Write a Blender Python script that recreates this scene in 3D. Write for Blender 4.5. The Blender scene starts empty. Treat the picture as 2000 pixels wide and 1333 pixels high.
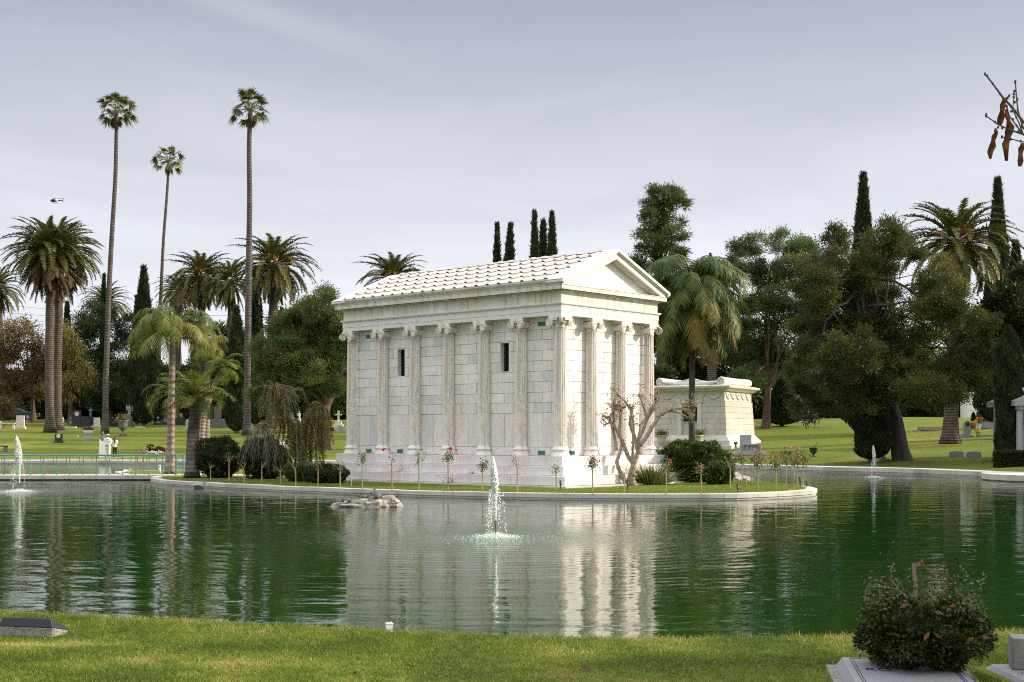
import bpy, bmesh, math, random
import numpy as np
from mathutils import Vector, Matrix, Quaternion, noise as mnoise

S = bpy.context.scene
COL = S.collection
# ------------------------------------------------------------------ camera
F, HZ, CZ = 2584.5, 850.0, 2.1          # focal length and horizon in pixels of the 2000 px wide photo, eye height
cam_d = bpy.data.cameras.new('camera')
cam_d.sensor_width = 36.0
cam_d.lens = 36.0 * F / 2000.0
cam_d.shift_y = (HZ - 666.5) / 2000.0
cam_d.clip_start = 0.1
cam_d.clip_end = 5000.0
cam = bpy.data.objects.new('camera', cam_d)
cam.location = (0, 0, CZ)
cam.rotation_euler = (math.radians(90), 0, 0)
COL.objects.link(cam)
S.camera = cam
# ------------------------------------------------------------------ sky and sun
SUN_EL, SUN_AZ = math.radians(25.0), math.radians(3.0)      # azimuth measured from +X towards +Y
sv = Vector((math.cos(SUN_EL) * math.cos(SUN_AZ), math.cos(SUN_EL) * math.sin(SUN_AZ), math.sin(SUN_EL)))
W = bpy.data.worlds.new('World')
S.world = W
W.use_nodes = True
wn, wl = W.node_tree.nodes, W.node_tree.links
bg = wn['Background']
sky = wn.new('ShaderNodeTexSky')
sky.sky_type = 'NISHITA'
sky.sun_disc = False
sky.sun_elevation = SUN_EL
sky.sun_rotation = math.pi / 2 - SUN_AZ
sky.air_density = 1.0
sky.dust_density = 4.0
sky.ozone_density = 1.5
tcw = wn.new('ShaderNodeTexCoord')
# thin high cloud veil: a grey-white layer over the physical sky, streaked, brightened overhead as added fill
mp = wn.new('ShaderNodeMapping')
mp.inputs['Rotation'].default_value = (0.0, 0.5, 0.35)
mp.inputs['Scale'].default_value = (1.3, 1.3, 7.0)
nz = wn.new('ShaderNodeTexNoise')
nz.inputs['Scale'].default_value = 2.2
nz.inputs['Detail'].default_value = 7.0
nz.inputs['Roughness'].default_value = 0.55
nz.inputs['Distortion'].default_value = 0.6
rmp = wn.new('ShaderNodeMapRange')
rmp.inputs['From Min'].default_value = 0.35
rmp.inputs['From Max'].default_value = 0.75
rmp.inputs['To Min'].default_value = 0.64
rmp.inputs['To Max'].default_value = 0.92
hsv = wn.new('ShaderNodeHueSaturation')
hsv.inputs['Saturation'].default_value = 0.55
sep = wn.new('ShaderNodeSeparateXYZ')
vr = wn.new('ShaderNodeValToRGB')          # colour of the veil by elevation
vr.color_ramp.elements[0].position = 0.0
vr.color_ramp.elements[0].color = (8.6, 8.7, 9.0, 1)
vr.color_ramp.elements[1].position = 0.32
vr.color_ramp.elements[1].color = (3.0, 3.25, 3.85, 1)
for p_, c_ in ((0.08, (7.7, 7.85, 8.4, 1)), (0.2, (5.7, 5.9, 6.6, 1)), (0.5, (13.5, 13.6, 14.0, 1)), (1.0, (19.0, 19.0, 19.3, 1))):  # upper stops raised overhead, out of view, as added fill for shaded surfaces
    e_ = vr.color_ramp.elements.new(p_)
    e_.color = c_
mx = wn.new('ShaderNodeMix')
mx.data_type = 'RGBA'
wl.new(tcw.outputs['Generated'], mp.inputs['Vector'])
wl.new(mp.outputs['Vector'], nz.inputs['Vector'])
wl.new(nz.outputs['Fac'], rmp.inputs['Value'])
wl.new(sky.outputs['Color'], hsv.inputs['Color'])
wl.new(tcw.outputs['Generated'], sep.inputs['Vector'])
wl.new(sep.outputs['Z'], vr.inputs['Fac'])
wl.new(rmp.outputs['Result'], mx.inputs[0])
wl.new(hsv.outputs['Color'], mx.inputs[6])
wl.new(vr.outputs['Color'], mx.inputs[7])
# one faint streak of high cloud across the upper left
d1_, d2_ = Vector((-560 / F, 1, 850 / F)), Vector((-300 / F, 1, 760 / F))
vn_ = wn.new('ShaderNodeVectorMath'); vn_.operation = 'DOT_PRODUCT'; vn_.inputs[1].default_value = d1_.cross(d2_).normalized()
wl.new(tcw.outputs['Generated'], vn_.inputs[0])
ab_ = wn.new('ShaderNodeMath'); ab_.operation = 'ABSOLUTE'; wl.new(vn_.outputs['Value'], ab_.inputs[0])
sr_ = wn.new('ShaderNodeMapRange'); sr_.interpolation_type = 'SMOOTHSTEP'
for k_, v_ in (('From Min', 0.016), ('From Max', 0.0), ('To Min', 0.0), ('To Max', 0.09)): sr_.inputs[k_].default_value = v_
wl.new(ab_.outputs[0], sr_.inputs['Value'])
mu_ = wn.new('ShaderNodeMath'); mu_.operation = 'MULTIPLY'; wl.new(sr_.outputs['Result'], mu_.inputs[0])
xr_ = wn.new('ShaderNodeMapRange'); xr_.interpolation_type = 'SMOOTHSTEP'; wl.new(sep.outputs['X'], xr_.inputs['Value'])
for k_, v_ in (('From Min', -0.02), ('From Max', -0.2), ('To Min', 0.0), ('To Max', 1.0)): xr_.inputs[k_].default_value = v_
wl.new(xr_.outputs['Result'], mu_.inputs[1])
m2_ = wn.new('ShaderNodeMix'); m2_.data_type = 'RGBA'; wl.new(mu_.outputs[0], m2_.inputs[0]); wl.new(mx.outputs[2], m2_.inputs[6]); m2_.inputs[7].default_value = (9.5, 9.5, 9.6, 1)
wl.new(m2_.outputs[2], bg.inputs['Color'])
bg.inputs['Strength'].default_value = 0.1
sun_d = bpy.data.lights.new('sun', 'SUN')
sun_d.energy = 3.8
sun_d.angle = math.radians(0.8)
sun_d.color = (1.0, 0.885, 0.70)
sun_o = bpy.data.objects.new('sun', sun_d)
sun_o.rotation_euler = sv.to_track_quat('Z', 'Y').to_euler()
sun_o.location = (40, 0, 60)
COL.objects.link(sun_o)
S.view_settings.view_transform = 'Standard'
S.view_settings.look = 'None'
S.view_settings.exposure = 0.5
S.view_settings.gamma = 1.0
S.cycles.use_denoising = False
S.cycles.use_adaptive_sampling = False
S.cycles.filter_width = 1.05
S.cycles.max_bounces = 6
S.cycles.diffuse_bounces = 3
S.cycles.glossy_bounces = 3
S.cycles.transmission_bounces = 3
S.cycles.caustics_reflective = False
S.cycles.caustics_refractive = False
S.cycles.sample_clamp_indirect = 6.0

# ------------------------------------------------------------------ geometry helpers
def PX(px, d): return (px - 1000.0) / F * d
def PZ(py, d): return CZ + (HZ - py) / F * d
def DZ(py, z): return (CZ - z) * F / (py - HZ)
def G(px, py, z):
    d = DZ(py, z)
    return (PX(px, d), d)
def RNG(seed): return np.random.default_rng(seed)

class MB:
    """collects vertices and faces (numpy arrays) and links them as one mesh object"""
    def __init__(s):
        s.V, s.T, s.L, s.N, s.n = [], [], [], [], 0
    def add(s, v, faces, tint=0.5):
        v = np.asarray(v, dtype=np.float64).reshape(-1, 3)
        s.V.append(v)
        t = np.asarray(tint, dtype=np.float64)
        s.T.append(np.full(len(v), float(t)) if t.ndim == 0 else t.reshape(-1))
        if isinstance(faces, np.ndarray):
            s.L.append((faces + s.n).ravel())
            s.N.append(np.full(len(faces), faces.shape[1]))
        else:
            for f in faces:
                s.L.append(np.asarray(f) + s.n)
                s.N.append(np.array([len(f)]))
        s.n += len(v)
    def merge(s, o, M=None):
        if o.n == 0: return
        v = np.concatenate(o.V)
        if M is not None:
            m = np.array(M)
            v = v @ m[:3, :3].T + m[:3, 3]
        s.V.append(v)
        s.T.append(np.concatenate(o.T))
        s.L.append(np.concatenate(o.L) + s.n)
        s.N.append(np.concatenate(o.N))
        s.n += len(v)
    def mesh(s, name, mat, smooth=False):
        me = bpy.data.meshes.new(name)
        v = np.concatenate(s.V); l = np.concatenate(s.L).astype(np.int32); n = np.concatenate(s.N).astype(np.int32)
        me.vertices.add(len(v)); me.vertices.foreach_set('co', v.astype(np.float32).ravel())
        me.loops.add(len(l)); me.loops.foreach_set('vertex_index', l)
        me.polygons.add(len(n))
        st = np.zeros(len(n), np.int32); st[1:] = np.cumsum(n)[:-1]
        me.polygons.foreach_set('loop_start', st)
        me.polygons.foreach_set('use_smooth', np.full(len(n), bool(smooth)))
        me.update(calc_edges=True)
        a = me.attributes.new('tint', 'FLOAT', 'POINT')
        a.data.foreach_set('value', np.concatenate(s.T).astype(np.float32))
        me.materials.append(mat)
        return me
    def build(s, name, mat, parent=None, smooth=False, bevel=0, loc=None, rotz=None):
        o = bpy.data.objects.new(name, s.mesh(name, mat, smooth))
        COL.objects.link(o)
        if parent is not None: o.parent = parent
        if loc is not None: o.location = loc
        if rotz is not None: o.rotation_euler = (0, 0, rotz)
        if bevel:
            b = o.modifiers.new('bevel', 'BEVEL'); b.width = bevel; b.segments = 2; b.limit_method = 'ANGLE'
        return o

BOXF = np.array([[0, 3, 2, 1], [4, 5, 6, 7], [0, 1, 5, 4], [1, 2, 6, 5], [2, 3, 7, 6], [3, 0, 4, 7]])
def box(mb, x0, x1, y0, y1, z0, z1, tint=0.5, M=None):
    v = np.array([[x0, y0, z0], [x1, y0, z0], [x1, y1, z0], [x0, y1, z0], [x0, y0, z1], [x1, y0, z1], [x1, y1, z1], [x0, y1, z1]], float)
    if M is not None:
        m = np.array(M); v = v @ m[:3, :3].T + m[:3, 3]
    mb.add(v, BOXF, tint)
def frustum(mb, b, t, z0, z1, tint=0.5):
    """b, t = (x0,x1,y0,y1) at the bottom and the top"""
    v = [(b[0], b[2], z0), (b[1], b[2], z0), (b[1], b[3], z0), (b[0], b[3], z0), (t[0], t[2], z1), (t[1], t[2], z1), (t[1], t[3], z1), (t[0], t[3], z1)]
    mb.add(v, BOXF, tint)
def tube(mb, path, rad, n=8, cap=True, tint=0.5, wob=0.0, rng=None):
    P = np.asarray(path, float); m = len(P)
    R = np.full(m, float(rad)) if np.ndim(rad) == 0 else np.asarray(rad, float)
    T = np.gradient(P, axis=0) if m > 2 else np.repeat((P[1:] - P[:1]), 2, 0)
    T /= np.linalg.norm(T, axis=1, keepdims=True) + 1e-12
    a = np.array([0, 0, 1.0]) if abs(T[0][2]) < 0.9 else np.array([1.0, 0, 0])
    u = np.cross(T[0], a); u /= np.linalg.norm(u)
    ang = np.arange(n) / n * 2 * math.pi
    V = []
    for i in range(m):
        u = u - T[i] * np.dot(u, T[i]); u /= np.linalg.norm(u) + 1e-12
        w = np.cross(T[i], u)
        r = R[i] * (1 + (wob * rng.normal(size=n) if wob else 0))
        V.append(P[i] + (np.cos(ang) * r)[:, None] * u + (np.sin(ang) * r)[:, None] * w)
    V = np.concatenate(V)
    i = np.arange(m - 1)[:, None] * n; j = np.arange(n)[None]; k = (j + 1) % n
    f = np.stack([i + j, i + k, i + n + k, i + n + j], -1).reshape(-1, 4)
    mb.add(V, f, tint)
    if cap:
        mb.L.append(np.arange(n)[::-1] + mb.n - len(V)); mb.N.append(np.array([n]))
        mb.L.append(np.arange(n) + mb.n - n); mb.N.append(np.array([n]))
def lathe(mb, prof, n=20, c=(0, 0, 0), tint=0.5, cap=True, sx=1, sy=1):
    pr = np.asarray(prof, float); ang = np.arange(n) / n * 2 * math.pi
    V = np.stack([pr[:, 0:1] * np.cos(ang) * sx + c[0], pr[:, 0:1] * np.sin(ang) * sy + c[1], np.repeat(pr[:, 1:2], n, 1) + c[2]], -1).reshape(-1, 3)
    m = len(pr)
    i = np.arange(m - 1)[:, None] * n; j = np.arange(n)[None]; k = (j + 1) % n
    mb.add(V, np.stack([i + j, i + k, i + n + k, i + n + j], -1).reshape(-1, 4), tint)
    if cap:
        mb.L.append(np.arange(n)[::-1] + mb.n - len(V)); mb.N.append(np.array([n]))
        mb.L.append(np.arange(n) + mb.n - n); mb.N.append(np.array([n]))
def prism(mb, poly, h0, h1, axis='y', tint=0.5):
    """a 2D outline (a,b) extruded: axis y -> (a, h, b); x -> (h, a, b); z -> (a, b, h)"""
    p = np.asarray(poly, float); n = len(p)
    def mk(h):
        hh = np.full(n, h)
        return np.stack({'y': (p[:, 0], hh, p[:, 1]), 'x': (hh, p[:, 0], p[:, 1]), 'z': (p[:, 0], p[:, 1], hh)}[axis], -1)
    v = np.concatenate([mk(h0), mk(h1)])
    j = np.arange(n); k = (j + 1) % n
    mb.add(v, [list(j[::-1]), list(j + n)] + [[a, b, b + n, a + n] for a, b in zip(j, k)], tint)
def ico(mb, c, r, sub=2, tint=0.5, jit=0.0, seed=0, fr=1.0):
    bm = bmesh.new(); bmesh.ops.create_icosphere(bm, subdivisions=sub, radius=1.0)
    v = np.array([x.co[:] for x in bm.verts]); f = np.array([[q.index for q in p.verts] for p in bm.faces]); bm.free()
    if jit:
        k = np.array([mnoise.noise(Vector(p * fr) + Vector((seed * 7.3, seed * 3.1, 0))) for p in v])
        v = v * (1 + jit * k)[:, None]
    mb.add(v * np.asarray(r, float) + np.asarray(c, float), f, tint)
def unit(a): return a / (np.linalg.norm(a, axis=-1, keepdims=True) + 1e-12)
def rnd_dir(rng, n): return unit(rng.normal(size=(n, 3)))
def cards(mb, P, D, ln, wd, tint, rng, N=None, droop=0.0):
    """leaf-shaped quads: base P, direction D (unit), length ln, width wd"""
    n = len(P)
    if N is None: N = rnd_dir(rng, n)
    Sd = unit(np.cross(D, N))
    ln = np.broadcast_to(ln, (n,))[:, None]; wd = np.broadcast_to(wd, (n,))[:, None]
    mid = P + D * ln * 0.45
    tip = P + D * ln + np.array([0, 0, -1.0]) * ln * droop
    v = np.stack([P, mid + Sd * wd * 0.5, tip, mid - Sd * wd * 0.5], 1).reshape(-1, 3)
    mb.add(v, np.arange(4 * n).reshape(-1, 4), np.repeat(np.broadcast_to(tint, (n,)), 4))
def blades(mb, P, D, ln, wd, tint, bend, N):
    """thin ribbon of two quads bending towards `bend` (n,3)"""
    n = len(P)
    Sd = unit(np.cross(D, N)) * (np.broadcast_to(wd, (n,))[:, None] * 0.5)
    ln = np.broadcast_to(ln, (n,))[:, None]
    m = P + D * ln * 0.5 + bend * 0.25
    t = P + D * ln + bend
    v = np.stack([P - Sd, P + Sd, m + Sd * 0.9, m - Sd * 0.9, t], 1).reshape(-1, 3)
    b = np.arange(n)[:, None] * 5
    tt = np.repeat(np.broadcast_to(tint, (n,)), 5)
    k = mb.n
    mb.add(v, b + np.array([[0, 1, 2, 3]]), tt)
    mb.L.append((b + np.array([[3, 2, 4]]) + k).ravel()); mb.N.append(np.full(n, 3))
def bez(p0, p1, p2, n=8):
    t = np.linspace(0, 1, n)[:, None]
    p0, p1, p2 = (np.asarray(q, float) for q in (p0, p1, p2))
    return (1 - t) ** 2 * p0 + 2 * t * (1 - t) * p1 + t * t * p2

# ------------------------------------------------------------------ scene-object helpers
def tag(o, label=None, cat=None, group=None, kind=None):
    if label: o['label'] = label
    if cat: o['category'] = cat
    if group: o['group'] = group
    if kind: o['kind'] = kind
    return o
def thing(name, label, cat, loc=(0, 0, 0), rotz=0.0, group=None):
    o = bpy.data.objects.new(name, None); COL.objects.link(o)
    o.empty_display_size = 0.2
    o.location = loc; o.rotation_euler = (0, 0, rotz)
    return tag(o, label, cat, group)
def solo(mb, name, mat, label, cat, loc=(0, 0, 0), rotz=0.0, group=None, smooth=False, bevel=0):
    return tag(mb.build(name, mat, None, smooth, bevel, loc, rotz), label, cat, group)
def dup(root, loc, rotz=None, label=None, group=None, scale=None):
    r = root.copy(); COL.objects.link(r); r.location = loc
    if rotz is not None: r.rotation_euler = (0, 0, rotz)
    if scale: r.scale = (scale,) * 3
    if label: r['label'] = label
    if group: r['group'] = group
    for ch in list(root.children):
        c = ch.copy(); COL.objects.link(c); c.parent = r
        for g in ch.children:
            d = g.copy(); COL.objects.link(d); d.parent = c
    return r

# ------------------------------------------------------------------ materials
def nmat(name):
    m = bpy.data.materials.new(name); m.use_nodes = True
    nt = m.node_tree
    return m, nt.nodes, nt.links, nt.nodes['Principled BSDF']
def mixc(n, l, fac, a, b):
    x = n.new('ShaderNodeMix'); x.data_type = 'RGBA'
    for sock, val in ((x.inputs[0], fac), (x.inputs[6], a), (x.inputs[7], b)):
        if isinstance(val, (int, float)): sock.default_value = val
        elif isinstance(val, tuple): sock.default_value = (*val[:3], 1)
        else: l.new(val, sock)
    return x.outputs[2]
def noise_fac(n, l, vec, scale, detail=5, lo=0.35, hi=0.65, rough=0.55, dist=0.0, tlo=0.0, thi=1.0):
    t = n.new('ShaderNodeTexNoise'); t.inputs['Scale'].default_value = scale; t.inputs['Detail'].default_value = detail
    t.inputs['Roughness'].default_value = rough; t.inputs['Distortion'].default_value = dist
    l.new(vec, t.inputs['Vector'])
    r = n.new('ShaderNodeMapRange'); l.new(t.outputs['Fac'], r.inputs['Value'])
    r.inputs['From Min'].default_value = lo; r.inputs['From Max'].default_value = hi
    r.inputs['To Min'].default_value = tlo; r.inputs['To Max'].default_value = thi
    return r.outputs['Result']
def mapped(n, l, sc, out='Object'):
    tc = n.new('ShaderNodeTexCoord'); mpn = n.new('ShaderNodeMapping'); mpn.inputs['Scale'].default_value = sc
    l.new(tc.outputs[out], mpn.inputs['Vector'])
    return mpn.outputs['Vector']
def pmat(name, c1, c2, scale=3.0, rough=0.7, bump=0.0, bscale=30.0, c3=None, s3=0.6, stretch=(1, 1, 1), metal=0.0, spec=0.5, tintc=None, coord='Object', lo=0.35, hi=0.65):
    m, n, l, b = nmat(name)
    v = mapped(n, l, stretch, coord)
    col = mixc(n, l, noise_fac(n, l, v, scale, lo=lo, hi=hi), c1, c2)
    if c3: col = mixc(n, l, noise_fac(n, l, v, s3, lo=0.52, hi=0.72), col, c3)
    if tintc:
        at = n.new('ShaderNodeAttribute'); at.attribute_name = 'tint'
        col = mixc(n, l, at.outputs['Fac'], col, tintc)
    l.new(col, b.inputs['Base Color'])
    b.inputs['Roughness'].default_value = rough; b.inputs['Metallic'].default_value = metal
    b.inputs['Specular IOR Level'].default_value = spec
    if bump:
        t = n.new('ShaderNodeTexNoise'); t.inputs['Scale'].default_value = bscale; t.inputs['Detail'].default_value = 6
        l.new(v, t.inputs['Vector'])
        bp = n.new('ShaderNodeBump'); bp.inputs['Strength'].default_value = bump; bp.inputs['Distance'].default_value = 0.05
        l.new(t.outputs['Fac'], bp.inputs['Height']); l.new(bp.outputs['Normal'], b.inputs['Normal'])
    return m
def leafmat(name, stops, trans=0.3, rough=0.5, clump=None, cscale=0.5):
    """colour by the per-leaf tint through stops [(pos, colour)], with a slow change of hue through the crown"""
    m, n, l, b = nmat(name)
    at = n.new('ShaderNodeAttribute'); at.attribute_name = 'tint'
    r = n.new('ShaderNodeValToRGB'); l.new(at.outputs['Fac'], r.inputs['Fac'])
    el = r.color_ramp.elements
    el[0].position, el[0].color = stops[0][0], (*stops[0][1], 1)
    el[1].position, el[1].color = stops[-1][0], (*stops[-1][1], 1)
    for p, c in stops[1:-1]:
        e = el.new(p); e.color = (*c, 1)
    col = r.outputs['Color']
    if clump:
        v = mapped(n, l, (1, 1, 1))
        col = mixc(n, l, noise_fac(n, l, v, cscale, 3, 0.45, 0.68), col, clump)
    l.new(col, b.inputs['Base Color']); b.inputs['Roughness'].default_value = rough
    b.inputs['Specular IOR Level'].default_value = 0.3
    tr = n.new('ShaderNodeBsdfTranslucent'); l.new(col, tr.inputs['Color'])
    ms = n.new('ShaderNodeMixShader'); ms.inputs[0].default_value = trans
    l.new(b.outputs[0], ms.inputs[1]); l.new(tr.outputs[0], ms.inputs[2])
    l.new(ms.outputs[0], n['Material Output'].inputs['Surface'])
    return m
def marble(name, base, warm, grey, veinc, stain=0.35, tint=True, rough=0.45, streak=True):
    m, n, l, b = nmat(name)
    v = mapped(n, l, (1, 1, 1))
    col = mixc(n, l, noise_fac(n, l, v, 0.8, 4), base, warm)
    if tint:
        at = n.new('ShaderNodeAttribute'); at.attribute_name = 'tint'
        col = mixc(n, l, at.outputs['Fac'], col, grey)
    v2 = mapped(n, l, (1.0, 1.0, 0.55))
    ve = noise_fac(n, l, v2, 1.6, 8, 0.49, 0.515, 0.6, 1.6)        # thin veins: a narrow band of the noise
    ve2 = noise_fac(n, l, v2, 1.6, 8, 0.515, 0.54, 0.6, 1.6, 1.0, 0.0)
    mu = n.new('ShaderNodeMath'); mu.operation = 'MULTIPLY'; l.new(ve, mu.inputs[0]); l.new(ve2, mu.inputs[1])
    mu2 = n.new('ShaderNodeMath'); mu2.operation = 'MULTIPLY'; l.new(mu.outputs[0], mu2.inputs[0]); mu2.inputs[1].default_value = 0.35
    col = mixc(n, l, mu2.outputs[0], col, veinc)
    if streak:
        v3 = mapped(n, l, (3.5, 3.5, 0.22))
        st = noise_fac(n, l, v3, 1.3, 6, 0.48, 0.78, 0.6, 0.0, 0.0, stain)
        col = mixc(n, l, st, col, (0.30, 0.24, 0.17))
        v4 = mapped(n, l, (6, 6, 0.5))
        st = noise_fac(n, l, v4, 1.0, 6, 0.6, 0.8, 0.6, 0.0, 0.0, stain * 0.9)
        col = mixc(n, l, st, col, (0.13, 0.13, 0.13))
    l.new(col, b.inputs['Base Color']); b.inputs['Roughness'].default_value = rough
    b.inputs['Specular IOR Level'].default_value = 0.35
    t = n.new('ShaderNodeTexNoise'); t.inputs['Scale'].default_value = 25; t.inputs['Detail'].default_value = 5; l.new(v, t.inputs['Vector'])
    bp = n.new('ShaderNodeBump'); bp.inputs['Strength'].default_value = 0.06; bp.inputs['Distance'].default_value = 0.02
    l.new(t.outputs['Fac'], bp.inputs['Height']); l.new(bp.outputs['Normal'], b.inputs['Normal'])
    return m

M = {}
M['marble'] = marble('marble_wall', (0.835, 0.795, 0.755), (0.80, 0.74, 0.66), (0.635, 0.62, 0.62), (0.36, 0.36, 0.36), 0.26)
M['marble_col'] = marble('marble_column', (0.80, 0.755, 0.71), (0.76, 0.685, 0.60), (0.6, 0.6, 0.6), (0.34, 0.33, 0.32), 0.8, False)
M['marble_dirty'] = marble('marble_weathered', (0.72, 0.70, 0.66), (0.66, 0.60, 0.48), (0.5, 0.5, 0.5), (0.32, 0.32, 0.31), 0.8, False)
M['marble_step'] = marble('marble_step', (0.74, 0.72, 0.72), (0.68, 0.60, 0.57), (0.62, 0.63, 0.66), (0.40, 0.38, 0.40), 0.2, False)
M['marble_roof'] = marble('marble_roof', (0.61, 0.55, 0.51), (0.55, 0.485, 0.44), (0.47, 0.44, 0.42), (0.45, 0.42, 0.40), 0.15, True, 0.6, False)
M['mortar'] = pmat('dark_joint', (0.32, 0.28, 0.22), (0.42, 0.37, 0.30), 8)
M['concrete'] = pmat('pale_concrete', (0.50, 0.465, 0.41), (0.59, 0.56, 0.50), 1.5, 0.85, 0.15, 30, (0.33, 0.31, 0.27), 0.7)
M['granite_grey'] = pmat('grey_granite', (0.26, 0.27, 0.29), (0.36, 0.37, 0.39), 40, 0.5, 0.05, 60, (0.22, 0.22, 0.23), 3)
M['granite_black'] = pmat('black_granite', (0.010, 0.011, 0.014), (0.02, 0.02, 0.024), 30, 0.18)
M['granite_light'] = pmat('light_granite', (0.36, 0.37, 0.40), (0.48, 0.49, 0.51), 60, 0.5, 0.05, 80)
M['stone_pale'] = pmat('pale_stone', (0.58, 0.55, 0.49), (0.68, 0.66, 0.60), 3, 0.8, 0.15, 30, (0.42, 0.40, 0.35), 1.5)
M['stone_pink'] = pmat('pink_granite', (0.33, 0.20, 0.18), (0.40, 0.26, 0.23), 20, 0.5)
M['stone_dark'] = pmat('dark_weathered_stone', (0.10, 0.10, 0.105), (0.17, 0.165, 0.16), 5, 0.8, 0.1, 30)
M['bronze'] = pmat('dark_bronze', (0.006, 0.007, 0.007), (0.014, 0.015, 0.015), 8, 0.7, spec=0.2)
M['patina'] = pmat('green_patina', (0.05, 0.17, 0.13), (0.09, 0.25, 0.19), 10, 0.7)
M['teal_paint'] = pmat('teal_railing_paint', (0.05, 0.26, 0.21), (0.08, 0.33, 0.27), 6, 0.5)
M['white'] = pmat('white_paint', (0.72, 0.72, 0.71), (0.80, 0.80, 0.79), 3, 0.6)
M['gold_paint'] = pmat('engraving', (0.55, 0.55, 0.53), (0.62, 0.62, 0.60), 8, 0.6)
M['black'] = pmat('black_paint', (0.008, 0.008, 0.009), (0.02, 0.02, 0.02), 8, 0.5)
M['iron'] = pmat('dark_iron', (0.02, 0.02, 0.022), (0.05, 0.05, 0.05), 8, 0.6)
M['wood_stake'] = pmat('wooden_stake', (0.30, 0.21, 0.12), (0.42, 0.31, 0.19), 20, 0.8, stretch=(1, 1, 0.1))
M['rust_pipe'] = pmat('rusty_pipe', (0.14, 0.07, 0.04), (0.22, 0.12, 0.07), 20, 0.7)
M['bark_grey'] = pmat('grey_bark', (0.12, 0.10, 0.085), (0.24, 0.205, 0.17), 4, 0.9, 0.6, 14, stretch=(1, 1, 0.25))
M['bark_brown'] = pmat('brown_bark', (0.075, 0.052, 0.038), (0.16, 0.105, 0.075), 4, 0.9, 0.7, 12, stretch=(1, 1, 0.25))
M['bark_red'] = pmat('reddish_bark', (0.085, 0.050, 0.036), (0.18, 0.105, 0.072), 4, 0.9, 0.6, 10, stretch=(1, 1, 0.4))
M['bark_pale'] = pmat('pale_bark', (0.22, 0.17, 0.13), (0.36, 0.29, 0.23), 3, 0.9, 0.4, 14, (0.15, 0.11, 0.085), 2.0)
M['bark_dark'] = pmat('dark_bark', (0.035, 0.03, 0.026), (0.08, 0.068, 0.058), 4, 0.9, 0.6, 12, stretch=(1, 1, 0.3))
def palmbark(name, c1, c2, ring):
    m, n, l, b = nmat(name)
    v = mapped(n, l, (1, 1, 1))
    w = n.new('ShaderNodeTexWave'); w.wave_type = 'BANDS'; w.bands_direction = 'Z'; w.inputs['Scale'].default_value = ring
    w.inputs['Distortion'].default_value = 1.2; w.inputs['Detail'].default_value = 2
    l.new(v, w.inputs['Vector'])
    col = mixc(n, l, w.outputs['Fac'], c1, c2)
    col = mixc(n, l, noise_fac(n, l, v, 2.5), col, tuple(x * 0.75 for x in c1))
    l.new(col, b.inputs['Base Color']); b.inputs['Roughness'].default_value = 0.9
    bp = n.new('ShaderNodeBump'); bp.inputs['Strength'].default_value = 0.6; bp.inputs['Distance'].default_value = 0.06
    l.new(w.outputs['Fac'], bp.inputs['Height']); l.new(bp.outputs['Normal'], b.inputs['Normal'])
    return m
M['palm_bark'] = palmbark('ringed_palm_bark', (0.075, 0.058, 0.048), (0.165, 0.13, 0.105), 1.6)
M['palm_bark_slim'] = palmbark('slim_palm_bark', (0.085, 0.068, 0.06), (0.16, 0.132, 0.118), 2.2)
M['palm_bark_pale'] = palmbark('pale_palm_bark', (0.27, 0.20, 0.165), (0.42, 0.33, 0.28), 1.1)
M['palm_leaf'] = leafmat('date_palm_leaf', [(0, (0.036, 0.046, 0.014)), (0.5, (0.085, 0.092, 0.022)), (1, (0.22, 0.18, 0.045))], 0.25)
M['palm_dead'] = leafmat('dead_palm_frond', [(0, (0.040, 0.027, 0.016)), (1, (0.15, 0.098, 0.055))], 0.15, 0.8)
M['palm_fruit'] = leafmat('orange_palm_fruit', [(0, (0.45, 0.14, 0.01)), (1, (0.62, 0.26, 0.03))], 0.1)
M['fan_leaf'] = leafmat('fan_palm_leaf', [(0, (0.05, 0.065, 0.02)), (0.6, (0.12, 0.135, 0.04)), (1, (0.28, 0.25, 0.08))], 0.3)
M['queen_leaf'] = leafmat('feather_palm_leaf', [(0, (0.055, 0.09, 0.013)), (0.5, (0.135, 0.17, 0.024)), (1, (0.29, 0.26, 0.06))], 0.35)
M['queen_dark'] = leafmat('weeping_palm_leaf', [(0, (0.05, 0.09, 0.018)), (0.5, (0.10, 0.145, 0.03)), (1, (0.26, 0.19, 0.035))], 0.3)
M['cypress'] = leafmat('cypress_leaf', [(0, (0.016, 0.028, 0.012)), (1, (0.055, 0.075, 0.028))], 0.15, 0.6)
M['pine'] = leafmat('pine_needles', [(0, (0.052, 0.085, 0.032)), (0.6, (0.105, 0.155, 0.05)), (1, (0.20, 0.24, 0.075))], 0.36)
M['pine_dark'] = leafmat('dark_pine_needles', [(0, (0.018, 0.038, 0.012)), (1, (0.065, 0.11, 0.03))], 0.3)
M['mela'] = leafmat('feathery_foliage', [(0, (0.055, 0.088, 0.028)), (0.6, (0.12, 0.17, 0.046)), (1, (0.22, 0.25, 0.065))], 0.38, 0.5, (0.13, 0.125, 0.042))
M['olive'] = leafmat('olive_foliage', [(0, (0.036, 0.048, 0.014)), (0.55, (0.085, 0.098, 0.022)), (1, (0.20, 0.19, 0.034))], 0.38, 0.5, (0.095, 0.080, 0.036), 0.35)
M['broad'] = leafmat('broad_foliage', [(0, (0.022, 0.045, 0.012)), (0.6, (0.060, 0.10, 0.022)), (1, (0.13, 0.17, 0.038))], 0.36)
M['willow'] = leafmat('willow_foliage', [(0, (0.09, 0.085, 0.02)), (0.6, (0.19, 0.17, 0.03)), (1, (0.32, 0.25, 0.06))], 0.35)
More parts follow.
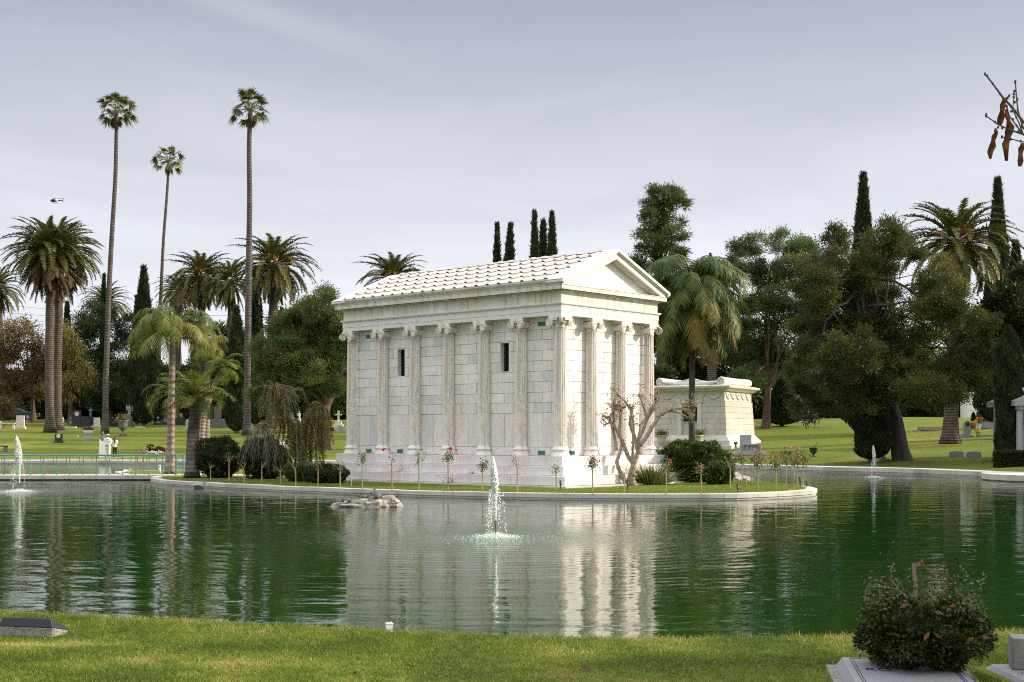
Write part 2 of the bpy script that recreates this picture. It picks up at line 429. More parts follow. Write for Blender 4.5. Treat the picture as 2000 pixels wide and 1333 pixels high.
M['autumn'] = leafmat('autumn_foliage', [(0, (0.085, 0.065, 0.028)), (0.5, (0.15, 0.115, 0.045)), (1, (0.24, 0.16, 0.07))], 0.3)
M['hedge'] = leafmat('hedge_leaf', [(0, (0.020, 0.040, 0.010)), (0.6, (0.06, 0.098, 0.020)), (1, (0.16, 0.18, 0.03))], 0.25, 0.4)
M['hedge_dark'] = leafmat('dark_hedge_leaf', [(0, (0.014, 0.028, 0.009)), (0.6, (0.038, 0.060, 0.017)), (1, (0.095, 0.105, 0.026))], 0.28, 0.4, (0.06, 0.045, 0.02), 1.2)
M['box_leaf'] = leafmat('small_box_leaf', [(0, (0.016, 0.026, 0.007)), (0.6, (0.040, 0.056, 0.012)), (1, (0.11, 0.105, 0.028))], 0.2, 0.35)
M['rose_leaf'] = leafmat('rose_leaf', [(0, (0.05, 0.08, 0.02)), (0.5, (0.12, 0.16, 0.035)), (1, (0.27, 0.20, 0.08))], 0.3)
M['rose_red'] = leafmat('red_petal', [(0, (0.45, 0.01, 0.02)), (1, (0.65, 0.06, 0.05))], 0.2)
M['rose_pink'] = leafmat('pink_petal', [(0, (0.60, 0.20, 0.22)), (1, (0.80, 0.45, 0.42))], 0.25)
M['rose_magenta'] = leafmat('magenta_petal', [(0, (0.65, 0.01, 0.12)), (1, (0.80, 0.04, 0.2))], 0.2)
M['petal_yellow'] = leafmat('yellow_petal', [(0, (0.65, 0.45, 0.02)), (1, (0.8, 0.62, 0.05))], 0.2)
M['petal_orange'] = leafmat('orange_petal', [(0, (0.5, 0.10, 0.01)), (1, (0.65, 0.25, 0.03))], 0.2)
M['petal_white'] = leafmat('white_petal', [(0, (0.6, 0.6, 0.58)), (1, (0.78, 0.78, 0.75))], 0.2)
M['dead_leaf'] = leafmat('dry_leaf', [(0, (0.085, 0.034, 0.014)), (1, (0.22, 0.105, 0.04))], 0.25)
M['ylw_leaf'] = leafmat('yellowing_leaf', [(0, (0.16, 0.10, 0.03)), (0.6, (0.30, 0.20, 0.05)), (1, (0.42, 0.32, 0.10))], 0.35)
# ------------------------------------------------------------------ pond outline, terrain, water
CX, CY = 0.0, 45.0
shore = [G(0, 1190, .43), G(250, 1203, .43), G(500, 1215, .43), G(667, 1222, .43), G(1000, 1240, .43), G(1300, 1245, .43), G(1650, 1238, .43), G(2000, 1229, .43)]
shore = [(x, y) for x, y in shore]
shore += [(8, 12.6), (14, 16), (22, 23), (29, 32), (34, 44), (36, 52), (30, 57.5), (25.5, 62), G(1930, 933, 0), G(1812, 927, 0), G(1610, 921.7, 0), G(1500, 918.6, 0), G(1434, 916, 0),
          (7, 87), (0, 91), (-8, 93.5), (-17, 95), (-28, 95.6), (-37, 95.4), (-45, 92), (-52, 84), (-54, 68), (-50, 50), (-40, 33), (-27, 21), (-15, 15.2), (-9, 13.6)]
sa = np.array([math.atan2(y - CY, x - CX) for x, y in shore]); sr = np.array([math.hypot(x - CX, y - CY) for x, y in shore])
o_ = np.argsort(sa); sa, sr = sa[o_], sr[o_]
TH = np.linspace(-math.pi, math.pi, 1441)
SR = np.interp(TH, np.concatenate([sa - 2 * math.pi, sa, sa + 2 * math.pi]), np.tile(sr, 3))
k_ = np.hanning(23); k_ /= k_.sum()
SR = np.convolve(np.concatenate([SR[:-1][-11:], SR[:-1], SR[:-1][:11]]), k_, 'valid'); SR = np.append(SR, SR[0])
def sstep(a, b, x):
    t = np.clip((x - a) / (b - a), 0, 1); return t * t * (3 - 2 * t)
def hdist(x, y):
    return np.hypot(np.asarray(x) - CX, np.asarray(y) - CY) - np.interp(np.arctan2(np.asarray(y) - CY, np.asarray(x) - CX), TH, SR)
def gz_dist(dist, y):
    far = sstep(38, 62, y)
    rise = 0.057 * np.clip(dist - 1.2, 0, 62) + 0.004 * np.clip(dist - 63, 0, 400)
    near = 0.425 + 0.012 * np.clip(dist - 1, 0, 30)
    return near * (1 - far) + (0.34 + rise) * far
def gz(x, y): return float(gz_dist(hdist(x, y), np.asarray(y, float)))
def ground_at(px, py, dmin=55.0, dmax=260.0):
    d = dmin
    while d < dmax:
        x = PX(px, d)
        if hdist(x, d) > 0.3 and HZ - (gz(x, d) - CZ) * F / d <= py: return (x, d, gz(x, d))
        d += 0.2
    return (PX(px, dmax), dmax, gz(PX(px, dmax), dmax))
def at(px, d): return (PX(px, d), d, gz(PX(px, d), d))

def radial(cx, cy, TH, R, dists, zf, inward=False):
    """rings of vertices around a star-shaped outline"""
    t = TH[:-1]; r0 = R[:-1]; n = len(t); V = []
    for d in dists:
        r = r0 * (1 - d) if inward else r0 + d
        x, y = cx + np.cos(t) * r, cy + np.sin(t) * r
        V.append(np.stack([x, y, zf(d, x, y)], -1))
    V = np.concatenate(V)
    i = np.arange(len(dists) - 1)[:, None] * n; j = np.arange(n)[None]; k = (j + 1) % n
    q = np.stack([i + j, i + n + j, i + n + k, i + k], -1).reshape(-1, 4)
    return V, q
def kerb(name, cx, cy, TH, R, w, ztop, seg, mat, sgn=1):
    """concrete kerb in segments of `seg` m along an outline: inner face on the outline, width w outwards (sgn=1) or inwards (-1)"""
    mb = MB(); t = TH[:-1]; n = len(t)
    x, y = cx + np.cos(t) * R[:-1], cy + np.sin(t) * R[:-1]
    L = np.hypot(np.diff(np.append(x, x[0])), np.diff(np.append(y, y[0])))
    s = np.concatenate([[0], np.cumsum(L)]); tot = s[-1]; m = int(tot / seg)
    TT = np.append(t, t[0] + 2 * math.pi); RR = np.append(R[:-1], R[0])
    rng = RNG(5)
    for i in range(m):
        ss = np.linspace(i * tot / m + 0.008, (i + 1) * tot / m - 0.008, 6)
        th = np.interp(ss, s, TT); r = np.interp(ss, s, RR)
        V = []
        dz = rng.normal() * 0.006
        for a, b in zip(th, r):
            c_, s_ = math.cos(a), math.sin(a)
            for dr, z in ((0.035, -0.6), (0.035, 0.05), (0.0, 0.055), (0.0, ztop - 0.015 + dz), (0.015, ztop + dz), (w, ztop + dz), (w, -0.6)):
                V.append((cx + c_ * (b + sgn * dr), cy + s_ * (b + sgn * dr), z))
        V = np.array(V); k = 7
        fs = []
        for a in range(5):
            for b in range(k):
                q = [a * k + b, a * k + (b + 1) % k, (a + 1) * k + (b + 1) % k, (a + 1) * k + b]
                fs.append(q if sgn < 0 else q[::-1])
        fs.append(list(range(k))); fs.append(list(range(5 * k, 6 * k))[::-1])
        mb.add(V, fs, rng.random())
    return tag(mb.build(name, mat), kind='structure')

def grassmat(name, dry=True):
    m, n, l, b = nmat(name)
    v = mapped(n, l, (1, 1, 1))
    col = mixc(n, l, noise_fac(n, l, v, 0.35, 6, 0.3, 0.7), (0.105, 0.150, 0.013), (0.185, 0.210, 0.024))
    col = mixc(n, l, noise_fac(n, l, v, 7.0, 6, 0.3, 0.7), col, (0.075, 0.115, 0.012))
    if dry: col = mixc(n, l, noise_fac(n, l, v, 0.16, 5, 0.56, 0.72, tlo=0, thi=0.75), col, (0.36, 0.27, 0.075))
    col = mixc(n, l, noise_fac(n, l, v, 55.0, 3, 0.45, 0.75), col, (0.22, 0.22, 0.036))
    l.new(col, b.inputs['Base Color']); b.inputs['Roughness'].default_value = 0.9
    b.inputs['Specular IOR Level'].default_value = 0.15
    t = n.new('ShaderNodeTexNoise'); t.inputs['Scale'].default_value = 30; t.inputs['Detail'].default_value = 6; l.new(v, t.inputs['Vector'])
    bp = n.new('ShaderNodeBump'); bp.inputs['Strength'].default_value = 0.9; bp.inputs['Distance'].default_value = 0.06
    l.new(t.outputs['Fac'], bp.inputs['Height']); l.new(bp.outputs['Normal'], b.inputs['Normal'])
    return m
M['lawn'] = grassmat('lawn_turf')
DL = [0.28, 0.45, 0.7, 1, 1.5, 2.2, 3, 4, 5.5, 7.5, 10, 13, 17, 21, 26, 32, 40, 50, 58, 64, 70, 90, 130, 200, 400, 900]
mb = MB()
def zf_(d, x, y):
    bump_ = np.array([mnoise.noise(Vector((a * 0.11, b_ * 0.11, 3.0))) for a, b_ in zip(x, y)]) * min(0.12, 0.02 * d) if d < 100 else 0
    edge = -0.02 if d < 0.3 else 0.0
    return gz_dist(np.full(len(x), d), y) + edge + bump_ * np.where(y < 40, 0.25, 1.0)
V_, Q_ = radial(CX, CY, TH, SR, DL, zf_)
mb.add(V_, Q_[:, ::-1])
tag(mb.build('lawn_ground', M['lawn'], smooth=True), kind='structure')
kerb('pond_kerb', CX, CY, TH, SR, 0.30, 0.27, 2.4, M['concrete'], 1)

# island outline
ICX, ICY = -2.5, 55.0
isl = [G(307, 937.6, 0), G(400, 952, 0), G(500, 957.5, 0), G(620, 963, 0), G(760, 968, 0), G(900, 972, 0), G(1100, 976, 0), G(1300, 977, 0), G(1441, 976.5, 0), G(1530, 973, 0), G(1590, 968.5, 0), (10.95, 47.4),
       (11.0, 49.3), (10.6, 51.5), (9.4, 55.5), (7.4, 60), (4, 64.5), (-1, 68), (-6, 70.5), (-13, 72.3), (-18.5, 71.8), (-20.8, 69), (-19, 65)]
ia = np.array([math.atan2(y - ICY, x - ICX) for x, y in isl]); ir = np.array([math.hypot(x - ICX, y - ICY) for x, y in isl])
o_ = np.argsort(ia); ia, ir = ia[o_], ir[o_]
IR = np.interp(TH, np.concatenate([ia - 2 * math.pi, ia, ia + 2 * math.pi]), np.tile(ir, 3))
k_ = np.hanning(25); k_ /= k_.sum()
IR = np.convolve(np.concatenate([IR[:-1][-12:], IR[:-1], IR[:-1][:12]]), k_, 'valid'); IR = np.append(IR, IR[0])
kerb('island_kerb', ICX, ICY, TH, IR, 0.42, 0.20, 2.3, M['concrete'], -1)
IZ = 0.215
mb = MB()
V_, Q_ = radial(ICX, ICY, TH, IR - 0.40, [0, 0.02, 0.1, 0.3, 0.6, 0.97], lambda d, x, y: np.full(len(x), IZ - (0.05 if d == 0 else 0)), True)
mb.add(V_, Q_)
n_ = len(TH) - 1
mb.add(V_[-n_:], [list(range(n_))])
tag(mb.build('island_ground', M['lawn']), kind='structure')
mb = MB()     # paved walk from the bridge to the temple
a_, b_ = np.array((-15.9, 63.0)), np.array((-6.0, 58.5)); t_ = (b_ - a_) / np.linalg.norm(b_ - a_); s_ = np.array((-t_[1], t_[0]))
for i in range(9):
    p0, p1 = a_ + (b_ - a_) * (i / 9) + t_ * .01, a_ + (b_ - a_) * ((i + 1) / 9) - t_ * .01
    q = [p0 - s_ * .9, p1 - s_ * .9, p1 + s_ * .9, p0 + s_ * .9]
    mb.add([(*c, IZ + .03) for c in q] + [(*c, IZ - .1) for c in q], [[0, 1, 2, 3], [0, 4, 5, 1], [1, 5, 6, 2], [2, 6, 7, 3], [3, 7, 4, 0]])
tag(mb.build('island_path', M['concrete']), kind='structure')
# round terrace jutting into the pond at the right
mb = MB(); lathe(mb, [(0.02, -0.6), (5.0, -0.6), (5.0, 0.04), (5.1, 0.05), (5.1, 0.30), (5.07, 0.315), (0.02, 0.315)], 96, (27.1, 61.2, 0))
tag(mb.build('round_terrace', M['concrete']), kind='structure')

# water
FOUNT = [(PX(968, DZ(1050, 0)), DZ(1050, 0)), (PX(38, DZ(960, 0)), DZ(960, 0)), (PX(1708, DZ(933, 0)), DZ(933, 0))]
m, n, l, b = nmat('pond_water')
geo = n.new('ShaderNodeNewGeometry'); pos = geo.outputs['Position']
def mth(op, a, b_=None, c=None):
    q = n.new('ShaderNodeMath'); q.operation = op
    for i, z in enumerate((a, b_, c)):
        if z is None: continue
        if isinstance(z, (int, float)): q.inputs[i].default_value = z
        else: l.new(z, q.inputs[i])
    return q.outputs[0]
def nz_h(sc, detail, amp, vec=None, rough=0.5, dist=0.0):
    t = n.new('ShaderNodeTexNoise'); t.inputs['Scale'].default_value = sc; t.inputs['Detail'].default_value = detail
    t.inputs['Roughness'].default_value = rough; t.inputs['Distortion'].default_value = dist
    l.new(vec or pos, t.inputs['Vector'])
    return mth('MULTIPLY', t.outputs['Fac'], amp)
mpw = n.new('ShaderNodeMapping'); mpw.inputs['Scale'].default_value = (0.55, 1.0, 1.0); mpw.inputs['Rotation'].default_value = (0, 0, 0.12); l.new(pos, mpw.inputs['Vector'])
H = mth('ADD', nz_h(0.9, 2, 0.020, mpw.outputs['Vector']), nz_h(3.2, 3, 0.0052, mpw.outputs['Vector']))
H = mth('ADD', H, nz_h(11.0, 2, 0.0010, mpw.outputs['Vector']))
foam = None
for (fx, fy), (amp, lam, fall) in zip(FOUNT, ((0.0026, 0.42, 7.0), (0.003, 0.5, 8.0), (0.003, 0.5, 8.0))):
    vd = n.new('ShaderNodeVectorMath'); vd.operation = 'DISTANCE'; l.new(pos, vd.inputs[0]); vd.inputs[1].default_value = (fx, fy, 0)
    d = vd.outputs['Value']
    jit = mth('MULTIPLY', nz_h(0.7, 2, 1.0), 0.5)
    sn = mth('SINE', mth('MULTIPLY', mth('ADD', d, jit), 2 * math.pi / lam))
    at_ = mth('EXPONENT', mth('MULTIPLY', d, -1.0 / fall))
    H = mth('ADD', H, mth('MULTIPLY', mth('MULTIPLY', sn, at_), amp))
    near = mth('EXPONENT', mth('MULTIPLY', d, -1.0 / 1.5))        # chop and bubbles around the jet
    H = mth('ADD', H, mth('MULTIPLY', nz_h(9.0, 4, 0.05, None, 0.6), near))
    fo = mth('EXPONENT', mth('MULTIPLY', d, -1.0 / 1.5))
    foam = fo if foam is None else mth('ADD', foam, fo)
bp = n.new('ShaderNodeBump'); bp.inputs['Strength'].default_value = 1.0; bp.inputs['Distance'].default_value = 1.0
l.new(H, bp.inputs['Height']); l.new(bp.outputs['Normal'], b.inputs['Normal'])
base = mixc(n, l, noise_fac(n, l, pos, 0.12, 3), (0.007, 0.029, 0.004), (0.010, 0.040, 0.007))
fm = mth('MULTIPLY', foam, noise_fac(n, l, pos, 1.2, 5, 0.2, 0.7, tlo=0.35, thi=0.95))
base = mixc(n, l, fm, base, (0.055, 0.16, 0.10))
l.new(base, b.inputs['Base Color'])
b.inputs['Roughness'].default_value = 0.025; b.inputs['IOR'].default_value = 1.333
M['water'] = m
mb = MB()
t_ = TH[:-1][::4]; r_ = SR[:-1][::4] + 0.06
mb.add(np.stack([CX + np.cos(t_) * r_, CY + np.sin(t_) * r_, np.zeros(len(t_))], -1), [list(range(len(t_)))])
tag(mb.build('pond_water', M['water']), kind='structure')
mb = MB(); mb.add(np.stack([CX + np.cos(t_) * r_, CY + np.sin(t_) * r_, np.full(len(t_), -0.7)], -1), [list(range(len(t_)))])
tag(mb.build('pond_bed', M['bark_dark']), kind='structure')
# ------------------------------------------------------------------ the marble temple (mausoleum) on the island
TA = math.radians(41.735)
TX0, TY0, TW, TL = 1.7934, 48.1, 6.04, 12.01
temple = thing('marble_mausoleum', 'large white marble temple mausoleum with fluted Ionic columns, standing on the pond island', 'mausoleum', (TX0, TY0, IZ), math.radians(90) - TA)
ZB = (0, 0, -IZ)
ZP, ZA, ZT, ZC, ZS, ZR = 1.31, 6.476, 6.935, 7.394, 7.737, 9.14
def tl(x, y, z):   # temple local -> world
    c_, s_ = math.cos(math.pi / 2 - TA), math.sin(math.pi / 2 - TA)
    return (TX0 + c_ * x - s_ * y, TY0 + s_ * x + c_ * y, z)
def ring(mb, prof, w=TW, l=TL, tint=0.5, close=False):
    """profile [(e, z)] swept round the rectangle (0..w, 0..l), mitred at the corners"""
    V = []
    for e, z in prof: V += [(-e, -e, z), (w + e, -e, z), (w + e, l + e, z), (-e, l + e, z)]
    fs = []
    for i in range(len(prof) - (0 if close else 1)):
        a, b_ = i * 4, ((i + 1) % len(prof)) * 4
        for j in range(4): fs.append([a + j, a + (j + 1) % 4, b_ + (j + 1) % 4, b_ + j])
    mb.add(V, fs, tint)
rng = RNG(1)
def course_blocks(mb, e, z0, z1, lens, seed):
    """a course of a step: blocks butted round the platform with hairline joints"""
    r = RNG(seed)
    x0, x1, y0, y1 = -e, TW + e, -e, TL + e; dpt = 0.55
    def run(a, b_, put):
        n_ = max(2, round((b_ - a) / lens)); c_ = np.linspace(a, b_, n_ + 1); c_[1:-1] += r.uniform(-.25, .25, n_ - 1)
        for p, q in zip(c_[:-1], c_[1:]): put(p + .004, q - .004, r.random() * .9)
    run(y0, y1, lambda p, q, t: box(mb, x0, x0 + dpt, p, q, z0, z1, t))
    run(y0, y1, lambda p, q, t: box(mb, x1 - dpt, x1, p, q, z0, z1, t))
    run(x0 + dpt, x1 - dpt, lambda p, q, t: box(mb, p, q, y0, y0 + dpt, z0, z1, t))
    run(x0 + dpt, x1 - dpt, lambda p, q, t: box(mb, p, q, y1 - dpt, y1, z0, z1, t))
for i, (e, z0, z1) in enumerate(((.22, .967, ZP), (.55, .632, .962), (.88, .285, .627))):
    mb = MB(); course_blocks(mb, e, z0, z1, 2.6, 30 + i); mb.build('base_step', M['marble_step'], temple, bevel=.012, loc=ZB)
mb = MB(); box(mb, -1.17, TW + 1.17, -1.17, TL + 1.17, .1, .275); mb.build('foundation_slab', M['concrete'], temple, bevel=.01, loc=ZB)
mb = MB(); box(mb, .66, TW - .66, .66, TL - .66, .28, 7.2); mb.build('core_wall', M['mortar'], temple, loc=ZB)

# walls: blocks bay by bay
CI, WI = .28, .40                        # column axis and wall face, inset from the entablature face
XS = [CI + i * (TW - 2 * CI) / 3 for i in range(4)]
YS = [CI + i * (TL - 2 * CI) / 6 for i in range(7)]
ZROW = [1.645, 2.92, 3.31, 3.69, 4.09, 4.48, 4.865, 5.255, 5.645, 6.02]
WIN = {('x0', 1): 1, ('x0', 4): 1}        # windows in the 2nd and 5th bay from the corner of the long side
wall = MB(); mortar = MB()
def bay(side, idx, a, b_, seed):
    """blocks between two column axes; coordinate s runs along the face, depth t inwards"""
    r = RNG(seed)
    def put(p, q, z0, z1, t=None):
        g = .007; t = r.random() ** 1.6 if t is None else t
        d0, d1 = WI + r.uniform(-.003, .003), WI + .2
        if side == 'x0': box(wall, d0, d1, p + g, q - g, z0 + g, z1 - g, t)
        if side == 'x1': box(wall, TW - d1, TW - d0, p + g, q - g, z0 + g, z1 - g, t)
        if side == 'y0': box(wall, p + g, q - g, d0, d1, z0 + g, z1 - g, t)
        if side == 'y1': box(wall, p + g, q - g, TL - d1, TL - d0, z0 + g, z1 - g, t)
    w = b_ - a; m_ = (a + b_) / 2
    def back(p, q, z0, z1):
        d0, d1 = WI + .018, WI + .03
        if side == 'x0': box(mortar, d0, d1, p, q, z0, z1)
        if side == 'x1': box(mortar, TW - d1, TW - d0, p, q, z0, z1)
        if side == 'y0': box(mortar, p, q, d0, d1, z0, z1)
        if side == 'y1': box(mortar, p, q, TL - d1, TL - d0, z0, z1)
    if (side, idx) in WIN:
        back(a, b_, ZP, ZROW[5]); back(a, b_, ZROW[8], ZA); back(a, m_ - .225, ZROW[5], ZROW[8]); back(m_ + .225, b_, ZROW[5], ZROW[8])
    else: back(a, b_, ZP, ZA)
    put(a, b_, ZP, ZROW[0], .35)
    put(a, m_, ZROW[0], ZROW[1]); put(m_, b_, ZROW[0], ZROW[1])
    hw = .22                              # half width of a slit window
    for k in range(1, 9):
        z0, z1 = ZROW[k], ZROW[k + 1]
        narrow = k % 2 == 1
        c_ = [a, a + w * .27, b_ - w * .27, b_] if narrow else [a, m_, b_]
        if (side, idx) in WIN and 5 <= k <= 7:
            left = [a, a + w * .27, m_ - hw] if narrow else [a, m_ - hw]
            right = [m_ + hw, b_ - w * .27, b_] if narrow else [m_ + hw, b_]
            for cc in (left, right):
                for p, q in zip(cc[:-1], cc[1:]):
                    if q - p > .03: put(p, q, z0, z1)
        else:
            for p, q in zip(c_[:-1], c_[1:]): put(p, q, z0, z1)
    for p, q in ((a, a + w * .27), (a + w * .27, b_ - w * .27), (b_ - w * .27, b_)): put(p, q, ZROW[9], ZA + .03, .3)
sd = 100
for side, cs in (('x0', YS), ('x1', YS), ('y0', XS), ('y1', XS)):
    for i in range(len(cs) - 1): bay(side, i, cs[i], cs[i + 1], sd); sd += 1
wo_ = wall.build('wall', M['marble'], temple, bevel=.006, loc=ZB); mortar.build('joint_mortar', M['mortar'], wo_)
for i in (1, 4):                          # slit windows with a bronze grille
    m_ = (YS[i] + YS[i + 1]) / 2
    wmb = MB()
    z0, z1 = ZROW[5] + .005, ZROW[8] - .005
    for a0, a1 in ((m_ - .235, m_ - .21), (m_ + .21, m_ + .235)): box(wmb, WI + .012, WI + .30, a0, a1, z0, z1, .3)
    box(wmb, WI + .012, WI + .30, m_ - .21, m_ + .21, z0, z0 + .03, .3)
    box(wmb, WI + .012, WI + .30, m_ - .21, m_ + .21, z1 - .03, z1, .3)
    wo = wmb.build('window', M['marble'], temple, loc=ZB)
    gm = MB(); box(gm, WI + .22, WI + .24, m_ - .21, m_ + .21, z0 + .03, z1 - .03)
    for k in range(1, 4): box(gm, WI + .19, WI + .219, m_ - .21 + k * .105 - .008, m_ - .21 + k * .105 + .008, z0 + .03, z1 - .03)
    for k in range(1, 9): box(gm, WI + .195, WI + .2185, m_ - .21, m_ + .21, z0 + k * .128 - .006, z0 + k * .128 + .006)
    gm.build('grille', M['bronze'], wo)
def vent(side, s, z):
    mb = MB()
    f = (lambda a, b_, h0, h1, d0, d1: box(mb, d0, d1, s + a, s + b_, z + h0, z + h1)) if side == 'x0' else (lambda a, b_, h0, h1, d0, d1: box(mb, s + a, s + b_, d0, d1, z + h0, z + h1))
    f(-.17, .17, -.075, .075, WI - .012, WI + .05)
    for k in range(5): f(-.15, .15, -.06 + k * .026, -.05 + k * .026, WI - .022, WI - .0121)
    mb.build('vent_plate', M['patina'], temple, loc=ZB)
for i in (0, 4, 5): vent('x0', (YS[i] + YS[i + 1]) / 2 + .05, 1.44)
for i in (0, 5): vent('x0', (YS[i] + YS[i + 1]) / 2 + .05, 6.23)
vent('y0', (XS[0] + XS[1]) / 2 - .1, 1.44)

# columns: fluted shaft > base, capital
def shaft_mesh():
    mb = MB(); nf = 16; k = nf * 5
    prof = [(1.64, .262, 0), (1.665, .250, 0), (1.70, .243, 1), (3.2, .240, 1), (4.7, .226, 1), (5.95, .207, 1), (6.02, .206, 0), (6.04, .222, 0), (6.075, .222, 0), (6.09, .21, 0), (6.2, .21, 0)]
    V = []
    j = np.arange(k); ang = j / k * 2 * math.pi; ph = j % 5
    dep = np.array([0, 0, .62, 1.0, .62])[ph]
    for z, r, fl in prof:
        rr = r - fl * dep * .040
        V.append(np.stack([np.cos(ang) * rr, np.sin(ang) * rr, np.full(k, z)], -1))
    V = np.concatenate(V); i = np.arange(len(prof) - 1)[:, None] * k; jj = np.arange(k)[None]; kk = (jj + 1) % k
    mb.add(V, np.stack([i + jj, i + kk, i + k + kk, i + k + jj], -1).reshape(-1, 4), .5)
    return mb.mesh('column', M['marble_col'])
def base_mesh():
    mb = MB(); lathe(mb, [(.05, ZP + .002), (.375, ZP + .002), (.372, ZP + .03), (.35, ZP + .07), (.325, ZP + .12), (.312, ZP + .165), (.312, ZP + .18), (.285, ZP + .19), (.283, ZP + .205), (.318, ZP + .215), (.327, ZP + .245), (.32, ZP + .275), (.29, ZP + .29), (.28, ZP + .31), (.262, ZP + .335), (.1, ZP + .335)], 40)
    return mb.mesh('column_base', M['marble_col'], True)
def volute(mb, cx, z, y0, y1, r=.160, sgn=1, M4=None):
    v = MB()
    ang = np.arange(22) / 22 * 2 * math.pi
    ring_ = [(y0, r), (y0 + .05, r), (y0 + .12, r * .80), (y1, r * .76)]
    V = np.concatenate([np.stack([cx + np.cos(ang) * rr, np.full(22, y), z + np.sin(ang) * rr], -1) for y, rr in ring_])
    i = np.arange(3)[:, None] * 22; j = np.arange(22)[None]; k = (j + 1) % 22
    v.add(V, np.stack([i + j, i + k, i + 22 + k, i + 22 + j], -1).reshape(-1, 4), .5)
    v.L.append(np.arange(22)); v.N.append(np.array([22]))
    t = np.linspace(0, 2.6 * 2 * math.pi, 46); sp = (r - .012) * (1 - t / t[-1] * .86)
    tube(v, np.stack([cx + sgn * np.sin(t) * sp, np.full(46, y0 - .004), z + np.cos(t) * sp], -1), .015, 5, True, .5)
    ico(v, (cx, y0 - .004, z), (.03, .018, .03), 1)
    mb.merge(v, M4)
def cap_side(mb, both=(1, 1)):
    """volutes of one face, facing -y, axis at the origin"""
    y0 = -CI - .055
    for s_ in (-1, 1):
        if both[0 if s_ < 0 else 1]: volute(mb, s_ * .250, 6.235, y0, .12, sgn=s_)
    xa, xb = (-.24 if both[0] else -.1), (.24 if both[1] else .1)
    box(mb, xa, xb, y0 + .012, .1, 6.29, 6.384)          # canalis between the scrolls
    box(mb, xa, xb, y0 + .003, y0 + .011, 6.30, 6.316); box(mb, xa, xb, y0 + .003, y0 + .011, 6.362, 6.380)
    for k in range(7 if all(both) else 4):               # egg-and-dart of the echinus
        a_ = -math.pi / 2 + (k - 3) * .3
        ico(mb, (math.cos(a_) * .245, math.sin(a_) * .245, 6.225), (.033, .033, .045), 1)
def cap_mesh(corner):
    mb = MB()
    lathe(mb, [(.1, 6.15), (.215, 6.15), (.245, 6.2), (.262, 6.25), (.255, 6.30), (.1, 6.32)], 32)
    ab = CI + .03
    box(mb, -ab, ab, -ab, .12 if not corner else ab, 6.386, ZA - .002)
    frustum(mb, (-ab + .03, ab - .03, -ab + .03, .1), (-ab, ab, -ab, .12), 6.37, 6.3855)
    if not corner: cap_side(mb)
    else:                                                # two faces and a diagonal scroll at the corner
        cap_side(mb, (0, 1))
        mb2 = MB(); cap_side(mb2, (1, 0)); mb.merge(mb2, Matrix.Rotation(-math.pi / 2, 4, 'Z'))
        mb3 = MB(); volute(mb3, 0.0, 6.245, -.44, -.1, .135); mb.merge(mb3, Matrix.Rotation(-math.pi / 4, 4, 'Z') @ Matrix.Rotation(math.pi / 2, 4, 'Z') @ Matrix.Identity(4)) if False else None
        d_ = MB()
        for s_ in (-1, 1):                               # scroll seen on both faces, set on the diagonal
            volute(d_, 0.0, 6.235, -.035, .035, .16, s_)
        mb.merge(d_, Matrix.Rotation(-math.pi / 4, 4, 'Z') @ Matrix.Translation((0, -.40, 0)) @ Matrix.Rotation(math.pi / 2, 4, 'Z'))
    return mb.mesh('capital', M['marble_col'])
SHM, BSM, CPM, CCM = shaft_mesh(), base_mesh(), cap_mesh(False), cap_mesh(True)
def column(x, y, capm, rz):
    o = bpy.data.objects.new('column', SHM); COL.objects.link(o); o.parent = temple; o.location = (x, y, -IZ)
    for nm, me, r in (('column_base', BSM, 0), ('capital', capm, rz)):
        c = bpy.data.objects.new(nm, me); COL.objects.link(c); c.parent = o; c.rotation_euler = (0, 0, r)
hp = math.pi / 2
for y in YS[1:-1]: column(XS[0], y, CPM, -hp); column(XS[3], y, CPM, hp)
for x in XS[1:-1]: column(x, YS[0], CPM, 0); column(x, YS[6], CPM, math.pi)
column(XS[0], YS[0], CCM, 0); column(XS[3], YS[0], CCM, hp); column(XS[3], YS[6], CCM, math.pi); column(XS[0], YS[6], CCM, -hp)

# entablature
mb = MB(); ring(mb, [(-.5, ZA), (0, ZA), (0, 6.63), (.012, 6.632), (.012, 6.80), (.022, 6.815), (.022, 6.835), (.075, 6.875), (.085, 6.90), (.085, ZT), (-.01, ZT + .015)])
mb.build('architrave', M['marble'], temple, loc=ZB)
mb = MB(); ring(mb, [(-.02, ZT - .02), (-.02, 7.30), (.03, 7.335), (.03, ZC - .001), (-.5, ZC - .001)]); mb.build('frieze', M['marble_dirty'], temple, loc=ZB)
mb = MB(); ring(mb, [(-.4, ZC), (.06, ZC), (.10, ZC - .0), (.10, ZC + .012), (.215, ZC + .012), (.215, ZC), (.245, ZC), (.245, 7.535), (.262, 7.55), (.262, 7.572), (-.5, 7.572)])
r_ = RNG(4)
for (n_, fn) in ((92, lambda t: (-.085, t * TL)), (46, lambda t: (t * TW, -.085))):      # dentils under the soffit
    for k in range(n_):
        x, y = fn((k + .5) / n_); box(mb, x - .035, x + .035, y - .035, y + .035, ZC - .05, ZC - .002)
mb.build('cornice', M['marble_dirty'], temple, loc=ZB)
# gutter moulding (sima) along both long sides, with joints
pr = [(.24, 7.575), (.265, 7.575), (.275, 7.60), (.31, 7.66), (.335, 7.70), (.345, 7.71), (.345, ZS), (.2, ZS + .02)]
for sgn in (0, 1):
    mb = MB(); cuts = np.linspace(-.345, TL + .345, 11)
    for a_, b_ in zip(cuts[:-1], cuts[1:]):
        poly = [((-e if sgn == 0 else TW + e), z) for e, z in pr]
        prism(mb, poly if sgn else poly[::-1], a_ + .004, b_ - .004, 'y', rng.random())
    mb.build('gutter_moulding', M['marble_dirty'], temple, loc=ZB)
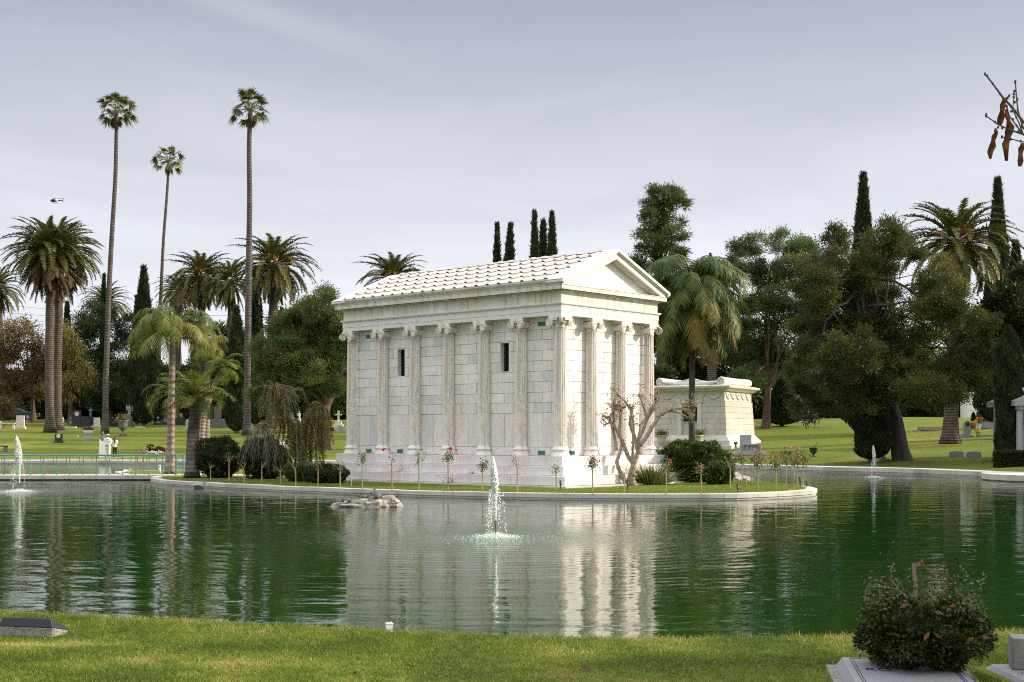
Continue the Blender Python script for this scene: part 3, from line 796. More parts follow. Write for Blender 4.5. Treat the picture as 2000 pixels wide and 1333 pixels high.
# pediments: tympanum and raking cornice
EV, hw_ = .345, TW / 2
def rake(e, dz_top, dz_bot, y0, y1, mb, tint=.4, zbot=7.575):
    """inverted V band following the roof slope, between two heights measured down from the roof plane"""
    sl = (ZR - ZS) / (hw_ + EV)
    top = lambda x: ZR - abs(x - hw_) * sl
    xl, xr = hw_ - e, hw_ + e
    def xin(dz):  # where the lower edge meets the horizontal cornice
        return max(0, (ZR - dz - zbot) / sl)
    k = min(e, xin(dz_bot))
    out = [(xl, max(zbot, top(xl) - dz_bot)), (xl, top(xl) - dz_top), (hw_, ZR - dz_top), (xr, top(xr) - dz_top), (xr, max(zbot, top(xr) - dz_bot))]
    inn = [(hw_ + k, ZR - dz_bot - k * sl), (hw_, ZR - dz_bot), (hw_ - k, ZR - dz_bot - k * sl)]
    L_ = [out[0], out[1], out[2], inn[1], inn[2]]; R_ = [out[2], out[3], out[4], inn[0], inn[1]]
    for poly in (L_, R_): prism(mb, poly, y0, y1, 'y', tint)
for f in (0, 1):
    fy = (lambda v: v) if f == 0 else (lambda v: TL - v)
    yy = lambda a, b_: sorted((fy(a), fy(b_)))
    tm = MB(); prism(tm, [(.2, 7.56), (TW - .2, 7.56), (hw_, ZR - .28)], *yy(.12, .4), 'y', .1); to = tm.build('pediment', M['marble'], temple, loc=ZB)
    rm = MB()
    rake(hw_ + .345, -.012, .10, *yy(-.345, .50), rm)            # sima
    rake(hw_ + .30, .102, .14, *yy(-.30, .45), rm)
    rake(hw_ + .262, .142, .165, *yy(-.262, .40), rm)
    rake(hw_ + .245, .167, .36, *yy(-.235, .40), rm)             # corona
    sl = (ZR - ZS) / (hw_ + EV)
    for s_ in (-1, 1):
        for k in range(30):                                      # small dentils under the raking cornice
            d_ = .18 + k * .085; z = ZR - .365 - d_ * sl
            if z < 7.62: continue
            y0, y1 = yy(-.10, .118); box(rm, hw_ + s_ * d_ - .022, hw_ + s_ * d_ + .022, y0, y1, z - .055, z + .01, .3)
    rm.build('raking_cornice', M['marble'], to)
# tiled roof: flat pan tiles stepping down the slope and small gabled cover tiles over their joints
rf = MB()
sl_a = math.atan2(ZR - ZS, hw_ + EV); SLN = math.hypot(ZR - ZS, hw_ + EV)
y0, y1 = .48, TL - .48; NT = 19; tw = (y1 - y0) / NT; NR = 5; rl = (SLN - .16) / NR
for side in (0, 1):
    def put(s, y, h):   # slope distance from eave, along y, height normal to the slope
        x = -EV + s * math.cos(sl_a) - h * math.sin(sl_a); z = ZS - .03 + s * math.sin(sl_a) + h * math.cos(sl_a)
        return (x if side == 0 else TW - x, y, z)
    for j in range(NT):
        for i in range(NR):
            s0, s1 = .10 + i * rl, .10 + (i + 1) * rl + .05
            ya, yb = y0 + j * tw + .004, y0 + (j + 1) * tw - .004
            v = [put(s0, ya, 0), put(s0, yb, 0), put(s1, yb, -.03), put(s1, ya, -.03), put(s0, ya, .048), put(s0, yb, .048), put(s1, yb, .02), put(s1, ya, .02)]
            rf.add(v, BOXF if side else BOXF[:, ::-1], rng.random())
    for j in range(NT + 1):
        for i in range(NR):
            s0, s1 = .07 + i * rl, .07 + (i + 1) * rl + .04; yc = y0 + j * tw; wv = .095
            v = [put(s0, yc - wv, .05), put(s0, yc + wv, .05), put(s1, yc + wv * .85, .0), put(s1, yc - wv * .85, .0),
                 put(s0, yc - wv, .072), put(s0, yc, .118), put(s0, yc + wv, .072), put(s1, yc + wv * .95, .03), put(s1, yc, .055), put(s1, yc - wv * .95, .03)]
            fs = [[3, 9, 8, 7, 2], [4, 5, 8, 9], [5, 6, 7, 8], [0, 4, 9, 3], [1, 2, 7, 6]]
            rf.add(v, fs if side else [f[::-1] for f in fs], rng.random())
    rf.add([put(0, -.1, -.06), put(0, TL + .1, -.06), put(SLN, TL + .1, -.06), put(SLN, -.1, -.06)], [[0, 1, 2, 3]], .6)
for j in range(NT + 1):      # ridge cover stones
    yc = y0 + j * tw
    prism(rf, [(hw_ - .2, ZR - .03), (hw_ + .2, ZR - .03), (hw_, ZR + .075)], yc - .11, yc + .11, 'y', rng.random())
    if j < NT: prism(rf, [(hw_ - .2, ZR - .05), (hw_ + .2, ZR - .05), (hw_, ZR + .05)], yc + .111, yc + tw - .111, 'y', rng.random())
rf.build('tiled_roof', M['marble_roof'], temple, loc=ZB)
# ------------------------------------------------------------------ the smaller tomb behind, on the far lawn
d2 = 98.0; bx, by = PX(1416, d2), d2; b0 = gz(bx, by) - .15
t2a = math.radians(28)
tomb = thing('white_tomb', 'smaller pale stone tomb with scrolled roof and swag frieze behind the weeping palm', 'tomb', (bx, by, b0), math.pi / 2 - t2a)
sc = d2 / F                     # metres per photo pixel there
w2, l2, h2 = 6.5, 5.5, (872.6 - 758) * sc + .32
mb = MB(); frustum(mb, (-.75, w2 + .75, -.75, l2 + .75), (-.75, w2 + .75, -.75, l2 + .75), 0, .35)
frustum(mb, (-.55, w2 + .55, -.55, l2 + .55), (-.55, w2 + .55, -.55, l2 + .55), .351, .72); frustum(mb, (-.5, w2 + .5, -.5, l2 + .5), (-.18, w2 + .18, -.18, l2 + .18), .721, 1.12)
mb.build('base', M['stone_pale'], tomb, bevel=.02)
mb = MB(); bt = .16
zz = np.linspace(1.1, h2 - .98, 7); r2 = RNG(77)
def ins(z): return -.16 + (z - 1.1) / (h2 - 1.1) * .22
frustum(mb, (.03, w2 - .03, .03, l2 - .03), (.12, w2 - .12, .12, l2 - .12), 1.1, h2 - .95, 1.0)
DO = 1.15                        # door half-width on the long front (x = 0 side)
for k in range(6):
    z0, z1 = zz[k] + .006, zz[k + 1] - .006; i0, i1 = ins(z0), ins(z1)
    def run(a, b_, n_):
        c_ = np.linspace(a, b_, n_ + 1)
        if k % 2: c_[1:-1] += (b_ - a) / n_ * .3
        return zip(c_[:-1] + .006, c_[1:] - .006)
    ym = l2 / 2
    door = k < 5
    for a, b_ in ([(i0, ym - .72), (ym + .72, l2 - i0)] if door else [(i0, l2 - i0)]):
        for p, q in run(a, b_, 3 if door else 6):
            frustum(mb, (i0, i0 + .3, p, q), (i1, i1 + .3, p, q), z0, z1, r2.random() * .7)
    for p, q in run(i0, l2 - i0, 4): frustum(mb, (w2 - i0 - .3, w2 - i0, p, q), (w2 - i1 - .3, w2 - i1, p, q), z0, z1, r2.random() * .7)
    for p, q in run(i0 + .3, w2 - i0 - .3, 3):
        frustum(mb, (p, q, i0, i0 + .3), (p, q, i1, i1 + .3), z0, z1, r2.random() * .7)
        frustum(mb, (p, q, l2 - i0 - .3, l2 - i0), (p, q, l2 - i1 - .3, l2 - i1), z0, z1, r2.random() * .7)
M['marble2'] = marble('pale_tomb_marble', (0.62, 0.60, 0.55), (0.60, 0.54, 0.44), (0.50, 0.47, 0.42), (0.45, 0.42, 0.38), 0.45)
mb.build('wall', M['marble2'], tomb, bevel=.008)
mb = MB(); z0 = h2 - .97
box(mb, .05, w2 - .05, .05, l2 - .05, z0, h2 - .26)
def swag(fn, a, b_, z):          # hanging garland between two points of a face
    n_ = max(2, round((b_ - a) / 1.25))
    for i in range(n_):
        p, q = a + (b_ - a) * i / n_, a + (b_ - a) * (i + 1) / n_
        t = np.linspace(0, 1, 9); s_ = p + (q - p) * t; zz_ = z - .36 * (1 - (2 * t - 1) ** 2)
        tube(mb, [fn(u, z_) for u, z_ in zip(s_, zz_)], .045 + .035 * np.sin(t * math.pi), 6)
        ico(mb, fn(p, z + .02), .07, 1); ico(mb, fn((p + q) / 2, z - .05), .055, 1)
    ico(mb, fn(b_, z + .02), .07, 1)
swag(lambda u, z: (u, .03, z), .3, w2 - .3, h2 - .42); swag(lambda u, z: (.03, u, z), .3, l2 - .3, h2 - .42)
mb.build('frieze', M['stone_pale'], tomb)
mb = MB(); frustum(mb, (-.1, w2 + .1, -.1, l2 + .1), (-.42, w2 + .42, -.42, l2 + .42), h2 - .26, h2 - .02)
frustum(mb, (-.47, w2 + .47, -.47, l2 + .47), (-.5, w2 + .5, -.5, l2 + .5), h2 - .019, h2 + .13)
frustum(mb, (-.5, w2 + .5, -.5, l2 + .5), (-.1, w2 + .1, -.1, l2 + .1), h2 + .131, h2 + .22); mb.build('cornice', M['marble_dirty'], tomb, bevel=.01)
mb = MB()
for yb in (.32, l2 - .32):       # bolster scrolls along both ends of the roof
    t = np.linspace(0, 2 * math.pi, 19)[:-1]
    for a_, b_, ra, rb in ((-.05, w2 + .05, .33, .33),):
        pts = [(a_, .29), (a_ + .12, .32), (a_ + .5, .305), (w2 / 2, .285), (b_ - .5, .305), (b_ - .12, .32), (b_, .29)]
        V = np.concatenate([np.stack([np.full(18, x), yb + np.cos(t) * r, h2 + .50 + np.sin(t) * r], -1) for x, r in pts])
        i = np.arange(6)[:, None] * 18; j = np.arange(18)[None]; k = (j + 1) % 18
        mb.add(V, np.stack([i + j, i + k, i + 18 + k, i + 18 + j], -1).reshape(-1, 4))
        mb.L.append(np.arange(18)[::-1] + mb.n - len(V)); mb.N.append(np.array([18])); mb.L.append(np.arange(18) + mb.n - 18); mb.N.append(np.array([18]))
    for xe in (-.05, w2 + .05):
        tt = np.linspace(0, 4 * math.pi, 26); sp = .24 * (1 - tt / tt[-1] * .85)
        tube(mb, np.stack([np.full(26, xe), yb + np.cos(tt) * sp, h2 + .50 + np.sin(tt) * sp], -1), .03, 5)
for xe, s_ in ((-.04, 1), (w2 + .04, -1)):   # pulvinated garland and low gable between the scrolls
    t = np.linspace(0, 1, 15); y = .55 + (l2 - 1.1) * t
    tube(mb, np.stack([np.full(15, xe + s_ * .14), y, h2 + .44 - .16 * np.sin(t * math.pi)], -1), .10 + .09 * np.sin(t * math.pi), 8)
    prism(mb, [(.5, h2 + .22), (l2 - .5, h2 + .22), (l2 - .9, h2 + .40), (l2 / 2 + .5, h2 + .62), (l2 / 2, h2 + .76), (l2 / 2 - .5, h2 + .62), (.9, h2 + .40)], *sorted((xe + s_ * .2, xe + s_ * .9)), 'x')
mb.build('roof', M['stone_pale'], tomb)
mb = MB(); ym = l2 / 2
for a, b_ in ((ym - .95, ym - .62), (ym + .62, ym + .95)): frustum(mb, (-.22, .2, a, b_), (-.10, .2, a, b_), .9, 3.55)
box(mb, -.14, .2, ym - 1.05, ym + 1.05, 3.552, 3.86); do = mb.build('doorway', M['stone_pale'], tomb, bevel=.02)
mb = MB(); box(mb, .08, .14, ym - .62, ym + .62, .8, 3.54)
for k in (-1, 1):
    for z0, z1 in ((1.0, 2.0), (2.15, 3.35)): box(mb, .06, .0795, ym + k * .31 - .22, ym + k * .31 + .22, z0, z1)
mb.build('door', M['bronze'], do)
def t2l(x, y):
    c_, s_ = math.cos(math.pi / 2 - t2a), math.sin(math.pi / 2 - t2a)
    return bx + c_ * x - s_ * y, by + s_ * x + c_ * y
# ------------------------------------------------------------------ palms
UP = np.array([0, 0, 1.0])
def pinnate(mb, rng, base, az, el, L, droop, n=40, lw=.055, ll=.55, vee=.35, hang=0.0, tint=.5, rach=None, fwd=.55, tj=.2):
    """one feather frond: arching rachis with leaflets on both sides"""
    m = 14; s = np.linspace(0, 1, m)
    ang = el - droop * s ** 1.35
    hor = np.cumsum(np.cos(ang)) * L / m; ver = np.cumsum(np.sin(ang)) * L / m
    h = np.array([math.cos(az), math.sin(az), 0.0]); side = np.array([-h[1], h[0], 0.0])
    sway = rng.normal() * .12 * L * s ** 2
    P = np.asarray(base) + hor[:, None] * h + ver[:, None] * UP + sway[:, None] * side
    (rach or mb).merge(_t(P[::2], np.linspace(.045, .012, m)[::2], .75))
    t = np.linspace(.06, .995, n); idx = t * (m - 1); i0 = np.clip(idx.astype(int), 0, m - 2); fr = (idx - i0)[:, None]
    Q = P[i0] * (1 - fr) + P[i0 + 1] * fr
    Tn = unit(P[i0 + 1] - P[i0])
    Nn = unit(np.cross(np.broadcast_to(side, Tn.shape), Tn)); Nn *= np.sign(Nn[:, 2:3] + 1e-6)
    prof = np.clip(np.minimum(t / .16, 1) ** .6 * (1 - .72 * np.clip((t - .45) / .55, 0, 1) ** 1.4), .1, 1) * ll
    for sg in (-1, 1):
        D = unit(sg * side + Tn * fwd + Nn * (vee + rng.normal(size=(n, 1)) * .18) + rng.normal(size=(n, 3)) * .08)
        ln = prof * rng.uniform(.85, 1.1, n)
        blades(mb, Q, D, ln, lw, np.clip(tint + rng.normal(size=n) * tj, 0, 1), np.array([0, 0, -1.0]) * (hang * ln)[:, None], Nn)
def _t(P, R, tint):
    q = MB(); tube(q, P, R, 4, False, tint); return q
def phoenix_meshes(seed, nf=95, L=4.6, dead=34, fruit=True, low=-38):
    rng = RNG(seed); c, d, f = MB(), MB(), MB()
    for i in range(nf):
        u = (i + .5) / nf
        el = math.radians(80 - (80 - low) * u ** .78 + rng.normal() * 4)
        az = i * 2.39996 + rng.normal() * .12
        pinnate(c, rng, (math.cos(az) * .28, math.sin(az) * .28, .1 - u * .55), az, el, L * rng.uniform(.88, 1.06) * (.82 + .18 * min(1, u * 4)), math.radians(rng.uniform(58, 84)), 46, .085, .52, .38, .15, np.clip(.35 + .35 * u + rng.normal() * .16, 0, 1), tj=.1)
    for i in range(dead):
        az = rng.uniform(0, 6.283); el = math.radians(rng.uniform(-82, -30))
        pinnate(d, rng, (math.cos(az) * .3, math.sin(az) * .3, -.5 - rng.random() * .5), az, el, L * rng.uniform(.55, .95), math.radians(rng.uniform(10, 40)), 30, .085, .40, .0, .4, rng.random(), fwd=.9)
    if fruit:
        for i in range(9):
            az = rng.uniform(0, 6.283)
            p0 = np.array([math.cos(az) * .3, math.sin(az) * .3, .1]); p2 = p0 + np.array([math.cos(az) * 1.1, math.sin(az) * 1.1, .35])
            tube(f, bez(p0, (p0 + p2) / 2 + UP * .5, p2, 6), .03, 4, True, .2)
            n = 60; t = rng.random(n); Q = p2 + rng.normal(size=(n, 3)) * np.array([.16, .16, .2]) - UP * .1
            cards(f, Q, unit(rng.normal(size=(n, 3)) * .5 - UP), .35, .05, rng.random(n), rng)
    return c.mesh('crown', M['palm_leaf']), (d.mesh('dead_fronds', M['palm_dead']) if dead else None), (f.mesh('fruit_cluster', M['palm_fruit']) if fruit else None)
PHX = {'a': phoenix_meshes(11, 100, 4.6, 130, False, -12), 'b': phoenix_meshes(12, 88, 4.6, 14, True), 'c': phoenix_meshes(13, 74, 4.6, 26, False, -25), 'd': phoenix_meshes(14, 84, 4.6, 16, True, -62)}
def mchild(name, me, parent, loc=(0, 0, 0), rz=0, s=1.0):
    o = bpy.data.objects.new(name, me); COL.objects.link(o); o.parent = parent; o.location = loc; o.rotation_euler = (0, 0, rz); o.scale = (s, s, s); return o
def phoenix(kind, base, ccx, ccy, d, rpx, trunk_r, label, seed, group='tall date palms', rot=0):
    """base (px, py) or None for hidden; crown centre in photo pixels, crown radius in pixels"""
    rng = RNG(seed)
    x0, y0, z0 = at(base[0], d)
    cx, cy, cz = PX(ccx, d), d + rng.uniform(-.5, .5), PZ(ccy, d)
    o = thing('date_palm', label, 'palm', (x0, y0, z0), group=group)
    h = cz - z0; dx, dy = cx - x0, cy - y0
    t = np.linspace(0, 1, 22)
    path = np.stack([dx * t ** 1.3 + .05 * np.sin(t * 7 + seed), dy * t, h * t - .1], -1)
    R = trunk_r * (1 + .55 * np.exp(-t * h / .7) + .05 * np.sin(t * 31)); R[-3:] *= (1.15, 1.3, 1.0); R[0] *= 1.1
    mb = MB(); tube(mb, path, R, 18, True, .5, .015, rng); mb.build('trunk', M['palm_bark'], o, True)
    s = rpx * d / F / 4.55
    c, dd, f = PHX[kind]
    mchild('crown', c, o, (dx, dy, h), rot, s)
    if dd: mchild('dead_fronds', dd, o, (dx, dy, h), rot, s)
    if f: mchild('fruit_cluster', f, o, (dx, dy, h), rot, s)
    return o
def fan_mesh(seed, nl=34, green=True):
    rng = RNG(seed); c, d = MB(), MB()
    def fan(mb, az, el, pet, bl, tint, base_z):
        h = np.array([math.cos(az), math.sin(az), 0]); D = h * math.cos(el) + UP * math.sin(el)
        p0 = np.array([0, 0, base_z]) + h * .18; p1 = p0 + D * pet * .6 + UP * .05; p2 = p0 + D * pet - UP * pet * .10
        mb.merge(_t(bez(p0, p1, p2, 5), np.linspace(.04, .022, 5), .9))
        fw = unit(p2 - p1); sd = np.array([-h[1], h[0], 0]); up = np.cross(sd, fw) * -1
        n = 26; a = np.linspace(-1.9, 1.9, n)
        roll = rng.normal() * .5
        sd2 = sd * math.cos(roll) + up * math.sin(roll); up2 = np.cross(fw, sd2)
        Dv = unit(np.cos(a)[:, None] * fw + np.sin(a)[:, None] * sd2 + up2 * .15 * np.abs(np.sin(a))[:, None] + rng.normal(size=(n, 3)) * .05)
        ln = bl * (.78 + .22 * np.cos(a)) * rng.uniform(.9, 1.08, n)
        blades(mb, np.repeat(p2[None], n, 0), Dv, ln, .12, np.clip(tint + rng.normal(size=n) * .12, 0, 1), np.array([0, 0, -1.0]) * (ln * rng.uniform(.12, .5, n))[:, None], np.broadcast_to(up2, Dv.shape))
    for i in range(nl):
        u = (i + .5) / nl
        fan(c, i * 2.39996 + rng.normal() * .15, math.radians(86 - 118 * u ** .85 + rng.normal() * 11), rng.uniform(.95, 1.6), rng.uniform(.80, 1.08), np.clip(.3 + .4 * u + rng.normal() * .15, 0, 1), .25 - .5 * u)
    for i in range(7):
        fan(d, rng.uniform(0, 6.28), math.radians(rng.uniform(-86, -70)), rng.uniform(.5, .8), .7, rng.random(), -.25 - rng.random() * .5)
    return c.mesh('crown', M['fan_leaf']), d.mesh('dead_fronds', M['palm_dead'])
FAN = [fan_mesh(21, 30), fan_mesh(22, 24), fan_mesh(23, 32)]
def fan_palm(var, pts, d, rpx, r0, label, seed):
    """pts: photo pixels of the trunk from base to crown"""
    rng = RNG(seed); x0, y0, z0 = at(pts[0][0], d)
    o = thing('fan_palm', label, 'palm', (x0, y0, z0), group='slender fan palms')
    zt = PZ(pts[-1][1], d)
    py = np.array([p[1] for p in pts[1:]], float); px = np.array([p[0] for p in pts[1:]], float)
    zs = np.concatenate([[z0], PZ(py, d)]); xs = np.concatenate([[x0], PX(px, d)])
    zz_ = np.linspace(z0, zt, 40); xx = np.interp(zz_, zs, xs); k = np.ones(5) / 5
    xx[2:-2] = np.convolve(xx, k, 'valid')
    t = (zz_ - z0) / (zt - z0)
    R = r0 * (1.0 - .42 * t) * (1 + .5 * np.exp(-t * 40)); 
    mb = MB(); tube(mb, np.stack([xx - x0, np.zeros(40), zz_ - z0 - .05], -1), R, 12, True); mb.build('trunk', M['palm_bark_slim'], o, True)
    s = rpx * d / F / 2.1
    mchild('crown', FAN[var][0], o, (xx[-1] - x0, 0, zt - z0), rng.uniform(0, 6), s)
    mchild('dead_fronds', FAN[var][1], o, (xx[-1] - x0, 0, zt - z0), rng.uniform(0, 6), s)
    return o
def feather_palm(path, trunk_r, nf, L, label, seed, mat='queen_leaf', bark='palm_bark_pale', ll=.75, hang=.8, els=(80, -30), droop=(70, 110), lw=.035, nl=64, base=None, tint0=.45, loc=None, azs=None, tgrad=0.0):
    """palm with plumose drooping fronds; path = trunk points in world metres"""
    rng = RNG(seed); P = np.asarray(path, float); b0 = P[0].copy()
    o = thing('feather_palm', label, 'palm', tuple(b0), group='feathery palms')
    Q = P - b0
    tt = np.linspace(0, 1, 16); ti = np.linspace(0, 1, len(Q))
    Qs = np.stack([np.interp(tt, ti, Q[:, k]) for k in range(3)], -1)
    mb = MB(); tube(mb, Qs, trunk_r * (1.15 - .3 * tt + .25 * np.exp(-tt * 18)), 14, True, .5, .02, rng); mb.build('trunk', M[bark], o, True)
    c = MB(); top = Q[-1]
    for i in range(nf):
        u = (i + .5) / nf
        az = i * 2.39996 + rng.normal() * .15 if azs is None else azs[i % len(azs)] + rng.normal() * .25
        el = math.radians(els[0] - (els[0] - els[1]) * u + rng.normal() * 7)
        dr_ = math.radians(rng.uniform(*droop)) if droop else (el + math.radians(rng.uniform(80, 92)))
        pinnate(c, rng, top + np.array([math.cos(az), math.sin(az), 0]) * .1 + UP * (.1 - .3 * u), az, el, L * rng.uniform(.8, 1.1), dr_, nl, lw, ll, .1, hang, np.clip(tint0 + rng.normal() * .2 + (u - .5) * tgrad, 0, 1), fwd=.5, tj=.16)
    c.build('crown', M[mat], o)
    return o

# ------------------------------------------------------------------ other trees
def leaf_cloud(mb, rng, centers, radii, n, size, wid, flat=1.0, shell=.55, csz=.45, ccount=None, up=.25, hang=0.0, cloud_scale=1.0):
    """leaves in clumps: each blob carries sub-clumps, each sub-clump a tuft of leaf cards; gaps stay between"""
    centers = np.asarray(centers, float); radii = np.asarray(radii, float)
    if radii.ndim == 1: radii = np.stack([radii, radii, radii * flat], -1)
    w = (radii[:, 0] * radii[:, 2]); w = w / w.sum()
    for c, r, k in zip(centers, radii, w):
        nl = int(n * k)
        m = max(5, int((r[0] / csz) ** 2 * 2.3)) if ccount is None else ccount
        D = rnd_dir(rng, m); rad = shell + (1 - shell) * rng.random(m) ** .7
        sub = c + D * rad[:, None] * r
        tn = np.clip(rng.normal(.45, .22, m), 0, 1)
        which = rng.integers(0, m, nl)
        off = rng.normal(size=(nl, 3)) * csz * .55 * np.array([1, 1, .75])
        P = sub[which] + off
        Dl = unit(unit(off + D[which] * csz * .6) + rng.normal(size=(nl, 3)) * .45 + UP * up)
        cards(mb, P, Dl, size * rng.uniform(.6, 1.25, nl), wid * rng.uniform(.7, 1.2, nl), np.clip(tn[which] + rng.normal(size=nl) * .16, 0, 1), rng, droop=hang)
def limbs(mb, rng, trunk_top, targets, r0, nb=2, up=.35):
    for t in targets:
        t = np.asarray(t, float); b0 = np.asarray(trunk_top[rng.integers(0, len(trunk_top))], float)
        L = np.linalg.norm(t - b0); mid = (b0 + t) / 2 + UP * L * up * rng.uniform(.2, .7) + rng.normal(size=3) * L * .08
        p = bez(b0, mid, t, 9); p[1:-1] += rng.normal(size=(7, 3)) * L * .015
        tube(mb, p, np.linspace(r0 * rng.uniform(.7, 1.0), r0 * .14, 9), 7)
        for k in range(nb):
            q0 = p[rng.integers(3, 8)]; q1 = q0 + unit(rng.normal(size=3) + UP * .4) * L * rng.uniform(.2, .4)
            tube(mb, bez(q0, (q0 + q1) / 2 + rng.normal(size=3) * L * .04, q1, 5), np.linspace(r0 * .28, r0 * .06, 5), 5)
def tree(name, label, cat, base_px, d, blobs, leafmat_, bark, trunk_r, n, size, wid, seed, group=None, depth=.7, flat=.8, csz=.5, shell=.55, tpath=None, nb=2, up=.25, hang=0.0, base=None, limb_r=.4, jd=.5, ztop=None, front=.22):
    """blobs: (px, py, r_px[, rz_px]) of the foliage masses at distance d"""
    rng = RNG(seed)
    x0, y0, z0 = base if base is not None else at(base_px, d)
    o = thing(name, label, cat, (x0, y0, z0), group=group)
    B = np.array([0.0, 0.0, 0.0]); c, r = [], []
    allr = max(abs(PX(b[0], d) - x0) + b[2] * d / F for b in blobs)
    for b in blobs:
        rr = b[2] * d / F; rz = (b[3] if len(b) > 3 else b[2] * flat) * d / F
        off = abs(PX(b[0], d) - x0) / max(allr, .1)
        jy = rng.uniform(-1, 1) * allr * jd * (1 - .5 * off) - front * allr
        c.append((PX(b[0], d) - x0, jy, PZ(b[1], d) - z0)); r.append((rr, rr * depth + .3 * rr, rz))
    c, r = np.array(c), np.array(r)
    if tpath is None:
        cz = np.median(c[:, 2]); tx = np.average(c[:, 0], weights=r[:, 0])
        tp = bez((0, 0, -.2), (tx * .2, 0, cz * .5), (tx * .6, 0, cz * (1.0 if ztop is None else ztop)), 12)
    else:
        tp = np.array([(PX(p[0], d) - x0, 0 if len(p) < 3 else p[2], PZ(p[1], d) - z0) for p in tpath]); tp[0, 2] = -.2
        t = np.linspace(0, 1, 14); ti = np.linspace(0, 1, len(tp)); tp = np.stack([np.interp(t, ti, tp[:, k]) for k in range(3)], -1)
    t = np.linspace(0, 1, len(tp))
    mb = MB(); tube(mb, tp + rng.normal(size=tp.shape) * trunk_r * .12 * t[:, None], trunk_r * (1 - .86 * t) * (1 + .5 * np.exp(-t * 14)), 12, True, .5, .06, rng)
    limbs(mb, rng, tp[len(tp) // 3:], c, trunk_r * limb_r, nb)
    mb.build('trunk', M[bark], o)
    f = MB(); leaf_cloud(f, rng, c, r, n, size, wid, 1, shell, csz, up=up, hang=hang)
    f.build('crown', M[leafmat_], o)
    return o
def cypress(px, ptop, d, wpx, label, seed, group='slim cypress trees', pbase=None, mat='cypress', shape=.35, n=9000, base=None, tilt=0.0):
    rng = RNG(seed); x0, y0, z0 = base if base is not None else at(px, d)
    zt = PZ(ptop, d); h = zt - z0; w = wpx * d / F / 2
    o = thing('cypress', label, 'cypress', (x0, y0, z0), group=group)
    mb = MB(); tube(mb, [(0, 0, -.1), (0, 0, h * .3), (tilt * h * .5, 0, h * .8)], (.22, .16, .05), 8); mb.build('trunk', M['bark_brown'], o)
    def prof(u): return np.clip(np.minimum(u / .07, 1) ** .5 * (1 - np.clip((u - shape) / (1 - shape), 0, 1) ** 1.25) , .0, 1) * w
    u = rng.random(n); az = rng.uniform(0, 2 * math.pi, n)
    lob = 1 + .13 * np.sin(az * 3 + u * 9 + seed) + .10 * np.sin(az * 5 - u * 31 + seed * 2)
    r = prof(u) * lob * (.66 + .36 * rng.random(n) ** .5)
    P = np.stack([np.cos(az) * r + tilt * h * u, np.sin(az) * r, u * h * .97 + .15], -1)
    ls = float(np.clip(d / 135, .42, 1)); n = int(n / ls); u = rng.random(n); az = rng.uniform(0, 2 * math.pi, n); lob = 1 + .13 * np.sin(az * 3 + u * 9 + seed) + .10 * np.sin(az * 5 - u * 31 + seed * 2); r = prof(u) * lob * (.66 + .36 * rng.random(n) ** .5); P = np.stack([np.cos(az) * r + tilt * h * u, np.sin(az) * r, u * h * .97 + .15], -1)
    D = unit(np.stack([np.cos(az) * .35, np.sin(az) * .35, np.full(n, 1.0)], -1) + rng.normal(size=(n, 3)) * .22)
    c = MB(); cards(c, P, D, rng.uniform(.3, .75, n) * min(1.2, .6 + w * .35) * ls, .12 * ls, np.clip(.45 + .3 * np.sin(az * 3 + u * 25) + rng.normal(size=n) * .2, 0, 1), rng)
    uu = np.linspace(0, 1, 24); lathe(c, np.stack([np.maximum(prof(uu) * .62, .012), uu * h * .93 + .2], -1), 12, (0, 0, 0), .05)  # solid dark core added inside the leaves to block light
    if tilt:
        k = len(c.V) - 1; c.V[k] = c.V[k] + np.stack([tilt * h * (c.V[k][:, 2] - .2) / (h * .93), 0 * c.V[k][:, 2], 0 * c.V[k][:, 2]], -1)
    c.build('crown', M[mat], o)
    return o
def shrub_mesh(rng, r, n, size, wid, core=.78, lump=.16, seed=0, up=.3, flatb=True):
    """leafy mass on an uneven ellipsoid standing on z = 0, r = (rx, ry, rz) half sizes"""
    mb = MB(); r = np.asarray(r, float)
    D = rnd_dir(rng, n); k = np.array([mnoise.noise(Vector(q * 2.3) + Vector((seed * 3.7, 1.3, seed))) for q in D])
    k2 = np.array([mnoise.noise(Vector(q * 6.0) + Vector((seed * 1.7, 4.3, seed))) for q in D])
    rad = (1 + lump * k * 1.6 + lump * .7 * k2) * (.84 + .17 * rng.random(n) ** .6)
    P = D * rad[:, None] * r; P[:, 2] = P[:, 2] + r[2]
    P[:, 2] = np.maximum(P[:, 2], .03)
    Dl = unit(D + rng.normal(size=(n, 3)) * .55 + UP * up)
    cards(mb, P, Dl, size * rng.uniform(.6, 1.3, n), wid * rng.uniform(.7, 1.2, n), np.clip(.42 + .55 * k2 + rng.normal(size=n) * .2, 0, 1), rng)
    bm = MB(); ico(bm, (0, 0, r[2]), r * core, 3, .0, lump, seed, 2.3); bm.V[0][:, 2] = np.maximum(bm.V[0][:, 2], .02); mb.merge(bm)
    return mb
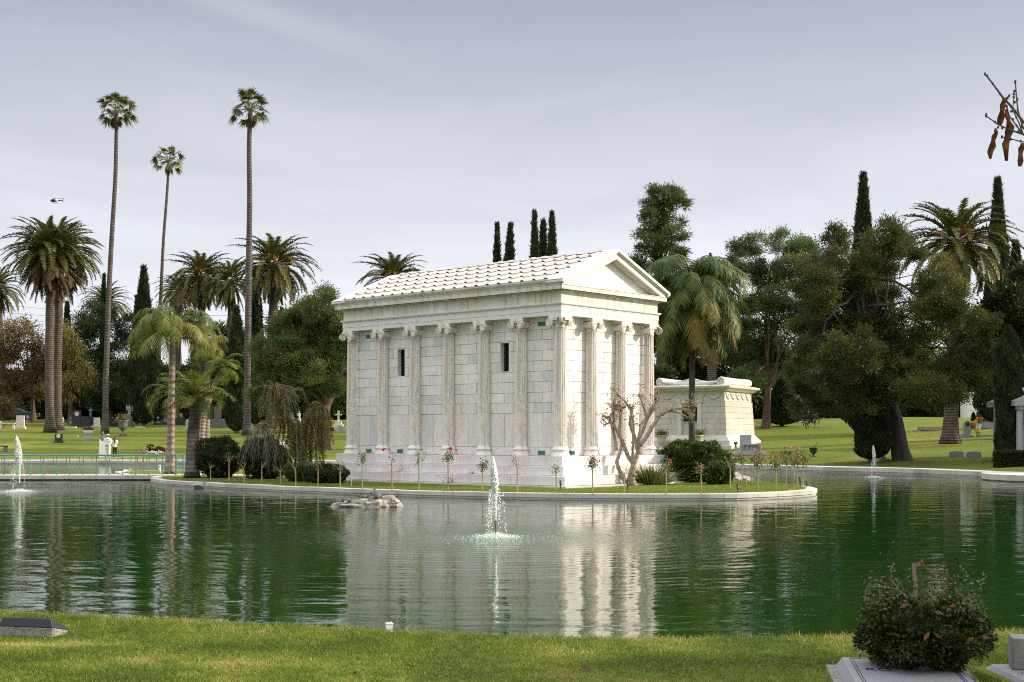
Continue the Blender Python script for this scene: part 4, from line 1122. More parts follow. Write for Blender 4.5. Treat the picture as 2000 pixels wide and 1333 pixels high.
# ------------------------------------------------------------------ vegetation: date palms
phoenix('c', (8, 832), -6, 560, 150, 62, .40, 'date palm at the left edge of the photo, half cut off by the frame', 1)
phoenix('a', (97, 850), 100, 488, 128, 96, .42, 'left one of the twin tall date palms with a big shaggy skirt of brown fronds', 2)
phoenix('a', (113, 848), 116, 492, 132, 92, .42, 'right one of the twin tall date palms, trunk just behind its neighbour', 3, rot=2.0)
phoenix('c', (208, 820), 205, 588, 190, 56, .42, 'small far date palm crown with a cypress in front of it', 4)
phoenix('b', (395, 822), 393, 535, 150, 76, .42, 'date palm with thick dead-frond skirt between the shortest fan palm and the tallest one', 5)
phoenix('c', (348, 822), 348, 565, 162, 52, .40, 'date palm with a brown drooping skirt, left behind the shaggy one', 6)
phoenix('c', (452, 826), 450, 545, 146, 62, .36, 'date palm with slim tan trunk, right next to the tallest fan palm', 7)
phoenix('b', (527, 838), 537, 512, 138, 90, .45, 'date palm with orange fruit left of the temple roof', 8)
phoenix('b', (770, 838), 768, 540, 118, 80, .42, 'date palm with orange fruit showing above the left end of the temple roof', 9)
phoenix('d', (1392, 838), 1388, 548, 122, 82, .42, 'date palm standing behind the weeping feather palm', 10)
phoenix('b', (1857, 866), 1866, 468, 92, 124, .50, 'big date palm with orange fruit and stout trunk behind the dark spreading tree', 11)
# ------------------------------------------------------------------ slender fan palms
fan_palm(0, [(205, 852), (208, 700), (213, 560), (219, 450), (226, 340), (228, 215)], 127, 37, .30, 'tall slender fan palm left, behind the two visitors', 31)
fan_palm(1, [(308, 835), (313, 600), (319, 470), (327, 370), (330, 312)], 165, 31, .27, 'shortest and thinnest fan palm with a small tuft', 32)
fan_palm(2, [(482, 852), (483, 760), (486, 500), (488, 380), (486, 290), (489, 212)], 125, 40, .36, 'tallest fan palm, trunk nearest the temple', 33)
# ------------------------------------------------------------------ feathery palms
d_ = 62.0
feather_palm([(*G(333, 927, IZ), IZ), (PX(334, d_), d_, PZ(800, d_)), (PX(338, d_), d_, PZ(655, d_))], .16, 30, 2.8, 'tall feathery palm with bright drooping fronds and pale trunk at the bridge end', 41, ll=.62, hang=1.0, els=(88, 25), droop=None, lw=.03, nl=64, tgrad=.5)
d_ = 63.2
feather_palm([(PX(327, d_), d_, IZ), (PX(333, d_), d_, PZ(860, d_)), (PX(341, d_), d_, PZ(765, d_))], .14, 16, 1.7, 'low feathery palm with wispy fronds close behind the pale trunk at the bridge', 42, ll=.45, hang=.35, els=(75, -15), droop=(70, 115), lw=.026, nl=48)
d_ = 59.5
feather_palm([(*G(375, 934, IZ), IZ), (PX(377, d_), d_, PZ(850, d_)), (PX(383, d_), d_, PZ(775, d_))], .27, 20, 1.9, 'stout rough-trunked palm with upright green fronds, right of the bridge end', 43, bark='palm_bark', ll=.55, hang=.3, els=(85, 0), droop=(60, 105), lw=.030, nl=52)
d_ = 112.0
x_, y_, z_ = at(392, d_)
feather_palm([(x_, y_, z_ - .1), (PX(397, d_), d_, PZ(818, d_)), (PX(412, d_), d_, PZ(770, d_)), (PX(436, d_), d_, PZ(715, d_))], .24, 16, 2.0, 'leaning palm with curved tan trunk and green fronds beyond the island bushes', 44, ll=.55, hang=.45, els=(70, -20), droop=(90, 130), lw=.05)
d_ = 116.0
x_, y_, z_ = at(404, d_)
feather_palm([(x_, y_, z_ - .1), (PX(405, d_), d_, PZ(780, d_)), (PX(404, d_), d_, PZ(672, d_))], .22, 22, 2.0, 'yellowish weeping palm rising behind the leaning palm', 45, ll=.9, hang=1.0, els=(45, -10), droop=(95, 140), lw=.045, tint0=.8)
d_ = 88.0
x_, y_, z_ = at(1352, d_)
feather_palm([(x_, y_, z_ - .1), (PX(1351, d_), d_, PZ(800, d_)), (PX(1352, d_), d_, PZ(700, d_)), (PX(1350, d_), d_, PZ(562, d_))], .20, 78, 4.9, 'big weeping feather palm with a dark slim trunk in front of the smaller tomb', 46, mat='queen_dark', bark='bark_dark', ll=.95, hang=1.0, els=(82, -72), droop=None, lw=.075, nl=52, tint0=.45, tgrad=.7)
# ------------------------------------------------------------------ cypresses
cypress(131, 590, 148, 22, 'cypress hidden behind the twin date palm trunks', 51)
cypress(203, 533, 165, 17, 'cypress in front of the small far date palm', 52)
cypress(281, 520, 140, 50, 'tall dark cypress left of the feathery palms', 53)
cypress(268, 578, 143, 24, 'shorter cypress leaning on the tall dark one', 54)
cypress(499, 520, 140, 27, 'narrow ivy-green cypress hugging the tallest fan palm trunk', 55, shape=.6)
cypress(462, 600, 128, 40, 'dark bulky cypress standing left of the tallest fan palm', 56, shape=.5)
for i, (px, pt, w, dd, lb, ti) in enumerate(((971, 432, 17, 132, 'leftmost cypress above the temple roof', 0), (1012, 433, 25, 130, 'cypress leaning right, second from the left above the temple roof', .03), (1044, 408, 19, 131, 'slim upright cypress, tallest left of the touching pair above the temple roof', 0),
                                         (1065, 426, 24, 133, 'left and shorter cypress of the touching pair above the roof', .008), (1078, 410, 22, 130, 'right and taller cypress of the touching pair above the roof', 0))):
    cypress(px - ti * 900, pt, dd, w * 1.9, lb, 60 + i, shape=.22, tilt=ti)
cypress(1686, 335, 108, 84, 'tall cypress spire rising out of the dark spreading tree', 66, shape=.12, n=20000)
cypress(1949, 345, 112, 74, 'tall cypress spire behind the big date palm at the right', 67, shape=.15, n=20000)
cypress(1984, 470, 96, 60, 'broad dark cypress right of the big date palm', 68, shape=.45, n=14000)
cypress(1970, 640, 72, 44, 'black-green column cypress beside the low hedge at the right', 69, shape=.8, n=14000)
cypress(1702, 690, 77.5, 62, 'dark rounded conifer behind the stone urn', 70, shape=.55, n=12000)
cypress(1527, 752, 127, 56, 'stubby cone conifer beside the white niche wall', 71, shape=.35, n=8000)
# ------------------------------------------------------------------ background trees, left
GB = 'background trees'
tree('broadleaf_tree', 'autumn-brown sparse tree left of the twin date palms', 'tree', 66, 146, [(30, 680, 36), (70, 665, 30), (62, 725, 38), (12, 745, 34), (84, 750, 26), (40, 640, 22), (85, 700, 24), (25, 790, 26)], 'autumn', 'bark_brown', .32, 12000, .42, .15, 81, GB, csz=.8, shell=.35, hang=.5, nb=5)
tree('broadleaf_tree', 'golden weeping tree between the twin date palms and the fan palm', 'tree', 137, 142, [(137, 690, 26), (150, 740, 28), (122, 760, 24), (160, 710, 20), (128, 650, 18)], 'willow', 'bark_brown', .28, 5200, .45, .12, 82, GB, csz=.8, shell=.35, hang=.8, nb=5)
tree('pine_tree', 'dark rounded pine behind the left fan palm', 'tree', 212, 152, [(165, 640, 32), (210, 630, 36), (250, 640, 26), (180, 700, 38), (235, 700, 36), (160, 755, 32), (205, 765, 38), (250, 765, 30)], 'pine_dark', 'bark_brown', .5, 44000, .32, .10, 83, GB, csz=.8, depth=.8)
tree('broadleaf_tree', 'dark undergrowth tree behind the twin date palms', 'tree', 60, 172, [(10, 760, 42), (60, 775, 40), (110, 760, 44), (155, 775, 36), (20, 800, 36), (100, 800, 38)], 'hedge_dark', 'bark_dark', .4, 16000, .5, .2, 84, GB, csz=1.0)
tree('broadleaf_tree', 'dark leafy tree behind the feathery palms', 'tree', 330, 160, [(300, 740, 42), (345, 750, 44), (320, 790, 40), (375, 770, 40), (400, 730, 34), (290, 790, 34), (420, 775, 36)], 'broad', 'bark_dark', .45, 24000, .42, .18, 85, GB, csz=.9)
tree('broadleaf_tree', 'bushy green tree between the date palm trunks left of the pine', 'tree', 470, 156, [(440, 655, 30), (470, 690, 34), (430, 710, 34), (460, 745, 36), (500, 720, 40), (420, 755, 30), (530, 770, 40), (480, 790, 34)], 'broad', 'bark_dark', .45, 24000, .42, .18, 86, GB, csz=.9)
tree('bare_tree', 'leafless twiggy tree with a few dry leaves between the fan palm and the feathery palms', 'tree', 345, 146, [(335, 600, 20), (365, 585, 24), (395, 620, 22), (350, 640, 18)], 'autumn', 'bark_brown', .22, 500, .35, .15, 87, GB, csz=.9, nb=14, limb_r=.5)
tree('pine_tree', 'wide feathery pine with reddish limbs left of the temple', 'tree', 634, 106,
     [(640, 600, 36), (600, 620, 38), (565, 650, 40), (655, 640, 36), (620, 668, 42), (575, 700, 42), (535, 690, 32), (660, 690, 34), (540, 735, 34), (610, 722, 40), (650, 745, 30), (580, 750, 30), (520, 765, 26), (680, 640, 34), (640, 640, 40), (700, 660, 40), (720, 700, 40)],
     'mela', 'bark_red', .5, 120000, .24, .062, 88, GB, csz=.5, depth=.6, shell=.45, tpath=[(630, 862), (634, 800), (650, 760), (668, 700), (676, 660)], nb=6, limb_r=.42, up=.1)
tree('broadleaf_tree', 'dense green tree behind the feathery pine', 'tree', 600, 150, [(560, 640, 34), (600, 625, 36), (640, 615, 34), (570, 700, 40), (620, 690, 44), (590, 760, 44), (650, 770, 44), (690, 640, 34)], 'broad', 'bark_dark', .5, 26000, .42, .18, 89, GB, csz=.9)
# behind the temple, right
tree('pine_tree', 'tall clumpy dark pine rising behind the temple gable', 'tree', 1292, 126, [(1290, 385, 22, 16), (1308, 380, 18, 14), (1265, 402, 16, 11), (1320, 402, 17, 11), (1290, 412, 20, 12), (1268, 430, 18, 11), (1312, 432, 22, 12), (1290, 448, 20, 12), (1262, 460, 18, 11), (1318, 462, 22, 12), (1286, 482, 22, 12), (1322, 490, 18, 11), (1258, 492, 16, 10), (1248, 512, 18, 11), (1300, 512, 24, 12), (1280, 530, 20, 10), (1240, 522, 10, 8)],
     'pine', 'bark_dark', .45, 26000, .34, .08, 90, GB, csz=.5, tpath=[(1290, 838), (1290, 600), (1282, 480), (1300, 375)], flat=.7, nb=2, limb_r=.25)
tree('broadleaf_tree', 'dark tree behind the weeping palm and the smaller tomb', 'tree', 1380, 140, [(1310, 640, 40), (1350, 680, 48), (1400, 640, 46), (1420, 700, 46), (1310, 720, 44), (1370, 745, 44), (1440, 750, 40), (1290, 680, 34)], 'hedge_dark', 'bark_dark', .5, 26000, .45, .2, 91, GB, csz=1.0)
tree('broadleaf_tree', 'round olive-green shrub tree just left of the smaller tomb', 'tree', 1296, 112, [(1292, 735, 22), (1300, 765, 24), (1284, 790, 18)], 'hedge', 'bark_brown', .2, 8000, .28, .12, 92, GB, csz=.6)
tree('pine_tree', 'spreading grey-green pine with a reddish trunk right of the smaller tomb', 'tree', 1492, 124,
     [(1470, 475, 36, 20), (1450, 520, 34, 20), (1535, 480, 40, 22), (1560, 500, 34, 20), (1500, 545, 38, 22), (1560, 560, 40, 22), (1460, 590, 30, 20), (1530, 615, 44, 26), (1480, 650, 40, 24), (1570, 660, 40, 26), (1510, 700, 44, 26), (1445, 690, 34, 24), (1560, 730, 40, 26), (1590, 610, 34, 24), (1600, 760, 34, 22), (1440, 640, 32, 22), (1495, 590, 36, 22), (1450, 745, 34, 22), (1535, 690, 38, 24), (1580, 600, 34, 22), (1520, 530, 30, 18)],
     'pine', 'bark_red', .38, 110000, .32, .075, 93, GB, csz=.55, tpath=[(1496, 825), (1500, 760), (1496, 640), (1505, 520)], nb=4, shell=.5, limb_r=.32)
tree('broadleaf_tree', 'dark leafy tree behind the grey-green pine', 'tree', 1520, 158, [(1470, 700, 40), (1520, 740, 46), (1580, 740, 46), (1480, 770, 40), (1560, 785, 40), (1620, 760, 44), (1660, 740, 44), (1620, 700, 40), (1600, 790, 36)], 'hedge_dark', 'bark_dark', .5, 24000, .5, .2, 94, GB, csz=1.0)
tree('broadleaf_tree', 'dark leafy tree behind the big date palm trunk', 'tree', 1840, 150, [(1740, 720, 46), (1800, 700, 50), (1860, 690, 50), (1900, 650, 46), (1930, 720, 50), (1820, 765, 46), (1890, 765, 44), (1740, 775, 40), (1960, 760, 46), (1990, 690, 46)], 'broad', 'bark_dark', .5, 26000, .5, .2, 95, GB, csz=1.0)
# dark shrubs and low trees that close the view under the crowns
r_ = RNG(180)
for i, (px, d, w, h, lb) in enumerate(((-20, 176, 9, 4.6, 'leftmost dark shrub mass behind the parked car'), (48, 178, 8, 5.2, 'dark shrub mass behind the carved saint headstone'), (112, 174, 8, 5.0, 'dark shrub mass behind the twin date palm trunks'), (175, 176, 8, 5.6, 'dark shrub mass behind the black wall monument'),
                                   (240, 172, 8, 5.0, 'dark shrub mass behind the angel statue'), (300, 174, 8, 5.4, 'dark shrub mass behind the white-cross headstone'), (360, 172, 8, 5.0, 'dark shrub mass behind the light grey headstone'), (425, 176, 8, 5.2, 'dark shrub mass behind the dark grave terrace'), (490, 172, 8, 5.6, 'dark shrub mass behind the tallest fan palm'), (550, 170, 8, 5.0, 'dark shrub mass left of the veiled statue'), (612, 172, 8, 5.4, 'dark shrub mass behind the veiled statue'), (676, 170, 7, 5.0, 'dark shrub mass behind the white grave cross'),
                                   (1470, 172, 8, 5.4, 'dark shrub mass right of the smaller tomb'), (1532, 170, 8, 5.0, 'dark shrub mass behind the stubby cone conifer'), (1600, 172, 9, 5.6, 'dark shrub mass behind the white niche wall by the cone conifer'), (1668, 170, 8, 5.0, 'dark shrub mass left of the leaning trunk'), (1735, 172, 9, 5.6, 'dark shrub mass behind the leaning trunk'), (1805, 170, 8, 5.2, 'dark shrub mass left of the big date palm trunk'), (1872, 172, 9, 5.6, 'dark shrub mass behind the pointed dark headstone'), (1945, 170, 9, 5.8, 'dark shrub mass behind the long niche wall'), (2015, 172, 9, 6.0, 'dark shrub mass at the right edge of the photo'))):
    x, y, z = at(px, d)
    solo(shrub_mesh(RNG(1800 + i), (w * .5, w * .42, h * .68), 8500, .55, .22, .82, .3, i, .3), 'bush', M['hedge_dark'], lb, 'bush', (x, y, z - .3), group='dark shrubs closing the background')
# the dark spreading tree at the right
tree('spreading_tree', 'dark olive spreading tree leaning over the lawn at the right, trunk beside the pond', 'tree', 1762, 78,
     [(1650, 470, 26, 36), (1700, 475, 32, 30), (1660, 530, 40, 34), (1600, 520, 46, 34), (1570, 575, 46, 40), (1740, 545, 34, 40), (1782, 480, 36, 36), (1795, 555, 38, 38), (1640, 610, 52, 44), (1790, 600, 50, 44), (1580, 650, 46, 46), (1700, 650, 56, 46), (1860, 640, 54, 36), (1620, 700, 56, 44), (1780, 680, 56, 40), (1880, 690, 44, 34), (1700, 725, 60, 44), (1830, 735, 50, 34), (1600, 760, 46, 34), (1660, 775, 48, 30), (1880, 735, 36, 26), (1570, 700, 34, 36), (1740, 770, 44, 30), (1800, 775, 40, 24), (1580, 800, 34, 20), (1690, 565, 50, 44), (1735, 610, 50, 44), (1700, 510, 36, 34), (1745, 500, 30, 30), (1660, 650, 50, 40), (1780, 640, 44, 40), (1730, 690, 46, 36)],
     'olive', 'bark_dark', .46, 250000, .17, .062, 101, csz=.45, depth=.75, shell=.5, tpath=[(1762, 896), (1752, 830), (1738, 770), (1715, 700), (1690, 620), (1680, 540)], nb=3, limb_r=.30, jd=.7)
tree('broadleaf_tree', 'dark leafy tree at the right edge beside the broad cypress', 'tree', 2004, 92, [(1975, 600, 40), (2010, 640, 50), (1950, 660, 36), (2000, 700, 46), (1945, 620, 28), (1985, 745, 36), (2030, 560, 50), (2040, 740, 50)], 'hedge_dark', 'bark_dark', .4, 30000, .3, .13, 102, csz=.7)
# trees that stand right of the frame and shade the near corner and the right bank

# ------------------------------------------------------------------ island and shore shrubs
rng = RNG(200)
def shrub(px, py, d, r, n, size, wid, mat, label, cat='bush', seed=0, name='bush', z=None, **kw):
    x, y = PX(px, d), d
    return solo(shrub_mesh(RNG(seed), r, n, size, wid, seed=seed, **kw), name, M[mat], label, cat, (x, y, IZ if z is None else z))
k_ = 1 / F
shrub(428, 0, 58.5, (.98, .9, .88), 9000, .12, .055, 'hedge_dark', 'round dark bush left of the weeping twigs on the island', seed=1)
shrub(516, 0, 57.0, (.98, .9, .86), 9000, .12, .055, 'hedge_dark', 'round dark bush half covered by bare weeping twigs', seed=2)
shrub(636, 0, 51.5, (.85, .7, .37), 8000, .07, .035, 'hedge_dark', 'low clipped bush at the left foot of the temple steps', seed=3)
shrub(578, 0, 53.0, (.42, .4, .34), 3500, .07, .03, 'hedge', 'small light-green shrub behind the gnarled willow trunk', seed=4)
shrub(1356, 0, 52.8, (1.38, 1.1, .80), 16000, .12, .06, 'hedge', 'large green hedge bush right of the temple steps', seed=5, lump=.25)
shrub(1404, 0, 50.2, (.50, .5, .42), 4500, .10, .05, 'hedge', 'lower lobe bush at the right end of the large hedge', seed=6, lump=.3)
def boxhedge(px0, px1, d, h, label, seed):
    r = RNG(seed); x0, x1 = PX(px0, d), PX(px1, d); w = x1 - x0; mb = MB(); n = 14000
    f = r.integers(0, 3, n); P = r.random((n, 3)) * np.array([w, .9, h])
    P[f == 0, 2] = h; P[f == 1, 1] = 0; P[f == 2, 0] = np.where(r.random((f == 2).sum()) < .5, 0, w)
    Nn = np.stack([(f == 2) * np.sign(P[:, 0] - w / 2), (f == 1) * -1.0, (f == 0) * 1.0], -1)
    cards(mb, P + r.normal(size=(n, 3)) * .03 - Nn * .04, unit(Nn + r.normal(size=(n, 3)) * .7), .09, .045, np.clip(r.normal(.4, .25, n), 0, 1), r)
    box(mb, .05, w - .05, .05, .85, 0, h - .05, 0.0)
    return solo(mb, 'hedge', M['hedge_dark'], label, 'hedge', (x0, d, gz((x0 + x1) / 2, d) - .05))
boxhedge(1953, 2030, 68.5, .8, 'low clipped hedge at the right edge in front of the grey portico', 7)
# strappy grass clump by the temple corner
mb = MB(); r_ = RNG(9); n = 900
P = np.stack([r_.normal(size=n) * .22, r_.normal(size=n) * .18, np.zeros(n)], -1); D = unit(np.stack([P[:, 0] * 1.6, P[:, 1] * 1.6, np.full(n, .9)], -1) + r_.normal(size=(n, 3)) * .14)
blades(mb, P, D, r_.uniform(.45, 1.05, n), .028, np.clip(r_.normal(.5, .3, n), 0, 1), (np.array([0, 0, -1.0]) * r_.uniform(.0, .35, n)[:, None] + D * np.array([1, 1, 0]) * .25), rnd_dir(r_, n))
solo(mb, 'strappy_plant', M['rose_leaf'], 'tuft of long strappy leaves at the foot of the knobbly pruned tree', 'plant', (*G(1270, 947, IZ), IZ))

# knobbly pruned tree with yellow leaves in front of the sunlit temple end
def tpx(px, py, d, dy=0.0): return np.array([PX(px, d + dy), d + dy, PZ(py, d + dy)])
d_ = DZ(949, IZ); bx_, by_ = PX(1236, d_), d_
o = thing('pruned_tree', 'knobbly pruned tree with a few yellow leaves in front of the sunlit temple end', 'tree', (bx_, by_, IZ))
mb = MB(); lf = MB(); r_ = RNG(300); B0 = np.array([bx_, by_, IZ])
def knob(pts, r0, r1, twigs=True):
    P = np.array([tpx(p[0], p[1], d_, p[2] if len(p) > 2 else 0) - B0 for p in pts]); t = np.linspace(0, 1, len(pts) * 6); ti = np.linspace(0, 1, len(pts))
    Q = np.stack([np.interp(t, ti, P[:, k]) for k in range(3)], -1); Q[1:-1] = (Q[:-2] + Q[1:-1] * 2 + Q[2:]) / 4
    R = .8 * np.linspace(r0, r1, len(t)) * (1 + .16 * np.sin(np.arange(len(t)) * 2.1 + r0 * 90) * (t > .1))
    tube(mb, Q, R, 10, True, .5, .05, r_)
    for k in range(len(t) // 3):
        i = r_.integers(4, len(t)); q = Q[i]; ico(mb, q + r_.normal(size=3) * R[i] * .5, R[i] * .75, 1)
    if twigs:
        for k in range(15):
            q = Q[-1 - int(r_.integers(0, max(2, len(t) // 3)))]; L = r_.uniform(.12, .42); e = q + unit(r_.normal(size=3) + UP * .7) * L
            tube(mb, bez(q, (q + e) / 2 + r_.normal(size=3) * .05, e, 4), np.linspace(.014, .006, 4), 5)
            n = int(r_.integers(1, 4)); cards(lf, e + r_.normal(size=(n, 3)) * .05, unit(r_.normal(size=(n, 3)) - UP * .4), r_.uniform(.07, .13, n), .06, r_.random(n), r_)
knob([(1238, 951), (1232, 930), (1240, 900), (1248, 880), (1244, 855)], .17, .09, False)
knob([(1226, 951), (1212, 925), (1204, 903), (1212, 880), (1214, 868)], .11, .065, False)
knob([(1246, 885), (1240, 855), (1230, 828), (1234, 800), (1231, 798)], .10, .06)
knob([(1250, 870), (1262, 855), (1277, 830), (1288, 812), (1303, 803), (1326, 797), (1342, 802)], .11, .04)
knob([(1303, 803), (1325, 806), (1348, 818), (1356, 812)], .05, .02)
knob([(1330, 800), (1345, 790), (1352, 785)], .04, .018)
knob([(1246, 860), (1256, 840), (1264, 818), (1272, 806), (1281, 790)], .09, .05)
knob([(1264, 818), (1258, 800), (1252, 780), (1246, 772)], .06, .03)
knob([(1236, 905), (1226, 890), (1218, 868), (1210, 852), (1211, 830), (1212, 800), (1222, 795)], .11, .05)
knob([(1210, 855), (1202, 835), (1196, 825), (1180, 830)], .06, .03)
knob([(1204, 880), (1200, 850), (1194, 830), (1190, 815), (1176, 814)], .08, .035)
knob([(1200, 840), (1198, 815), (1196, 798), (1208, 800)], .05, .03)
knob([(1212, 800), (1210, 790), (1196, 795)], .05, .03); knob([(1231, 800), (1222, 785), (1210, 775), (1206, 770)], .05, .025)
knob([(1236, 905, .3), (1236, 870, .5), (1238, 840, .6), (1236, 815, .7)], .08, .04); knob([(1244, 870, .4), (1252, 830, .7), (1268, 805, .9), (1284, 780, .9)], .07, .03)
knob([(1281, 790), (1290, 778), (1284, 770)], .04, .02)
mb.build('trunk', M['bark_pale'], o, True); lf.build('crown', M['ylw_leaf'], o)

# gnarled weeping willow with bare twigs on the island
d_ = DZ(941, IZ); bx_, by_ = PX(598, d_), d_; B0 = np.array([bx_, by_, IZ])
o = thing('gnarled_willow', 'gnarled weeping willow with thinning yellow-green strands left of the temple', 'tree', (bx_, by_, IZ))
mb = MB(); lf = MB(); r_ = RNG(301)
def wl(pts, r0, r1):
    P = np.array([tpx(p[0], p[1], d_, p[2] if len(p) > 2 else 0) - B0 for p in pts]); t = np.linspace(0, 1, len(pts) * 5); ti = np.linspace(0, 1, len(pts))
    Q = np.stack([np.interp(t, ti, P[:, k]) for k in range(3)], -1); Q[1:-1] = (Q[:-2] + Q[1:-1] * 2 + Q[2:]) / 4
    tube(mb, Q, np.linspace(r0, r1, len(t)) * (1 + .1 * r_.normal(size=len(t))), 10, True, .5, .07, r_); return Q
q1 = wl([(600, 943), (593, 915), (588, 880), (586, 850), (580, 835), (572, 820), (556, 812)], .24, .10)
q2 = wl([(560, 815), (545, 818), (535, 808), (524, 800)], .10, .04); q3 = wl([(582, 840), (560, 800), (548, 780), (540, 760), (534, 755)], .12, .06)
q4 = wl([(586, 852), (600, 825), (618, 808), (632, 795)], .12, .05); q5 = wl([(560, 800), (565, 775), (575, 760)], .05, .02); q6 = wl([(556, 814), (530, 822), (510, 830)], .05, .02)
def strand(p, L, out, dens, leaf):
    dr = unit(np.array([r_.normal(), r_.normal(), .35])) * out
    pts = bez(p, p + dr + UP * .15, p + dr * 1.5 - UP * L, 8); tube(mb, pts, np.linspace(.011, .004, 8), 4)
    if leaf:
        n = int(dens * L * 1.9); t = r_.random(n) ** .8; i = np.clip((t * 7).astype(int), 0, 6)
        P = pts[i] + (pts[i + 1] - pts[i]) * (t * 7 - i)[:, None]
        cards(lf, P, unit(r_.normal(size=(n, 3)) * .6 - UP * .9), r_.uniform(.06, .15, n), .028, np.clip(r_.normal(.5, .3, n), 0, 1), r_)
for k in range(70): strand(q4[r_.integers(5, len(q4))] , r_.uniform(.7, 2.2), r_.uniform(.15, .6), 60, True)
for k in range(60): strand(q1[r_.integers(15, len(q1))], r_.uniform(.8, 2.2), r_.uniform(.1, .5), 55, True)
for k in range(50): strand(q3[r_.integers(8, len(q3))], r_.uniform(.6, 1.7), r_.uniform(.2, .7), 60, True)
for k in range(26): strand(q5[r_.integers(3, len(q5))], r_.uniform(.5, 1.5), r_.uniform(.2, .6), 30, r_.random() < .4)
for k in range(30): strand(q3[r_.integers(8, len(q3))], r_.uniform(.4, 1.0), r_.uniform(.4, .9), 0, False)
# bare hanging twigs spilling over the dark bush on the left
for k in range(60):
    p = q6[-1 - int(r_.integers(0, 4))]; tx, ty = r_.uniform(462, 560), r_.uniform(860, 935)
    e = tpx(tx, ty, d_, r_.uniform(-.5, .8)) - B0; mid = np.array([e[0] * .75 + p[0] * .25, (p[1] + e[1]) / 2 - .4, p[2] + r_.uniform(-.9, .25)])
    pts = bez(p, mid, e, 9); tube(mb, pts, np.linspace(.016, .004, 9), 4)
    for j in range(3):
        q = pts[r_.integers(4, 8)]; tube(mb, bez(q, q + r_.normal(size=3) * .12, q - UP * r_.uniform(.15, .5) + r_.normal(size=3) * .1, 5), np.linspace(.007, .003, 5), 4)
mb.build('trunk', M['bark_grey'], o, True); lf.build('crown', M['willow'], o)
# ------------------------------------------------------------------ staked roses round the island edge
def rose(px, pb, ptop, leaf, bloom, label, seed, lean=0.0, hr=.17, z=IZ, nb=4, loc=None):
    r = RNG(900 + seed); x, y = G(px, pb, z) if loc is None else loc
    h = (pb - ptop) / F * y
    o = thing('rose_standard', label, 'rose', (x, y, z), group='staked roses round the island edge')
    st = h * .62
    mb = MB(); tube(mb, [(0, 0, -.05), (lean * .4, 0, st * .5), (lean, 0, st)], .0155, 7, True, .5); tube(mb, [(.03, .01, -.05), (lean + .015, 0, st * .97)], .009, 6)
    br = []
    for k in range(5):
        e = np.array([lean, 0, st]) + np.array([r.normal() * .12, r.normal() * .10, r.uniform(.45, 1.0) * (h - st)])
        p = bez((lean, 0, st - .02), (lean + e[0] * .3, 0, st + (e[2] - st) * .35), e, 5); tube(mb, p, np.linspace(.011, .005, 5), 5); br.append(p)
    mb.build('trunk', M['wood_stake'], o)
    if leaf:
        lf = MB(); n = leaf
        i = r.integers(0, 5, n); t = r.uniform(.35, 1.0, n)
        P = np.array([b[min(4, int(tt * 4))] for b, tt in zip([br[k] for k in i], t)]) + r.normal(size=(n, 3)) * hr * .42
        cards(lf, P, unit(r.normal(size=(n, 3)) + UP * .2), r.uniform(.05, .095, n), .045, np.clip(r.normal(.5, .28, n), 0, 1), r); lf.build('crown', M['rose_leaf'], o)
    if bloom:
        for k in range(nb):
            bm = MB()
            c = br[k % 5][-1] + (r.normal(size=3) * hr * .45 if nb > 1 else 0); R = r.uniform(.028, .044) * (1.5 if nb == 1 else 1)
            n = 26; D = unit(r.normal(size=(n, 3)) + UP * .3); cards(bm, c + D * R * .25, unit(D + r.normal(size=(n, 3)) * .5), R, R * 1.1, r.random(n), r)
            bm.build('bloom', M[bloom], o)
    return o
